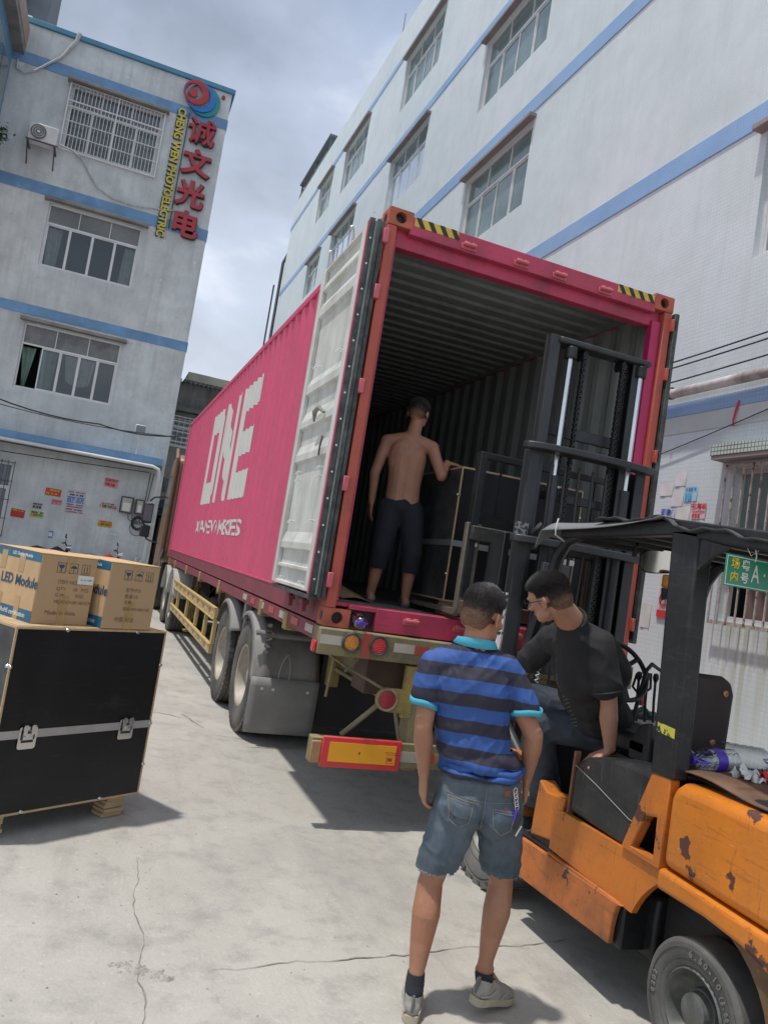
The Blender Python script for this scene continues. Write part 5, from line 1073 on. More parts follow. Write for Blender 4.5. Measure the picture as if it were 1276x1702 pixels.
for s, X0, X1 in ((1, F0, F0+.03), (-1, F1-.03, F1)):
    side_poly([(-1.30, .43), (-2.16, .45)]+arc(-2.60, .28, .50, 18, -2, 6)+[(-1.32, .235)], 'lower_step_panel', M_or2, X0-.0, X1, .016)
    side_poly([(-1.545, .67), (-2.335, .68), (-2.335, .62)]+arc(-2.60, .28, .43, 52, 28, 6)+[(-2.20, .44), (-1.55, .465)], 'upper_side_panel', M_or, X0+(.018 if s > 0 else -.02), X1+(.02 if s > 0 else -.018), .010)
MB().box(F0+.03, F0+.16, -1.60, -1.25, .435, .455).build('step_tread', M_fblk, fk)
b = MB()
for k in range(14): b.box(F0+.04+.03*(k % 3), F0+.058+.03*(k % 3), -1.55+.02*k, -1.535+.02*k, .455, .462)
props(b.build('tread_studs', M_iron, fk, smooth=False), kind='stuff')
fb(F0+.16, F1-.16, -2.2, -.95, .22, .50, 'chassis', M_fblk, .02)
fb(F0+.16, F1-.16, -1.62, -1.05, .50, .56, 'floor_plate', M_fblk)
# front fenders and toe panels
for X0, X1 in ((F0+.0, F0+.24), (F1-.24, F1)):
    side_poly([(-1.20, .50), (-1.20, .62)]+arc(-.85, .36, .42, 128, 60, 8)+[(-.66, .66)]+arc(-.85, .36, .385, 62, 150, 9)[::1], 'front_fender', M_or2, X0, X1, .008)
side_poly([(-1.36, .47), (-1.38, .76), (-1.46, .72), (-1.62, .735), (-1.60, .60), (-1.545, .50)], 'step_bracket', M_or, F0+.02, F0+.12, .01)
fb(F0+.14, F1-.14, -1.08, -1.02, .5, 1.12, 'dash_panel', M_fblk, .02)
# black hood (seat base)
side_poly([(-1.655, .69), (-2.10, .672), (-2.16, .76), (-2.235, 1.03), (-2.02, 1.03), (-1.86, 1.01), (-1.74, .975), (-1.68, .935), (-1.655, .88)], 'seat_hood', M_hoodb, F0+.03, F1-.03, .02)
MB().tube([(F0+.028, -1.66, .935-.02), (F0+.0285, -1.85, .87), (F0+.028, -2.1, .80), (F0+.028, -2.19, .80)], .0022, 4).build('hood_seam', mat('pale_seam', (.22, .22, .22)), fk)
fb(F0+.025, F0+.06, -1.655, -1.640, .66, .98, 'hood_front_strip', mat('rust_brown_strip', (.16, .075, .04), rough=.8, var=.3, vscale=8), .004)
# orange pillar foot with triangular opening
outer = [(-2.095, .682), (-2.235, 1.05), (-2.345, 1.05), (-2.345, .682)]; inner = [(-2.155, .705), (-2.225, .86), (-2.295, .875), (-2.30, .705)]
inner2 = []
for X0, X1 in ((F0+.005, F0+.06), (F1-.06, F1-.005)):
    b = MB(); n = 4
    vs = [(X, y, z) for X in (X0, X1) for y, z in outer+inner]
    fs = []
    for i in range(4):
        j = (i+1) % 4
        for o_ in (0, 8):
            fs.append((o_+i, o_+j, o_+4+j, o_+4+i))
        fs.append((i, j, 8+j, 8+i)); fs.append((4+i, 4+j, 12+j, 12+i))
    b.add(vs, fs); b.build('pillar_foot', M_or, fk, bevel=.008)
fb(F0+.07, F0+.30, -2.33, -2.12, .60, .70, 'engine_bay', M_fblk); MB().cyl((F0+.12, -2.25, .70), (F0+.12, -2.25, .76), .05).build('filler_cap', M_white, fk, bevel=.006)
# counterweight
cwp = [(-2.352, .70), (-2.352, .98), (-2.37, 1.03), (-2.41, 1.055), (-3.2, 1.065), (-3.34, 1.02), (-3.40, .90), (-3.42, .66), (-3.0, .685)]
side_poly(cwp, 'counterweight', M_orc, F0-.0, F1+.0, .045, seg=5)
tp = [(-2.35, .612), (-2.352, .698), (-3.0, .683), (-3.42, .658), (-3.42, .56), (-2.95, .56), (-2.80, .60), (-2.62, .615)]
side_poly(tp, 'counterweight_rim', M_orc, F0-.012, F1+.012, .02)
side_poly([(-2.62, .612), (-2.80, .598), (-2.95, .558), (-3.42, .558), (-3.40, .30), (-3.30, .20), (-2.98, .20)]+arc(-2.60, .28, .345, 195, 112, 8), 'counterweight_skirt', M_grim, F0+.015, F1-.015, .02)
fb(F0+.2, F1-.2, -3.0, -2.2, .3, .9, 'engine_block', M_fblk)
# top deck boards
M_deck = mat('deck_brown_board', (.16, .085, .05), rough=.6, var=.3, vscale=5, dirt=(.05, .035, .03), damt=.8, dscale=7)
fb(F0+.10, F1-.1, -3.1, -2.26, 1.066, 1.078, 'deck_board', M_fblk, .004)
o = MB().grid(lambda u, v: (lerp(F0+.06, F0+.42, v), lerp(-2.30, -3.15, u), 1.085+.012*math.sin(u*9)+.012*v+.005*math.sin(v*8+u*4)), 16, 4).build('old_cardboard_sheet', M_deck); o.modifiers.new('thick', 'SOLIDIFY').thickness = .007; props(o, 'weathered brown board lying on the forklift deck beside the bottles', 'board')
# wheels
M_ftyre = mat('solid_grey_tyre', (.085, .085, .08), rough=.75, var=.2, vscale=4, bump=.2, dirt=(.20, .195, .18), damt=.5, dscale=3); M_frim = mat('black_steel_rim', (.10, .105, .10), rough=.5, metal=.3, var=.3, vscale=5, dirt=(.25, .24, .22), damt=.5, dscale=5)
def solid_tyre(Rr, w_, rr):
    s = w_/2; b = MB(); b.lathe([(s*.8, rr), (-s*.78, rr), (-s*.86, rr+.008), (-s*.9, rr+.02), (-s*.86, rr+.025), (-s*.95, lerp(rr, Rr, .35)), (-s*.96, lerp(rr, Rr, .72)), (-s*.9, lerp(rr, Rr, .76)), (-s, lerp(rr, Rr, .82)), (-s, Rr-.035), (-s*.9, Rr-.010), (-s*.78, Rr), (s*.78, Rr), (s*.9, Rr-.01), (s, Rr-.035), (s*.95, lerp(rr, Rr, .4)), (s*.8, rr)], (0, 0, 0), 'X', 72); return b
ST = solid_tyre(.252, .175, .150).mesh('tyre')
frm = MB(); frm.lathe([(-.07, .158), (-.078, .150), (-.06, .140), (-.02, .128), (.0, .10), (-.005, .085), (-.03, .078), (-.03, .065)], (0, 0, 0), 'X', 40); FR_RIM = frm.mesh('rim')
hb = MB(); hb.lathe([(-.03, .066), (-.07, .060), (-.078, .050), (-.080, 0)], (0, 0, 0), 'X', 28); HUBM = hb.mesh('hub')
def flw(x, y, Rr, tm, flip, big=1):
    t = link('wheel', tm, M_ftyre, fk); t.location = (x, y, Rr); t.rotation_euler = (0, 0, 0 if flip > 0 else math.pi); WM[t.name] = Matrix.LocRotScale(t.location, t.rotation_euler, None)
    r = link('rim', FR_RIM, M_frim, t, world=False); r.scale = (1, big, big); h = link('hub', HUBM, M_frim, t, world=False); return t
w1 = flw(F0+.10, -2.585, .252, ST, 1, .95); flw(F1-.10, -2.585, .252, ST, -1, .95)
def ring_text(s, r, a0, size, par):
    for i, ch in enumerate(s):
        if ch == ' ': continue
        a = R(a0-i*size*.78/r*57.3); M = basis((-.0868, r*math.cos(a)*-1, r*math.sin(a)), (0, -math.sin(a), -math.cos(a)), (0, -math.cos(a), math.sin(a)))
        text(ch, size, M, mat_emb, par, world=False, extrude=.0015, offset=.0012)
mat_emb = mat('embossed_rubber', (.15, .15, .14), rough=.6)
ring_text('6.50-10', .200, 97, .034, w1); ring_text('(5.00)', .192, 42, .022, w1); ring_text('6202', .200, 187, .030, w1)
lt = solid_tyre(.35, .22, .20)
for k in range(22):
    M = Matrix.Rotation(2*math.pi*k/22, 4, 'X')
    for q in (-1, 1): lt.box(min(0.01*q, q*.113), max(.01*q, q*.113), -.030, .030, .318, .356, M @ Matrix.Rotation(.25*q, 4, 'Z'))
LT = lt.mesh('tyre'); flw(F0+.13, -.85, .35, LT, 1, 1.28); flw(F1-.13, -.85, .35, LT, -1, 1.28)
MB().cyl((F0+.2, -2.6, .285), (F1-.2, -2.6, .285), .06).build('steer_axle', M_fblk, fk); MB().cyl((F0+.2, -.85, .35), (F1-.2, -.85, .35), .09).build('drive_axle', M_fblk, fk)
# overhead guard
def pillar(x, nm):
    poly = [(-2.225, 1.045), (-2.365, 1.05), (-2.335, 2.10), (-2.165, 2.10)]
    o = MB().ext(poly, 'X', x, x+.085).build(nm, M_fblk, fk, bevel=.012)
    MB().ext([(-2.345, 1.215), (-2.235, 1.222), (-2.235, 1.262), (-2.343, 1.255)], 'X', x-.0015, x-.0005).build('yellow_sticker', mat('torn_yellow_sticker', (.50, .46, .06), rough=.6, chips=(.03, .03, .03), cscale=45, cthr=.56), o, smooth=False)
pillar(F0+.0, 'guard_rear_pillar'); pillar(F1-.085, 'guard_rear_pillar')
for x in (F0+.02, F1-.08): MB().tube([(x+.03, -.98, 1.02), (x+.03, -1.03, 1.35), (x+.03, -1.17, 1.80), (x+.03, -1.22, 1.95), (x+.03, -1.30, 2.04), (x+.03, -1.42, 2.075)], [.035, .038, .04, .035, .032, .03], 8).build('guard_front_pillar', M_fblk, fk)
for x in (F0+.0, F1-.07): MB().ext([(-1.28, 2.05), (-1.28, 2.10), (-2.2, 2.145), (-2.95, 2.07), (-2.95, 1.985), (-2.2, 2.075)], 'X', x, x+.07).build('guard_side_beam', M_fblk, fk, bevel=.008)
for y, z in ((-1.29, 2.06), (-1.5, 2.075), (-1.7, 2.085), (-1.9, 2.09), (-2.1, 2.095), (-2.3, 2.095), (-2.5, 2.075), (-2.7, 2.055)): fb(F0+.07, F1-.07, y-.02, y+.02, z-.02, z+.02, 'guard_cross_bar', M_fblk, .006)
fb(F0+.0, F1, -2.98, -2.92, 1.98, 2.06, 'guard_rear_bar', M_grim, .008)
b = MB(); b.ext([(-2.34, 2.06), (-2.335, 1.92), (-2.42, 1.99), (-2.5, 2.03)], 'X', F0+.01, F0+.03); b.build('guard_gusset', M_fblk, fk)
M_tarp = mat('grey_roof_cloth', (.16, .165, .175), rough=.7, var=.12, vscale=5, dirt=(.08, .08, .085), damt=.5, bump=.3, bscale=60)
M_tarpb = mat('black_roof_sheet', (.02, .02, .022), rough=.6, var=.3, vscale=8, bump=.3)
def roofz(y): return 2.118+ (.035 if y > -2.2 else 0)*(1-abs(y+1.9)/1.1) - (max(0, -2.2-y))*.10
o = MB().grid(lambda u, v: (lerp(F0-.03, F1+.03, u), lerp(-1.62, -3.0, v), roofz(lerp(-1.62, -3.0, v))+.012*math.sin(v*23+u*5)*(.4+abs(u-.5))+.006*math.sin(v*60)), 14, 40).build('roof_sheet', M_tarpb, fk); o.modifiers.new('thick', 'SOLIDIFY').thickness = .012
def cloth(u, v):
    # v 0 front hem -> 1 back ; u across
    if v < .25:
        t = v/.25; y = -1.13-.05*t; z = 2.05+.085*math.sin(t*1.57)
    else: t = (v-.25)/.75; y = lerp(-1.18, -2.15, t); z = 2.137+.012*t
    x = lerp(F0-.06, F1+.06, u); d = abs(x-1.455)-.55
    if d > 0: z -= (d/.085)*.075*max(0, 1-v)**.6; 
    return (x, y+.01*math.sin(u*25), z+.006*math.sin(u*17+v*7))
o = MB().grid(cloth, 40, 24).build('roof_cloth', M_tarp, fk); o.modifiers.new('thick', 'SOLIDIFY').thickness = .004
b = MB(); b.tube([(F0-.05, -1.32, 2.145), (F0-.064, -1.33, 2.10), (F0-.055, -1.32, 2.055), (F0+.02, -1.30, 2.03)], .004, 5); b.build('tie_string', I['w'], fk)
# licence plate hanging at the back
M_green = mat('plate_green', (.005, .22, .125), rough=.3, var=.08, spec=.6)
pl_ = thing('licence_plate', 'green number plate with yellow and white characters wired under the guard roof', 'plate', (.95, -2.6, 1.93))
pr = MB(); pr.box(.785, 1.22, -2.604, -2.600, 1.868, 1.992); pr.build('plate', M_green, pl_, bevel=.002)
b = MB(); 
for q in ((.79, 1.215, 1.984, 1.987), (.79, 1.215, 1.873, 1.876), (.79, .793, 1.876, 1.984)): b.box(q[0], q[1], -2.6052, -2.6045, q[2], q[3])
b.build('plate_border', I['w'], pl_, smooth=False)
PB = lambda x, z: basis((x, -2.6058, z), (1, 0, 0), (0, 0, 1))
text('场', .044, PB(.832, 1.957), I['y'], pl_, offset=.0012); text('内', .044, PB(.832, 1.905), I['y'], pl_, offset=.0012)
text('粤', .044, PB(.885, 1.955), I['w'], pl_, offset=.001); text('号', .044, PB(.885, 1.905), I['w'], pl_, offset=.001)
text('A · G', .098, PB(.985, 1.928), I['w'], pl_, offset=.001, squash=.62)
b = MB(); b.tube([(.925, -2.60, 2.04), (.928, -2.61, 2.0), (.93, -2.603, 1.978)], .0025, 5); b.tube([(.89, -2.58, 2.05), (.91, -2.60, 2.0), (.95, -2.6, 2.03)], .0015, 5); b.build('wire', M_alu, pl_)
# mirror and beacon
mi = MB(); n = 24
mp_ = [(.10*(abs(math.cos(a))**.6)*(1 if math.cos(a) > 0 else -1), .068*(abs(math.sin(a))**.6)*(1 if math.sin(a) > 0 else -1)) for a in [2*math.pi*k/n for k in range(n)]]
M_mir = mat('mirror_silver', (.75, .76, .74), rough=.04, metal=1, var=0)
t_ = fb(1.20, 1.22, -1.52, -1.50, 2.0, 2.08, 'mirror_stem', M_fblk, .002)
mo = MB().ext(mp_, 'Y', 0, .03).build('mirror_housing', M_fblk, fk, bevel=.006); mo.location = (1.38, -1.5, 2.0); mo.rotation_euler = (R(9), R(-8), R(-34)); WM[mo.name] = Matrix.LocRotScale(mo.location, mo.rotation_euler, None)
MB().ext([(x*.92, z*.9) for x, z in mp_], 'Y', -.003, -.0005).build('mirror_glass', M_mir, mo, world=False)
bc = MB().cyl((1.38, -1.6, 1.86), (1.38, -1.6, 1.93), .035).build('amber_beacon', M_lamb, fk, bevel=.008); MB().cyl((1.38, -1.6, 1.80), (1.38, -1.6, 1.858), .028, .034).build('beacon_base', M_fblk, bc)
# seat
sb = MB(); sb.ext([(1.33, 1.04), (1.65, 1.04), (1.68, 1.10), (1.69, 1.38), (1.665, 1.44), (1.61, 1.465), (1.37, 1.465), (1.33, 1.44), (1.31, 1.38), (1.31, 1.10)], 'Y', -1.985, -1.93)
M_seat = mat('seat_back_brown', (.028, .018, .016), rough=.6, var=.15)
so = sb.build('seat_back', M_seat, fk, bevel=.025, seg=4); so.location = (-.15, 0, 0); WM[so.name] = Matrix.Translation((-.15, 0, 0))
M_brz = mat('bronze_bolt', (.45, .20, .12), rough=.35, metal=.6)
b = MB()
for x, z in ((1.27, 1.395), (1.475, 1.385), (1.43, 1.145)): b.lathe([(-.0, .017), (-.005, .015), (-.006, .008), (-.002, .006), (-.002, 0)], (x, -1.986, z), 'Y', 14)
props(b.build('seat_bolts', M_brz, fk), kind='stuff')
fb(1.1, 1.6, -1.93, -1.5, 1.02, 1.12, 'seat_cushion', M_fblk, .03)
b = MB(); b.ext([(-1.95, 1.0), (-1.80, 1.0), (-1.79, 1.08), (-1.86, 1.18), (-1.93, 1.2)], 'X', 1.10, 1.125); b.build('seat_side_bracket', M_fblk, fk, bevel=.01)
# steering wheel and levers
sw = MB(); n = 40; C0 = Vector((1.44, -1.22, 1.36)); nx = Vector((1, 0, 0)); ny = Vector((0, .55, .83)).normalized()
sw.tube([C0+(nx*math.cos(2*math.pi*k/n)+ny*math.sin(2*math.pi*k/n))*.18 for k in range(n)], .014, 8, True)
for a in (30, 150, 270): sw.bar(C0, C0+(nx*math.cos(R(a))+ny*math.sin(R(a)))*.18, .03, .012)
sw.cyl(C0, C0+nx.cross(ny)*.04, .04); sw.build('steering_wheel', M_fblk, fk); MB().tube([C0, (1.44, -1.05, 1.1)], .025, 8).build('steering_column', M_fblk, fk)
b = MB()
for i, x in enumerate((1.56, 1.62, 1.68)): b.tube([(x, -1.28, 1.0), (x+.01, -1.24, 1.2), (x+.02, -1.22, 1.33)], .008, 6); b.lathe([(-.025, .008), (0, .018), (.025, .014), (.03, 0)], (x+.02, -1.22, 1.34), 'Z', 10)
b.tube([(1.50, -1.3, 1.05), (1.60, -1.25, 1.38), (1.66, -1.22, 1.42), (1.76, -1.2, 1.38), (1.8, -1.3, 1.1)], .012, 6); b.tube([(1.62, -1.15, 1.35), (1.60, -1.15, 1.27), (1.66, -1.15, 1.22), (1.73, -1.15, 1.27), (1.72, -1.15, 1.36)], .008, 6); b.build('control_levers', M_fblk, fk)
fb(1.63, 1.66, -1.2, -1.17, 1.17, 1.25, 'red_knob', M_lred, .006); b = MB(); b.tube([(1.58, -1.2, 1.12), (1.66, -1.2, 1.16), (1.72, -1.2, 1.11)], .014, 6); b.build('green_handle', mat('green_plastic', (.02, .10, .06), rough=.4), fk)
fb(1.45, 1.85, -1.4, -1.1, .9, 1.08, 'control_console', M_fblk, .02); fb(1.55, 1.75, -1.45, -1.2, 1.081, 1.09, 'paper_rag', I['w'], .002)
MB().tube([(1.75, -1.3, 1.1), (1.78, -1.3, 1.22), (1.78, -1.3, 1.27)], [.014, .016, .024], 8).build('black_knob', M_seat, fk)
# mast
def channel(x0, x1, y0, y1, z0, z1, nm, open_side):
    b = MB(); t = .016; b.box(x0, x1, y0, y0+t, z0, z1); b.box(x0, x1, y1-t, y1, z0, z1)
    if open_side > 0: b.box(x0, x0+t, y0+t, y1-t, z0, z1)
    else: b.box(x1-t, x1, y0+t, y1-t, z0, z1)
    b.build(nm, M_mast, fk, bevel=.003)
channel(1.065, 1.145, -.51, -.42, .08, 2.66, 'outer_mast_rail', 1); channel(1.915, 1.995, -.51, -.42, .08, 2.66, 'outer_mast_rail', -1)
channel(1.125, 1.195, -.47, -.385, .9, 3.47, 'inner_mast_rail', 1); channel(1.80, 1.87, -.47, -.385, .9, 3.47, 'inner_mast_rail', -1)
MB().box(1.18, 1.93, -.50, -.37, 3.42, 3.462).build('mast_top_bar', M_mast, fk, bevel=.012)
for z in (2.845,): fb(1.20, 1.79, -.40, -.37, z-.04, z+.04, 'mast_cross_bar', M_mast, .006)
fb(1.20, 1.79, -.42, -.39, 2.36, 2.42, 'mast_cross_bar', M_mast, .006); fb(1.16, 1.9, -.46, -.43, .35, .5, 'mast_cross_bar', M_mast, .006); fb(1.16, 1.9, -.46, -.43, 1.2, 1.32, 'mast_cross_bar', M_mast, .006)
def curved_plate(z, th, nm, x0=1.0, x1=2.06):
    b = MB(); n = 14; front = [(lerp(x0, x1, .5-.5*math.cos(math.pi*k/n)), -.51-.13*math.sin(math.pi*k/n)**.7) for k in range(n+1)]; back = [(lerp(x1, x0, k/n), -.50+.0*k) for k in range(n+1)]
    b.ext(front+back, 'Z', z, z+th); b.build(nm, M_mast, fk, bevel=.008)
curved_plate(2.655, .045, 'mast_tie_plate'); curved_plate(2.035, .05, 'mast_tie_plate')
for x in (1.285, 1.865):
    MB().cyl((x, -.47, 2.45), (x, -.47, 3.38), .020).build('lift_rod', M_rod, fk); MB().cyl((x, -.47, .2), (x, -.47, 2.52), .036).build('lift_cylinder', M_mast, fk); MB().cyl((x, -.47, 3.33), (x, -.47, 3.41), .042, n=18).build('rod_cap', M_fblk, fk, bevel=.006)
M_chain = mat('greasy_chain', (.03, .03, .032), rough=.35, metal=.6, var=.4, vscale=30)
b = MB()
for x, y in ((1.40, -.46), (1.335, -.42), (1.72, -.46), (1.78, -.42)):
    z = 1.4
    while z < 3.38:
        b.box(x-.014, x-.008, y-.013, y+.013, z, z+.030); b.box(x+.008, x+.014, y-.013, y+.013, z, z+.030); b.box(x-.005, x+.005, y-.013, y+.013, z+.018, z+.048); z += .038
props(b.build('lift_chains', M_chain, fk, smooth=False), kind='stuff')
for x in (1.40, 1.72): MB().lathe([(-.02, .0), (-.02, .045), (-.008, .038), (.008, .038), (.02, .045), (.02, 0)], (x, -.43, 3.385), 'X', 18).build('chain_wheel', M_chain, fk)
b = MB()
for k in range(5): x = 1.24+.11*k; b.tube([(x, -.5, 2.6), (x+.01, -.5, 2.0), (x-.01, -.5, 1.2), (x, -.5, .8)], .010, 6)
props(b.build('hydraulic_hoses', M_cab, fk), kind='stuff')
# carriage, backrest and forks
bk_ = MB(); bk_.box(.90, .955, -.13, -.07, 1.62, 2.645); bk_.box(.90, .975, -.075, -.063, 1.62, 2.645); lr = bk_.build('load_backrest', M_fblk, fk, bevel=.004)
MB().box(2.02, 2.075, -.13, -.07, 1.62, 2.645).build('backrest_upright', M_fblk, lr, bevel=.004)
MB().box(.955, 2.02, -.12, -.08, 2.60, 2.645).build('backrest_top_bar', M_fblk, lr, bevel=.004); MB().box(.955, 2.02, -.105, -.09, 2.20, 2.215).build('backrest_thin_bar', M_fblk, lr)
for x in (1.09, 1.35, 1.62, 1.88): MB().box(x-.006, x+.006, -.105, -.09, 2.216, 2.60).build('backrest_thin_upright', M_fblk, lr)
M_grimd = mat('greasy_dark_steel', (.035, .036, .03), rough=.7, var=.4, vscale=30, bump=.4)
M_fork = mat('worn_fork_steel', (.17, .155, .125), rough=.6, metal=.3, var=.25, vscale=4, streak=(.06, .055, .05), samt=.8, dirt=(.08, .07, .06), damt=.6, dscale=5)
fb(.90, 2.07, -.17, -.11, 2.02, 2.12, 'carriage_bar', M_grimd, .008); fb(.90, 2.07, -.17, -.11, 1.50, 1.60, 'carriage_bar', M_rustb, .008)
for x in (1.05, 1.45, 1.9): fb(x, x+.05, -.35, -.14, 1.5, 2.1, 'carriage_plate', M_mast, .006)
for x0 in (.885, 1.90):
    b = MB(); b.ext([(-.11, 2.14), (-.06, 2.14), (-.06, 1.535), (.95, 1.52), (1.0, 1.51), (1.0, 1.50), (-.08, 1.49), (-.11, 1.53)], 'X', x0, x0+.11); b.build('fork', M_fork, fk, bevel=.006)
for z, y in ((2.06, -.18), (1.99, -.18)): MB().lathe([(-.0, .018), (-.01, .014), (-.012, 0)], (.96, -.115, z), 'Y', 12).build('bolt', M_alu, fk)
fb(1.20, 1.40, -.64, -.60, 1.62, 1.93, 'clear_guard_sheet', mat('scratched_grey_sheet', (.04, .043, .047), rough=.35, var=.2, vscale=3), .004)
b = MB(); b.tube([(1.14, -.56, 2.10), (1.16, -.58, 2.13), (1.18, -.56, 2.16), (1.20, -.58, 2.13), (1.22, -.56, 2.10)], .03, 6); b.build('greasy_hose_joint', M_chain, fk)
MB().box(1.02, 1.12, -.5225, -.5205, 2.09, 2.17).build('mast_emblem', mat('emblem_grey', (.25, .26, .26), rough=.5, chips=(.04, .04, .04), cscale=40, cthr=.5), fk)
# white scratched strip by the mast foot and tilt hardware
wst = MB().tube([(.97, -.60, 1.22), (.98, -.60, 1.40), (.98, -.60, 1.70)], [.018, .02, .018], 6).build('white_scraped_tube', mat('scraped_white', (.6, .6, .58), rough=.6, chips=(.03, .03, .03), cscale=18, cthr=.52), fk)
b = MB(); b.tube([(1.25, -.62, .95+.01*k) if False else (1.2+.012*math.cos(k*1.3), -.75+.012*math.sin(k*1.3), 1.15+.006*k) for k in range(40)], .004, 5); b.build('coil_spring', M_alu, fk)
fb(1.05, 1.15, -.95, -.86, 1.10, 1.16, 'white_fuse_box', I['w'], .006)
for x in (1.1, 1.8): MB().cyl((x, -1.05, .62), (x, -.5, .95), .035).build('tilt_cylinder', M_mast, fk)
# ================================================================ BOTTLES AND SMALL THINGS
def mix_pet():
    m = bpy.data.materials.new('clear_plastic'); m.use_nodes = True; t = m.node_tree; t.nodes.clear()
    o = t.nodes.new('ShaderNodeOutputMaterial'); a = t.nodes.new('ShaderNodeBsdfTransparent'); g_ = t.nodes.new('ShaderNodeBsdfGlossy'); x = t.nodes.new('ShaderNodeMixShader'); lw = t.nodes.new('ShaderNodeLayerWeight'); lw.inputs[0].default_value = .42
    a.inputs[0].default_value = (.86, .88, .90, 1); g_.inputs['Roughness'].default_value = .08; g_.inputs[0].default_value = (.75, .78, .82, 1)
    t.links.new(lw.outputs['Facing'], x.inputs[0]); t.links.new(a.outputs[0], x.inputs[1]); t.links.new(g_.outputs[0], x.inputs[2]); t.links.new(x.outputs[0], o.inputs[0]); return m
def pet():
    m = bpy.data.materials.new('clear_plastic'); m.use_nodes = True; b = m.node_tree.nodes['Principled BSDF']
    b.inputs['Base Color'].default_value = (.95, .96, .98, 1); b.inputs['Roughness'].default_value = .06; b.inputs['Transmission Weight'].default_value = 1; b.inputs['IOR'].default_value = 1.25; return m
M_pet = mix_pet(); M_pur = mat('purple_plastic', (.07, .03, .42), rough=.35, var=.1)
def bottle(lab, loc, rot, L_=.30, r=.052, handle=True, label_=True):
    t = thing('water_bottle', lab, 'bottle', loc, rot=rot, group='plastic water bottles with purple caps'); K = dict(parent=t, world=False)
    prof = [(0, 0), (0, r*.8), (.012, r)]
    n_ = 5
    for k in range(n_): z = .03+k*(L_*.6)/n_; prof += [(z, r), (z+.010, r*.965), (z+.02, r)]
    prof += [(L_*.74, r), (L_*.86, r*.62), (L_*.92, .016), (L_*.97, .015)]
    MB().lathe(prof, (0, 0, 0), 'Z', 24).build('bottle_body', M_pet, **K)
    MB().cyl((0, 0, L_*.95), (0, 0, L_*1.03), .019, n=20).build('cap', M_pur, bevel=.002, **K)
    if label_: 
        MB().lathe([(L_*.36, r+.001), (L_*.60, r+.001)], (0, 0, 0), 'Z', 24).build('label_band', M_pur, **K)
        MB().lathe([(-.0, 0), (-.0, .022)], (0, -r-.003, L_*.5), 'Y', 20).build('label_emblem', I['w'], **K)
    if handle: MB().tube([(-.03, 0, L_*.98), (-.045, 0, L_*.86), (-.04, 0, L_*.78), (.04, 0, L_*.78), (.045, 0, L_*.86), (.03, 0, L_*.98)], .004, 6, True).build('handle_loop', M_pur, **K)
    return t
bottle('purple-capped bottle lying near the seat, just left of the guard pillar', (1.12, -1.98, 1.10), (R(90), 0, R(20)), L_=.2, r=.04, label_=False)
bottle('bottle with purple label lying right beside the guard pillar on the forklift deck', (1.27, -2.28, 1.13), (R(90), 0, R(-82)), L_=.26)
bottle('large clear bottle with purple handle lying on the deck, right of the labelled bottle', (1.32, -2.12, 1.13), (R(88), 0, R(50)), L_=.27, r=.055, label_=False)
bottle('clear bottle with purple cap stuck in the container sill opening above the amber tail light', (.24, .04, Z0+.075), (R(97), 0, R(-8)), L_=.20, r=.045, label_=False)
random.seed(31)
pbg = thing('plastic_bag', 'crumpled white, red and grey plastic wrapper lying on the forklift deck', 'wrapper', (1.3, -2.5, 1.09))
for nm, m, c, s in (('white_film', I['w'], (1.20, -2.46, 1.105), .075), ('red_film', I['r'], (1.27, -2.52, 1.11), .06), ('printed_film', mat('printed_white_film', (.6, .6, .6), rough=.4, chips=(.12, .10, .11), cscale=30, cthr=.53), (1.36, -2.5, 1.12), .09)):
    b = MB(); sd = random.random()*9
    b.grid(lambda u, v: (c[0]+(u-.5)*s*2+.02*noise.noise(Vector((u*4+sd, v*4, 0))), c[1]+(v-.5)*s*1.6+.02*noise.noise(Vector((u*4, v*4+sd, 3))), c[2]+.05*abs(noise.noise(Vector((u*3.3+sd, v*3.3, 7))))+.02*noise.noise(Vector((u*11, v*11, sd)))), 22, 22); b.build(nm, m, pbg)
inn = MB().grid(lambda u, v: (lerp(.28, .62, u), lerp(.55, 1.9, v), Z0+.165+.22*v*(1-u*.6)+.02*math.sin(u*5)), 8, 8).build('wooden_sheet', mat('raw_plywood', (.34, .22, .11), rough=.8, var=.15, vscale=4)); props(inn, 'light brown plywood sheet leaning on the container floor behind the worker', 'board')
# ================================================================ PEOPLE
def ball(b, c, r, M=None, n=16, rings=10):
    if not isinstance(r, (tuple, list)): r = (r, r, r)
    c = Vector(c); vs = []
    for i in range(rings+1):
        a = math.pi*i/rings
        for k in range(n):
            t = 2*math.pi*k/n; v = Vector((math.sin(a)*math.cos(t)*r[0], math.sin(a)*math.sin(t)*r[1], math.cos(a)*r[2]))
            if M: v = M.to_3x3() @ v
            vs.append(c+v)
    b.add(vs, [(i*n+k, i*n+(k+1) % n, (i+1)*n+(k+1) % n, (i+1)*n+k) for i in range(rings) for k in range(n)])
def caps(b, p0, p1, r0, r1=None, n=14):
    r1 = r0 if r1 is None else r1; ball(b, p0, r0, n=n, rings=8); ball(b, p1, r1, n=n, rings=8); b.cyl(p0, p1, r0, r1, n)
def chain(b, pts, rs):
    for i in range(len(pts)-1): caps(b, pts[i], pts[i+1], rs[i], rs[i+1])
def fuse(b, voxel, smooth=4, fac=.5):
    me = b.mesh('tmp'); o = bpy.data.objects.new('tmp', me); COL.objects.link(o)
    r = o.modifiers.new('r', 'REMESH'); r.mode = 'VOXEL'; r.voxel_size = voxel
    s = o.modifiers.new('s', 'SMOOTH'); s.factor = fac; s.iterations = smooth
    out = bpy.data.meshes.new_from_object(o.evaluated_get(bpy.context.evaluated_depsgraph_get()))
    bpy.data.objects.remove(o); bpy.data.meshes.remove(me); out.materials.clear(); return out
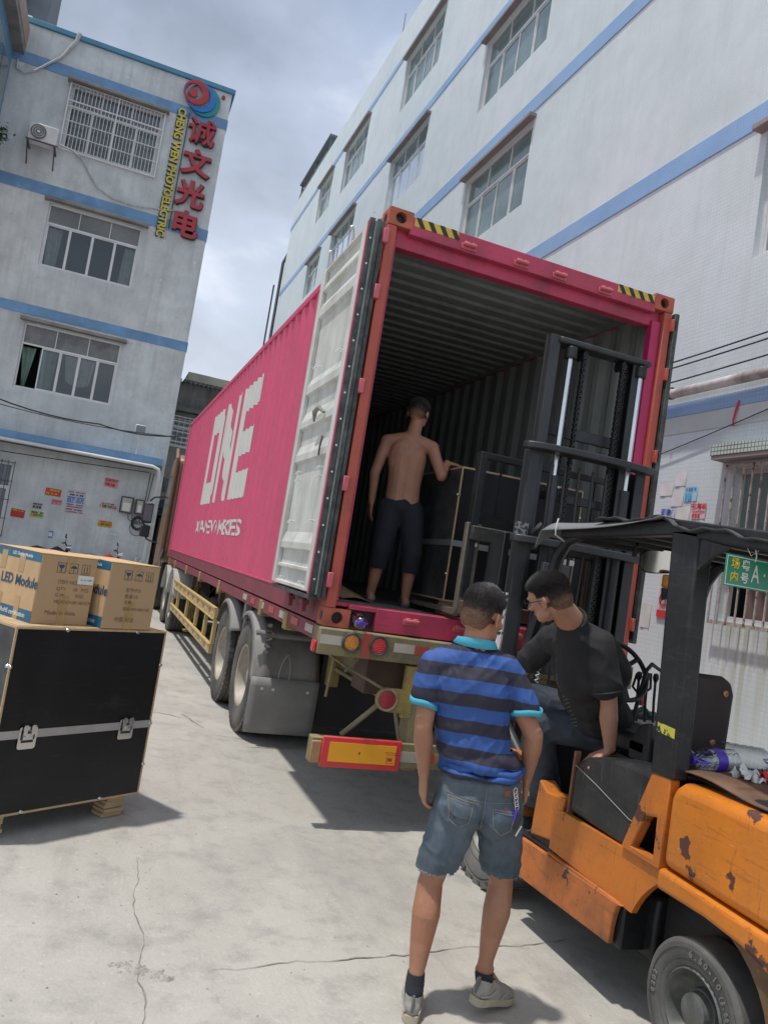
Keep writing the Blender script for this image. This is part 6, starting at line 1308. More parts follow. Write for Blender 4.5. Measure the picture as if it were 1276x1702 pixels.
def displace(me, fn):
    nr = [v.normal.copy() for v in me.vertices]
    for v, n_ in zip(me.vertices, nr): v.co = fn(v.co, n_)
    me.update()
def cull(me, dead):
    bm = bmesh.new(); bm.from_mesh(me); bmesh.ops.delete(bm, geom=[v for v in bm.verts if dead(v.co)], context='VERTS'); bm.to_mesh(me); bm.free()
def soft(name, me, m, par, **k):
    o = link(name, me, m, par, smooth=False, **k); me.shade_smooth(); return o
def hand(b, w, d, nrm, side, curl=(.25, .35, .3), spread=.02, sc=1.0, thumb=(.6, .75, -.2)):
    w = Vector(w); d = Vector(d).normalized(); nrm = Vector(nrm); nrm = (nrm-d*nrm.dot(d)).normalized(); t = d.cross(nrm)*side
    tips = []
    for off, L_, r in ((.030, .074, .0088), (.010, .082, .0092), (-.010, .076, .0088), (-.029, .060, .0078)):
        k = w+(d*.090+t*off+nrm*(.004-abs(off)*.12))*sc
        chain(b, [w+t*off*.55*sc, w+(d*.05+t*off*.85)*sc, k], [.017*sc, .014*sc, .0115*sc])
        dd = (d+t*off*spread*40).normalized(); ax = t; p = k; ang = 0
        for frac, cu in zip((.45, .3, .25), curl):
            ang += cu; q = p+(dd*math.cos(ang)-nrm*math.sin(ang))*L_*frac*sc
            caps(b, p, q, r*sc, r*.9*sc, 10); p = q; r *= .92
        tips.append(p)
    p = w+(d*.022+t*.022)*sc; dd = (d*thumb[0]+t*thumb[1]+nrm*thumb[2]).normalized(); r = .0145
    for L_ in (.040, .032, .026):
        q = p+dd*L_*sc; caps(b, p, q, r*sc, r*.86*sc, 10); p = q; r *= .84; dd = (dd+d*.25-nrm*.08).normalized()
    return tips
def head(b, M):
    e = lambda c, r: ball(b, M @ Vector(c), r, M, 20, 14)
    e((0, -.012, .035), (.075, .095, .086)); e((0, .02, .02), (.069, .078, .085)); e((0, .035, -.035), (.056, .055, .062)); e((0, .062, -.070), (.032, .028, .028)); e((0, -.05, -.01), (.062, .055, .062))
    for s in (-1, 1):
        e((s*.045, .035, -.055), (.020, .035, .028)); e((s*.042, .066, -.012), (.024, .022, .020)); e((s*.030, .080, .030), (.024, .014, .010))
        e((s*.080, -.006, -.004), (.006, .016, .028)); e((s*.084, -.014, .006), (.006, .012, .020)); e((s*.082, -.004, -.024), (.006, .010, .012))
    for p, q, r0, r1 in (((0, .088, .018), (0, .112, -.018), .010, .013), ((-.010, .100, -.024), (.010, .100, -.024), .011, .011), ((-.016, .083, -.050), (.016, .083, -.050), .009, .009)): caps(b, M @ Vector(p), M @ Vector(q), r0, r1)
M_lip = mat('lip', (.25, .10, .08), rough=.5); M_eye = mat('eye_white', (.6, .58, .55), rough=.2, var=.02)
def face_bits(par, M):
    for s in (-1, 1):
        b = MB(); ball(b, M @ Vector((s*.030, .079, .012)), (.012, .008, .008), M, 12, 8); eo = b.build('eye', M_eye, par); b = MB(); ball(b, M @ Vector((s*.030, .0865, .012)), (.005, .002, .005), M, 10, 6); b.build('iris', M_blk, eo)
    for s in (-1, 1): MB().tube([M @ Vector((s*.015, .093, .030)), M @ Vector((s*.032, .092, .035)), M @ Vector((s*.048, .080, .031))], [.003, .004, .002], 6).build('eyebrow', M_hair, par)
    b = MB(); ball(b, M @ Vector((0, .091, -.050)), (.020, .006, .006), M, 12, 8); b.build('lips', M_lip, par)
M_hair = mat('black_hair', (.009, .008, .008), rough=.7, spec=.25, var=.3, vscale=60); M_fade = mat('cropped_hair_on_scalp', (.040, .028, .023), rough=.8, var=.45, vscale=260, bump=.5, bscale=300)
def hair_shell_mat(skin):
    m = bpy.data.materials.new('cropped_hair'); m.use_nodes = True; t = m.node_tree; b = t.nodes['Principled BSDF']; L = t.links.new
    a = t.nodes.new('ShaderNodeAttribute'); a.attribute_name = 'cover'; tc = t.nodes.new('ShaderNodeTexCoord'); n = t.nodes.new('ShaderNodeTexNoise'); n.inputs['Scale'].default_value = 190; n.inputs['Detail'].default_value = 3; L(tc.outputs['Object'], n.inputs['Vector'])
    s1 = t.nodes.new('ShaderNodeMath'); s1.operation = 'SUBTRACT'; L(n.outputs[0], s1.inputs[0]); s1.inputs[1].default_value = .5
    s2 = t.nodes.new('ShaderNodeMath'); s2.operation = 'MULTIPLY_ADD'; L(s1.outputs[0], s2.inputs[0]); s2.inputs[1].default_value = .9; L(a.outputs['Fac'], s2.inputs[2]); s2.use_clamp = True
    k = t.nodes.new('ShaderNodeMix'); k.data_type = 'RGBA'; L(s2.outputs[0], k.inputs['Factor']); k.inputs['A'].default_value = (*[v*.8 for v in skin], 1); k.inputs['B'].default_value = (.010, .009, .009, 1); L(k.outputs['Result'], b.inputs['Base Color'])
    b.inputs['Roughness'].default_value = .65; b.inputs['Specular IOR Level'].default_value = .3; return m
M_hairt = mat('hair_tip', (.014, .012, .012), rough=.5, spec=.4, var=.3, vscale=80)
def hair(par, M, seed, line=lambda p: False, thin=None, top=.014, skin=(.34, .172, .105)):
    b = MB(); e = lambda c, r: ball(b, M @ Vector(c), r, M, 28, 20)
    e((0, -.012, .037), (.0785, .0985, .089)); e((0, .012, .030), (.0725, .082, .086)); e((0, -.05, -.01), (.065, .058, .065))
    me = fuse(b, .004, 3); Mi = M.inverted(); cull(me, lambda co: line(Mi @ co))
    me.materials.append(hair_shell_mat(skin))
    displace(me, lambda co, n: co+n*(.0015*noise.noise(co*40)+.006*max(0, min(1, ((Mi @ co).z-.03)/.05))))
    at = me.attributes.new('cover', 'FLOAT', 'POINT')
    for v in me.vertices:
        q = Mi @ v.co; c = (q.z+.105)/.135+.10*noise.noise(v.co*45)
        if thin and thin(q): c -= .35
        at.data[v.index].value = max(.32, min(1, c))
    random.seed(seed); vs = []; fs = []; vv = me.vertices
    for _ in range(42000):
        v = vv[random.randrange(len(vv))]; q = Mi @ v.co
        up = max(0, min(1, (q.z-.03)/.05)); 
        if thin and thin(q) and random.random() < .6: continue
        if random.random() > max(.12, min(1, (q.z+.045)/.085)): continue
        L_ = lerp(.0025, top*.8, up)*random.uniform(.7, 1.2)
        d = (v.normal+Vector((random.gauss(0, .2), random.gauss(0, .2), random.gauss(0, .2)))+(M.to_3x3() @ Vector((0, .9*up, .3)))).normalized()
        w = v.normal.cross(d); w = (w if w.length > .01 else Vector((1, 0, 0))).normalized()*random.uniform(.0004, .0007)
        p = v.co+Vector((random.gauss(0, .002), random.gauss(0, .002), random.gauss(0, .002)))-v.normal*.001
        k = len(vs); vs += [p-w, p+w, p+d*L_]; fs.append((k, k+1, k+2))
    o = soft('hair', me, None, par)
    s = MB(); s.v = [tuple(v) for v in vs]; s.f = fs; s.mi = [0]*len(fs); m2 = bpy.data.meshes.new('hair_strands'); m2.from_pydata(s.v, [], s.f); props(link('hair_strands', m2, M_hairt, o, smooth=False), kind='stuff')
def skinmat(nm, c): return mat(nm, c, rough=.48, var=.16, vscale=6, bump=.16, bscale=140, sss=.10, tint=tuple(v*k for v, k in zip(c, (1.05, .92, .88))), dirt=tuple(v*.72 for v in c), damt=.55, dscale=9, spec=.4)
V = Vector
# ---------------------------------------------------------------- man in the striped polo
M_sk1 = skinmat('tanned_skin', (.34, .172, .105))
m1 = thing('person', 'man in blue striped polo shirt and denim shorts standing with his back to us', 'person', (.13, -2.11, 0))
HM1 = basis((.045, -2.10, 1.638), V((.86, -.50, .0)), V((.0, .0, 1)))
def head_matrix(c, fwd, up=(0, 0, 1)):
    f = V(fwd).normalized(); u = V(up); u = (u-f*u.dot(f)).normalized(); x = f.cross(u); m = Matrix.Identity(4)
    for i in range(3): m[i][0] = x[i]; m[i][1] = f[i]; m[i][2] = u[i]; m[i][3] = c[i]
    return m
HM1 = head_matrix((.040, -2.105, 1.628), (.66, .74, -.22), (.04, 0, 1)) @ Matrix.Scale(1.07, 4)
b = MB(); head(b, HM1)
caps(b, (.035, -2.12, 1.59), (.02, -2.135, 1.46), .060, .066)
chain(b, [V((-.11, -2.12, 1.385)), V((.01, -2.13, 1.425)), V((.165, -2.12, 1.40))], [.048, .062, .048])
ball(b, (.04, -2.10, 1.30), (.155, .10, .17)); ball(b, (.09, -2.09, 1.08), (.14, .10, .16)); ball(b, (.14, -2.08, .88), (.14, .09, .10))
HL, HR = V((.055, -2.09, .84)), V((.245, -2.07, .84)); KL, KR = V((-.008, -2.06, .50)), V((.325, -1.97, .50)); AL, AR = V((-.022, -2.135, .12)), V((.295, -2.02, .155))
for h, k, a in ((HL, KL, AL), (HR, KR, AR)):
    chain(b, [h, h.lerp(k, .5), k], [.076, .066, .054]); mid = k.lerp(a, .30)+V((0, -.014, 0)); chain(b, [k, mid, k.lerp(a, .58), a+V((0, 0, .05)), a], [.056, .062, .050, .034, .038]); ball(b, k.lerp(a, .28)+V((.018, -.022, 0)), (.040, .044, .095)); ball(b, k.lerp(a, .30)+V((-.018, -.022, 0)), (.040, .042, .085)); ball(b, a+V((.028, .005, .01)), .016); ball(b, a+V((-.028, .0, .005)), .016)
caps(b, AL, AL+V((.012, .12, -.08)), .035, .026); caps(b, AR, AR+V((.09, .08, -.10)), .032, .024)
SL, SR = V((-.140, -2.12, 1.375)), V((.19, -2.11, 1.385)); EL, ER = V((-.152, -2.15, 1.15)), V((.335, -2.14, 1.175)); WL, WR = V((-.112, -2.10, .945)), V((.355, -2.04, .975))
for s, e_, w_ in ((SL, EL, WL), (SR, ER, WR)): chain(b, [s, s.lerp(e_, .5), e_, e_.lerp(w_, .3), w_.lerp(e_, .3), w_], [.046, .045, .040, .044, .033, .026])
hand(b, WL, (.12, .10, -1), (-1, -.15, -.1), 1, (.3, .5, .4), thumb=(.75, .55, -.3)); hand(b, WR, (.10, .25, -1), (1, -.2, .1), -1, (.3, .5, .4), thumb=(.75, .55, -.3))
me = fuse(b, .0055, 3); soft('body', me, M_sk1, m1)
face_bits(m1, HM1)
hair(m1, HM1, 5, lambda q: q.z < -.062+.35*max(0, q.y+.02) or (q.y > .02 and q.z < .045+(q.y-.02)*.5) or (abs(q.x) > .068 and -.035 < q.y < .02 and q.z < .02), thin=lambda q: (q.x)**2+(q.y+.055)**2 < .0007 and q.z > .05)
# shirt
M_shirt = mat('striped_polo_fabric', (.024, .076, .27), rough=.75, var=.12, vscale=5, bump=.15, bscale=300)
t_ = M_shirt.node_tree; pb_ = t_.nodes['Principled BSDF']; tcn = t_.nodes.new('ShaderNodeTexCoord'); sp = t_.nodes.new('ShaderNodeSeparateXYZ'); t_.links.new(tcn.outputs['Object'], sp.inputs[0])
def mth(op, a, bb): 
    n = t_.nodes.new('ShaderNodeMath'); n.operation = op
    for i, v in enumerate((a, bb)):
        if hasattr(v, 'is_linked'): t_.links.new(v, n.inputs[i])
        elif v is not None: n.inputs[i].default_value = v
    return n.outputs[0]
nzz = t_.nodes.new('ShaderNodeTexNoise'); nzz.inputs['Scale'].default_value = 7; t_.links.new(tcn.outputs['Object'], nzz.inputs['Vector'])
zz = mth('ADD', mth('ADD', sp.outputs[2], mth('MULTIPLY', mth('ABSOLUTE', mth('SUBTRACT', sp.outputs[0], .05), None), .05)), mth('MULTIPLY', nzz.outputs[0], .006)); fr2 = mth('FRACT', mth('DIVIDE', mth('SUBTRACT', zz, 1.048), .110), None); st_ = mth('LESS_THAN', fr2, .5)
mk = t_.nodes.new('ShaderNodeMix'); mk.data_type = 'RGBA'; old = pb_.inputs['Base Color'].links[0].from_socket; t_.links.new(st_, mk.inputs['Factor']); t_.links.new(old, mk.inputs['A']); mk.inputs['B'].default_value = (.020, .019, .038, 1); t_.links.new(mk.outputs['Result'], pb_.inputs['Base Color'])
M_cyan = mat('cyan_trim', (.05, .31, .42), rough=.8, var=.1, bump=.2, bscale=200)
b = MB()
chain(b, [V((-.120, -2.12, 1.405)), V((.0, -2.135, 1.450)), V((.18, -2.12, 1.42))], [.064, .078, .062])
ball(b, (.035, -2.12, 1.33), (.182, .118, .16)); ball(b, (.055, -2.105, 1.22), (.172, .118, .17)); ball(b, (.085, -2.10, 1.10), (.165, .122, .15)); ball(b, (.120, -2.10, 1.045), (.180, .128, .072)); 
chain(b, [V((-.145, -2.12, 1.40)), V((-.160, -2.135, 1.275))], [.058, .063]); chain(b, [V((.195, -2.11, 1.41)), V((.278, -2.125, 1.28))], [.060, .065])
me = fuse(b, .007, 6)
def wr(co, n):
    z = co.z; a = 0
    a += .007*noise.noise(V((co.x*9+co.z*5, co.y*9, co.z*3.2))); a += .006*(1-abs(noise.noise(V((co.x*13-co.z*7, co.y*10, co.z*6+4)))))**4; a += .004*(1-abs(noise.noise(V((co.x*22+co.z*12, co.y*16, co.z*7)))))**5
    if z < 1.12: t = (1.12-z)/.12; a += .014*t*math.sin(z*85+co.x*26+2.5*noise.noise(co*9))*min(1, t)
    lowx = .035*max(0, 1.06-z)*8
    return co+n*a
displace(me, wr)
def sleeve_end(c): return (1.243 if c.x < -.118 else 1.270 if c.x > .238 else None) if c.z > 1.1 else None
cull(me, lambda c: (sleeve_end(c) is not None and c.z < sleeve_end(c)-.011) or ((c-V((.028, -2.12, 1.535))).length < .058))
for v in me.vertices:
    q = sleeve_end(v.co)
    if q and v.co.z < q: v.co.z = q
shirt = soft('shirt', me, M_shirt, m1)
for c, rx, ry, tilt, nm in (((-.163, -2.135, 1.243), .060, .060, (.05, -.16), 'sleeve_cuff'), ((.286, -2.127, 1.268), .069, .066, (.0, .12), 'sleeve_cuff')):
    n = 32; b = MB(); b.add([V(c)+V((rx*1.02*math.cos(a)*k, ry*1.02*math.sin(a)*k, z+tilt[1]*rx*math.cos(a)+.004*math.sin(3*a))) for z, k in ((-.012, 1.06), (.012, 1.04)) for a in [2*math.pi*i/n for i in range(n)]], [(i, (i+1) % n, n+(i+1) % n, n+i) for i in range(n)])
    o = b.build(nm, M_cyan, shirt); o.modifiers.new('thick', 'SOLIDIFY').thickness = .006
n = 36; b = MB(); ring = lambda r, z, q: [V((.026+r*1.16*math.cos(a), -2.122+r*math.sin(a), z+q*(-math.sin(a)))) for a in [2*math.pi*i/n for i in range(n)]]
b.add(ring(.066, 1.528, .006)+ring(.072, 1.534, .006)+ring(.086, 1.508, -.006), [(k*n+i, k*n+(i+1) % n, (k+1)*n+(i+1) % n, (k+1)*n+i) for k in range(2) for i in range(n)]); o = b.build('collar', M_cyan, shirt); o.modifiers.new('thick', 'SOLIDIFY').thickness = .004
# rolled shirt hem folds
for z, r, off in ((1.012, .163, 0), (.993, .168, .01)):
    b = MB(); n = 48; b.tube([V((.135+r*1.08*math.cos(a), -2.10+r*.72*math.sin(a), z+.016*math.cos(a)+.012*math.sin(2*a+off*90)+.004*math.sin(9*a))) for a in [2*math.pi*i/n for i in range(n)]], [.013+.006*math.sin(5*2*math.pi*i/n+off*50) for i in range(n)], 10, True); b.build('shirt_hem_fold', M_shirt, shirt)
# shorts
M_denim = mat('washed_denim', (.052, .078, .105), rough=.85, var=.25, vscale=9, bump=.3, bscale=350, dirt=(.12, .155, .185), damt=.6, dscale=4.5, tint=(.065, .085, .10)); M_stitch = mat('tan_stitching', (.24, .21, .17), rough=.9)
b = MB(); ball(b, (.142, -2.095, .885), (.188, .128, .115)); ball(b, (.142, -2.10, .95), (.182, .125, .06)); ball(b, (.07, -2.14, .83), (.095, .09, .10)); ball(b, (.225, -2.13, .83), (.095, .09, .10))
chain(b, [HL+V((0, 0, 0)), HL.lerp(KL, .45)+V((.006, 0, 0)), KL+V((.012, -.005, .02))], [.108, .098, .085]); chain(b, [HR, HR.lerp(KR, .45), KR+V((-.004, -.005, .02))], [.106, .096, .080])
me = fuse(b, .007, 5)
displace(me, lambda co, n: co+n*(.006*noise.noise(V((co.x*8+co.z*9, co.y*8, co.z*9)))+.007*(1-abs(noise.noise(V((co.x*10, co.y*6, co.z*15+co.x*10)))))**4*(1 if co.z > .55 else 0)-.010*math.exp(-((co.x-.148)/.014)**2)*(1 if co.z > .80 and co.y < -2.1 else 0)))
cull(me, lambda c: c.z < .560+.012*noise.noise(c*60)+(.012 if c.x < .15 else 0)*math.sin(c.x*20)); shorts = soft('denim_shorts', me, M_denim, m1)
from mathutils.bvhtree import BVHTree
def bvh_of(me): return BVHTree.FromPolygons([v.co for v in me.vertices], [tuple(p.vertices) for p in me.polygons])
bv = bvh_of(me)
def onback(x, z, off=.002, y0=-2.6): 
    h = bv.ray_cast(V((x, y0, z)), V((0, 1, 0))); return (h[0]+h[1]*off if h[0] and h[1].y < 0 else (h[0]-h[1]*off if h[0] else V((x, -2.2, z))))
def stitch(pts, r=.0011, m=None, nm='seam_stitching', off=.0015):
    fine = []
    for i in range(len(pts)-1):
        for k in range(8): t = k/8; fine.append(onback(lerp(pts[i][0], pts[i+1][0], t), lerp(pts[i][1], pts[i+1][1], t), off))
    fine.append(onback(*pts[-1], off)); MB().tube(fine, r, 5).build(nm, m or M_stitch, shorts)
stitch([(.147, .95), (.149, .85), (.152, .75)], .0016); stitch([(-.02, .905), (.15, .895), (.30, .905)], .0010)
for x0, x1, z1, z0 in ((-.005, .100, .895, .785), (.185, .285, .875, .775)):
    stitch([(x0, z1), (x1, z1-.008), (x1-.012, z0+.025), (lerp(x0, x1, .5), z0), (x0+.014, z0+.022), (x0, z1)], .0013); stitch([(x0+.004, z1-.010), (x1-.004, z1-.018)], .0009)
stitch([(.01, .835), (.03, .815), (.02, .83), (.05, .825), (.08, .83)], .0016, M_iron, 'pocket_embroidery')
b = MB(); random.seed(12)
for _ in range(260):
    a = random.random()*6.28; K, rr_ = random.choice(((KL+V((.008, 0, 0)), .084), (KR, .080))); p = V((K.x+rr_*math.cos(a), K.y-.004+rr_*math.sin(a), .563)); q = p+V((random.gauss(0, .004), random.gauss(0, .004), -random.uniform(.004, .016))); b.tube([p, q], .0005, 3)
props(b.build('frayed_threads', mat('pale_thread', (.35, .38, .42), rough=.9), shorts, smooth=False), kind='stuff')
b = MB(); P = [onback(x, z, .004) for x, z in ((.225, .952), (.292, .954), (.292, .930), (.225, .928))]; b.quad(*P); o = b.build('leather_patch', mat('leather_tan', (.24, .085, .05), rough=.6), shorts, smooth=False); o.modifiers.new('thick', 'SOLIDIFY').thickness = .003
# keys
c = onback(.268, .955, .008)+V((.0, -.006, 0)); ky = MB()
for k in range(5): ky.tube([c+V((.008*math.cos(a)+.004*k, -.004+.004*(k % 2)*math.sin(a), -.016*k+.013*math.sin(a))) for a in [i*.78 for i in range(8)]], .0016, 5, True)
kc = ky.build('key_chain', M_chrome, shorts)
for dx, dz, m, s in ((-.028, -.10, M_chrome, (.006, .002, .026)), (-.012, -.105, M_sblue, (.010, .004, .022)), (.012, -.10, M_pur, (.006, .003, .03)), (.026, -.115, M_blk, (.012, .006, .032)), (.036, -.155, M_chrome, (.004, .0015, .024)), (-.02, -.088, M_lred, (.008, .003, .012))):
    MB().box(-s[0], s[0], -s[1], s[1], -s[2], s[2], Matrix.Translation(c+V((dx, -.006, dz))) @ Matrix.Rotation(dx*12, 4, 'Y')).build('key', m, kc, bevel=.002)
# socks and shoes
M_sock = mat('dark_sock', (.02, .022, .03), rough=.9, bump=.3, bscale=200); M_shoe = mat('worn_grey_trainer', (.27, .265, .235), rough=.8, var=.14, vscale=9, bump=.2, bscale=90, dirt=(.19, .18, .15), damt=.6, dscale=12); M_sole = mat('cream_sole', (.40, .36, .26), rough=.8, var=.15, dirt=(.25, .2, .14), damt=.6, dscale=14); M_mesh = mat('trainer_dark_mesh', (.12, .12, .11), rough=.9)
def shoe(ankle, heel, toe, lift, name, sock_top):
    hl = V(heel); to = V(toe); d = (to-hl); L_ = d.length; d.normalize(); side = V((0, 0, 1)).cross(d).normalized(); up = d.cross(side); up = up if up.z > 0 else -up
    P = lambda a, s, h: hl+d*(a*L_)+side*s+up*h
    b = MB(); chain(b, [P(.13, 0, .05), P(.45, 0, .045), P(.72, 0, .036), P(.90, .0, .03)], [.036, .040, .040, .030]); chain(b, [P(.16, 0, .055), P(.18, 0, .088)], [.036, .037]); chain(b, [P(.35, 0, .07), P(.55, 0, .055)], [.034, .034])
    me = fuse(b, .005, 4); cull(me, lambda c: ((c-hl).dot(up) < .012) or ((c-hl).dot(up) > .100)); s_ = soft('shoe', me, M_shoe, m1)
    prof = [(.0, -.0), (.01, .026), (.10, .036), (.3, .034), (.5, .036), (.72, .046), (.88, .040), (.97, .022), (1.0, 0)]; outline = [(a, w) for a, w in prof]+[(a, -w) for a, w in prof[::-1][1:-1]]
    n = len(outline); b = MB(); vs = []
    for h, k in ((.0, .96), (.006, 1.02), (.022, 1.04), (.03, .98)): vs += [P(a, w*k, h+(.012*max(0, a-.75)*4*.5 if h < .01 else 0)) for a, w in outline]
    b.add(vs, [(j*n+i, j*n+(i+1) % n, (j+1)*n+(i+1) % n, (j+1)*n+i) for j in range(3) for i in range(n)]+[tuple(range(n-1, -1, -1)), tuple(range(3*n, 4*n))]); b.build('sole', M_sole, s_)
    b = MB(); b.tube([P(.012, .0, .045), P(.0, 0, .075), P(.03, 0, .108)], .006, 6); b.build('heel_tab', M_mesh, s_)
    b = MB()
    for k in range(5): b.tube([P(.40+.07*k, -.026, .075-.006*k), P(.42+.07*k, 0, .090-.009*k), P(.40+.07*k, .026, .075-.006*k)], .0028, 5)
    b.build('laces', I['w'], s_)
    b = MB()
    for s in (-1, 1): b.tube([P(.03, s*.030, .040), P(.2, s*.040, .046), P(.35, s*.041, .07)], .004, 5); b.tube([P(.5, s*.043, .03), P(.62, s*.042, .055)], .003, 5)
    b.build('shoe_overlay', M_lgrey, s_)
    b = MB(); A = V(ankle); chain(b, [A+V((0, 0, sock_top)), A, P(.2, 0, .06)], [.038, .042, .036]); me = fuse(b, .005, 2); cull(me, lambda c: c.z > A.z+sock_top+.005); soft('sock', me, M_sock, m1)
shoe(AL, (-.030, -2.215, .002), (.005, -1.935, .002), 0, 'L', .045)
shoe(AR+V((0, 0, -.01)), (.245, -2.095, .052), (.452, -1.925, .0), 0, 'R', .012)
m1.rotation_euler.z = R(-18); m1.scale = (.935, .96, .978)
# ---------------------------------------------------------------- forklift driver
M_sk2 = skinmat('driver_skin', (.38, .20, .13))
m2 = thing('person', 'forklift driver in black t-shirt and glasses leaning out, hand propped on the black hood', 'person', (1.2, -1.5, 1.0))
HM2 = head_matrix((.605, -1.70, 1.705), (-.46, .86, -.36), (-.30, -.05, 1)) @ Matrix.Scale(1.05, 4)
b = MB(); head(b, HM2)
nk = V((.765, -1.665, 1.610)); caps(b, HM2 @ V((0, -.035, -.03)), nk, .060, .070)
S2, S2r = V((.915, -1.715, 1.525)), V((.86, -1.36, 1.49)); E2 = V((1.00, -1.735, 1.245)); W2 = V((1.025, -1.755, 1.03))
chain(b, [nk, V((.87, -1.56, 1.49))], [.060, .06]); chain(b, [S2, V((.88, -1.53, 1.50)), S2r], [.055, .06, .055]); ball(b, (1.05, -1.5, 1.28), (.11, .13, .16)); ball(b, (1.16, -1.47, 1.13), (.12, .13, .13))
chain(b, [S2, S2.lerp(E2, .5), E2, E2.lerp(W2, .35)+V((-.004, 0, 0)), W2.lerp(E2, .2), W2], [.056, .050, .042, .046, .034, .029])
hand(b, W2+V((-.008, .005, -.02)), (-.52, .62, -.52), (-.45, .15, .88), -1, (.25, .35, .25), spread=.06, sc=1.05, thumb=(.55, .8, -.1))
E2r = V((.80, -1.15, 1.25)); W2r = V((.90, -.98, 1.12)); chain(b, [S2r, E2r, W2r], [.055, .043, .03]); hand(b, W2r, (.3, 1, -.3), (0, .2, 1), 1, (.7, .8, .6))
H2l, H2r = V((1.17, -1.53, 1.06)), V((1.18, -1.36, 1.09)); K2l, K2r = V((.91, -1.33, 1.03)), V((.985, -1.07, 1.14)); A2l, A2r = V((.975, -1.30, .66)), V((1.10, -1.20, .66))
for h, k, a in ((H2l, K2l, A2l), (H2r, K2r, A2r)): chain(b, [h, k, a], [.09, .058, .042])
caps(b, A2l, A2l+V((-.05, .12, -.06)), .04, .03); caps(b, A2r, A2r+V((-.03, .14, -.06)), .04, .03)
me = fuse(b, .0052, 3); soft('body', me, M_sk2, m2); face_bits(m2, HM2)
hair(m2, HM2, 9, lambda q: q.z < -.055+.4*max(0, q.y+.02) or (q.y > .03 and q.z < .05+(q.y-.03)*.4) or (abs(q.x) > .068 and -.03 < q.y < .025 and q.z < .022), top=.018)
M_tee = mat('black_tshirt', (.014, .014, .016), rough=.85, var=.2, vscale=5, bump=.2, bscale=250)
b = MB(); chain(b, [V((.915, -1.71, 1.520)), V((.87, -1.57, 1.53)), V((.86, -1.36, 1.49))], [.078, .108, .076]); chain(b, [V((.785, -1.655, 1.590)), V((.86, -1.60, 1.50))], [.082, .118]); chain(b, [V((.80, -1.66, 1.53)), V((.90, -1.62, 1.34))], [.085, .12]); chain(b, [V((.97, -1.62, 1.50)), V((1.10, -1.56, 1.38))], [.10, .12])
ball(b, (.96, -1.54, 1.38), (.155, .19, .15), Matrix.Rotation(R(25), 4, 'Y')); ball(b, (1.04, -1.52, 1.27), (.165, .19, .17)); ball(b, (1.13, -1.49, 1.14), (.165, .185, .14)); chain(b, [V((.915, -1.715, 1.505)), V((.965, -1.735, 1.335))], [.076, .080]); chain(b, [S2r, S2r.lerp(E2r, .55)], [.072, .072])
me = fuse(b, .007, 5); displace(me, lambda co, n: co+n*(.008*noise.noise(V((co.x*8, co.y*8, co.z*6)))+.007*(1-abs(noise.noise(V((co.x*9+co.z*6, co.y*9, co.z*9)))))**3))
tee = soft('t_shirt', me, M_tee, m2)
n = 36; fx, fy, fz, fl_ = frame_of((.70, -1.70, 1.64), (.85, -1.58, 1.50)); b = MB(); b.tube([V((.757, -1.672, 1.625))+(fx*math.cos(a)+fy*math.sin(a))*.074 for a in [2*math.pi*i/n for i in range(n)]], .007, 6, True); b.build('neckband', M_tee, tee)
fx, fy, fz, fl_ = frame_of(S2, E2); b = MB(); cc = V((.973, -1.737, 1.305)); b.tube([cc+(fx*math.cos(a)+fy*math.sin(a))*.076 for a in [2*math.pi*i/n for i in range(n)]], .007, 6, True); b.build('sleeve_hem', M_tee, tee)
bv = bvh_of(me); random.seed(77); b = MB()
for _ in range(0):
    z = random.uniform(1.12, 1.34); y = -1.60+random.gauss(0, .035); h = bv.ray_cast(V((.5, y, z)), V((1, 0, 0)))
    if h[0]: p = h[0]-V((.002, 0, 0)); a = random.gauss(1.2, .5); q = V((0, math.cos(a), math.sin(a)))*random.uniform(.006, .02); w_ = V((0, -q.z, q.y)).normalized()*.0018; b.quad(p-q-w_, p-q+w_, p+q+w_, p+q-w_)
for k in range(14):
    pts = []
    for t in range(5):
        z = 1.34-.02*k-.006*t; y = -1.60+.006*k+.010*t*(1+.08*k); h = bv.ray_cast(V((.5, y, z)), V((1, 0, 0)))
        if h[0]: pts.append(h[0]-V((.0015, 0, 0)))
    if len(pts) > 2: b.tube(pts, [.0028-.0004*q for q in range(len(pts))], 4)
props(b.build('wing_print', mat('grey_print', (.13, .135, .14), rough=.8), tee, smooth=False), kind='stuff')
M_jean = mat('dark_jeans', (.022, .030, .046), rough=.85, var=.25, vscale=8, bump=.3, bscale=300, dirt=(.045, .058, .075), damt=.5, dscale=5)
b = MB(); ball(b, (1.17, -1.46, 1.06), (.16, .185, .10))
for h, k, a in ((H2l, K2l, A2l), (H2r, K2r, A2r)): chain(b, [h, h.lerp(k, .5), k, k.lerp(a, .4), a], [.108, .094, .078, .068, .058])
me = fuse(b, .007, 5); displace(me, lambda co, n: co+n*(.006*noise.noise(co*9)+.007*(1-abs(noise.noise(V((co.x*16, co.y*10, co.z*14)))))**4)); soft('jeans', me, M_jean, m2)
for A in (A2l, A2r):
    b = MB(); chain(b, [A+V((0, -.03, -.045)), A+V((-.03, .07, -.055)), A+V((-.06, .15, -.06))], [.042, .042, .034]); soft('shoe', fuse(b, .006, 3), M_fblk, m2)
gl = MB()
for s in (-1, 1):
    gl.tube([HM2 @ V((s*.033+.026*math.cos(a), .103-.002*abs(math.cos(a)), .010+.019*math.sin(a))) for a in [2*math.pi*i/20 for i in range(20)]], .0018, 6, True); gl.tube([HM2 @ V(q) for q in ((s*.060, .101, .016), (s*.080, .06, .014), (s*.086, .0, .012), (s*.083, -.025, -.004))], .0022, 6)
gl.tube([HM2 @ V((-.008, .105, .014)), HM2 @ V((.008, .105, .014))], .0016, 6); gl.build('glasses', M_chain, m2)
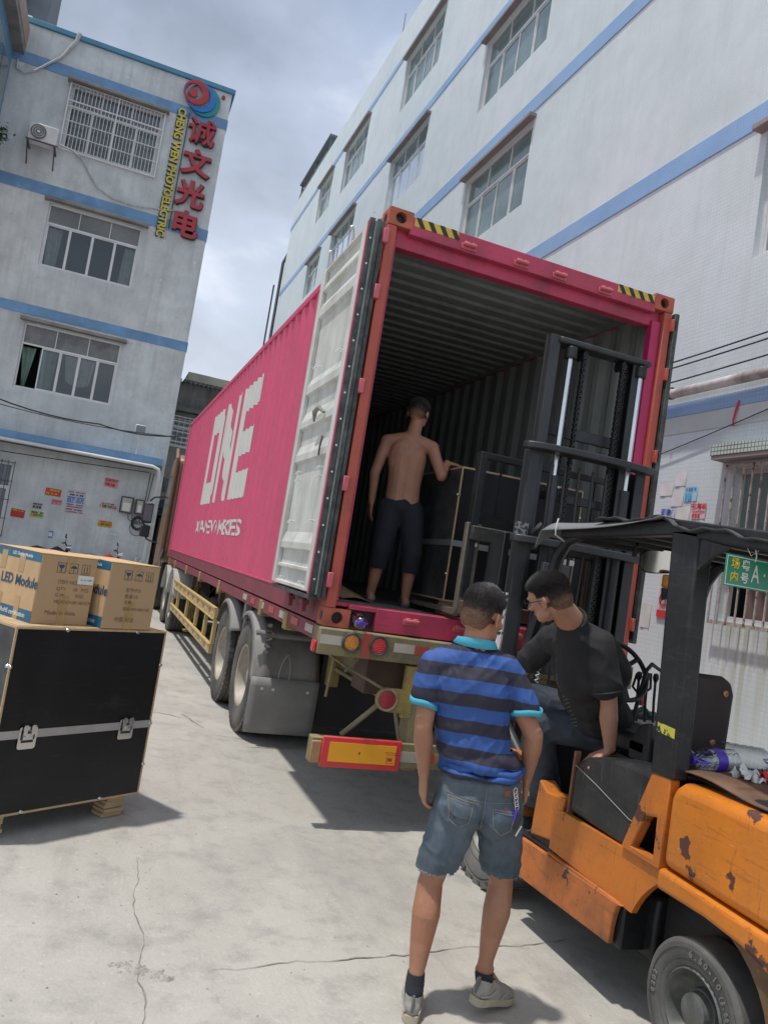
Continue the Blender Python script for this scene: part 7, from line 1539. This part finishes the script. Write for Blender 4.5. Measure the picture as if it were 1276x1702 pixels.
# ---------------------------------------------------------------- worker inside the container
M_sk3 = skinmat('worker_skin', (.36, .185, .12))
m3 = thing('person', 'worker in dark trousers standing inside the container with a hand on the crate', 'person', (.70, .72, 1.46))
HM3 = head_matrix((.70, .68, 2.97), (.55, .75, -.3), (0, 0, 1)); FZ = Z0+.158
b = MB(); head(b, HM3); caps(b, (.69, .66, 2.90), (.675, .66, 2.79), .052, .06); S3l, S3r = V((.50, .74, 2.72)), V((.83, .60, 2.72))
chain(b, [S3l, V((.665, .67, 2.76)), S3r], [.055, .065, .055]); ball(b, (.665, .67, 2.60), (.160, .098, .20)); chain(b, [V((.62, .67, 2.62)), V((.63, .68, 2.40)), V((.64, .69, 2.22))], [.105, .092, .10]); chain(b, [V((.71, .66, 2.62)), V((.71, .67, 2.40)), V((.72, .68, 2.22))], [.105, .092, .10])
E3l, W3l = V((.44, .74, 2.46)), V((.47, .80, 2.24)); E3r, W3r = V((.90, .50, 2.50)), V((.955, .56, 2.62))
chain(b, [S3l, E3l, W3l], [.05, .041, .028]); chain(b, [S3r, E3r, W3r], [.05, .041, .028]); hand(b, W3l, (.05, .1, -1), (-1, 0, 0), 1); hand(b, W3r, (1, .28, .02), (-.05, 0, 1), 1, (.05, .1, .1))
H3l, H3r = V((.60, .70, 2.20)), V((.76, .66, 2.20)); K3l, K3r = V((.57, .68, 1.88)), V((.80, .60, 1.88)); A3l, A3r = V((.56, .74, FZ+.07)), V((.82, .66, FZ+.07))
for h, k, a in ((H3l, K3l, A3l), (H3r, K3r, A3r)): chain(b, [h, k, k.lerp(a, .3), a], [.085, .055, .055, .035]); chain(b, [a+V((0, -.03, -.035)), a+V((.05, .13, -.045))], [.034, .028])
soft('body', fuse(b, .0065, 14), M_sk3, m3); face_bits(m3, HM3)
hair(m3, HM3, 4, lambda q: q.z < -.06+.4*max(0, q.y+.02) or (q.y > .03 and q.z < .05))
M_trs = mat('dark_navy_trousers', (.012, .014, .022), rough=.9, var=.2, bump=.2, bscale=100)
b = MB(); ball(b, (.68, .69, 2.23), (.16, .118, .10))
for h, k, a in ((H3l, K3l, A3l), (H3r, K3r, A3r)): chain(b, [h, k, k.lerp(a, .45)], [.10, .078, .07])
me = fuse(b, .008, 4); cull(me, lambda c: c.z < 1.72); soft('trousers', me, M_trs, m3)
M_sand = mat('sandal_rubber', (.06, .06, .07), rough=.8)
for a in (A3l, A3r):
    b = MB(); d = V((.05, .16, 0)).normalized(); s = V((d.y, -d.x, 0)); o_ = V((a.x, a.y, FZ+.001)); b.add([o_+d*x+s*y+V((0, 0, z)) for z in (0, .022) for x, y in ((-.08, -.03), (-.08, .03), (.02, .036), (.13, .045), (.18, .02), (.18, -.02), (.13, -.04), (.02, -.034))], [tuple(range(8)), tuple(range(15, 7, -1))]+[(i, (i+1) % 8, 8+(i+1) % 8, 8+i) for i in range(8)]); so_ = b.build('sandal', M_sand, m3, bevel=.004)
    MB().tube([o_+d*.09-s*.042+V((0, 0, .02)), o_+d*.08+V((0, 0, .075)), o_+d*.09+s*.042+V((0, 0, .02))], .010, 6).build('strap', M_sand, so_)
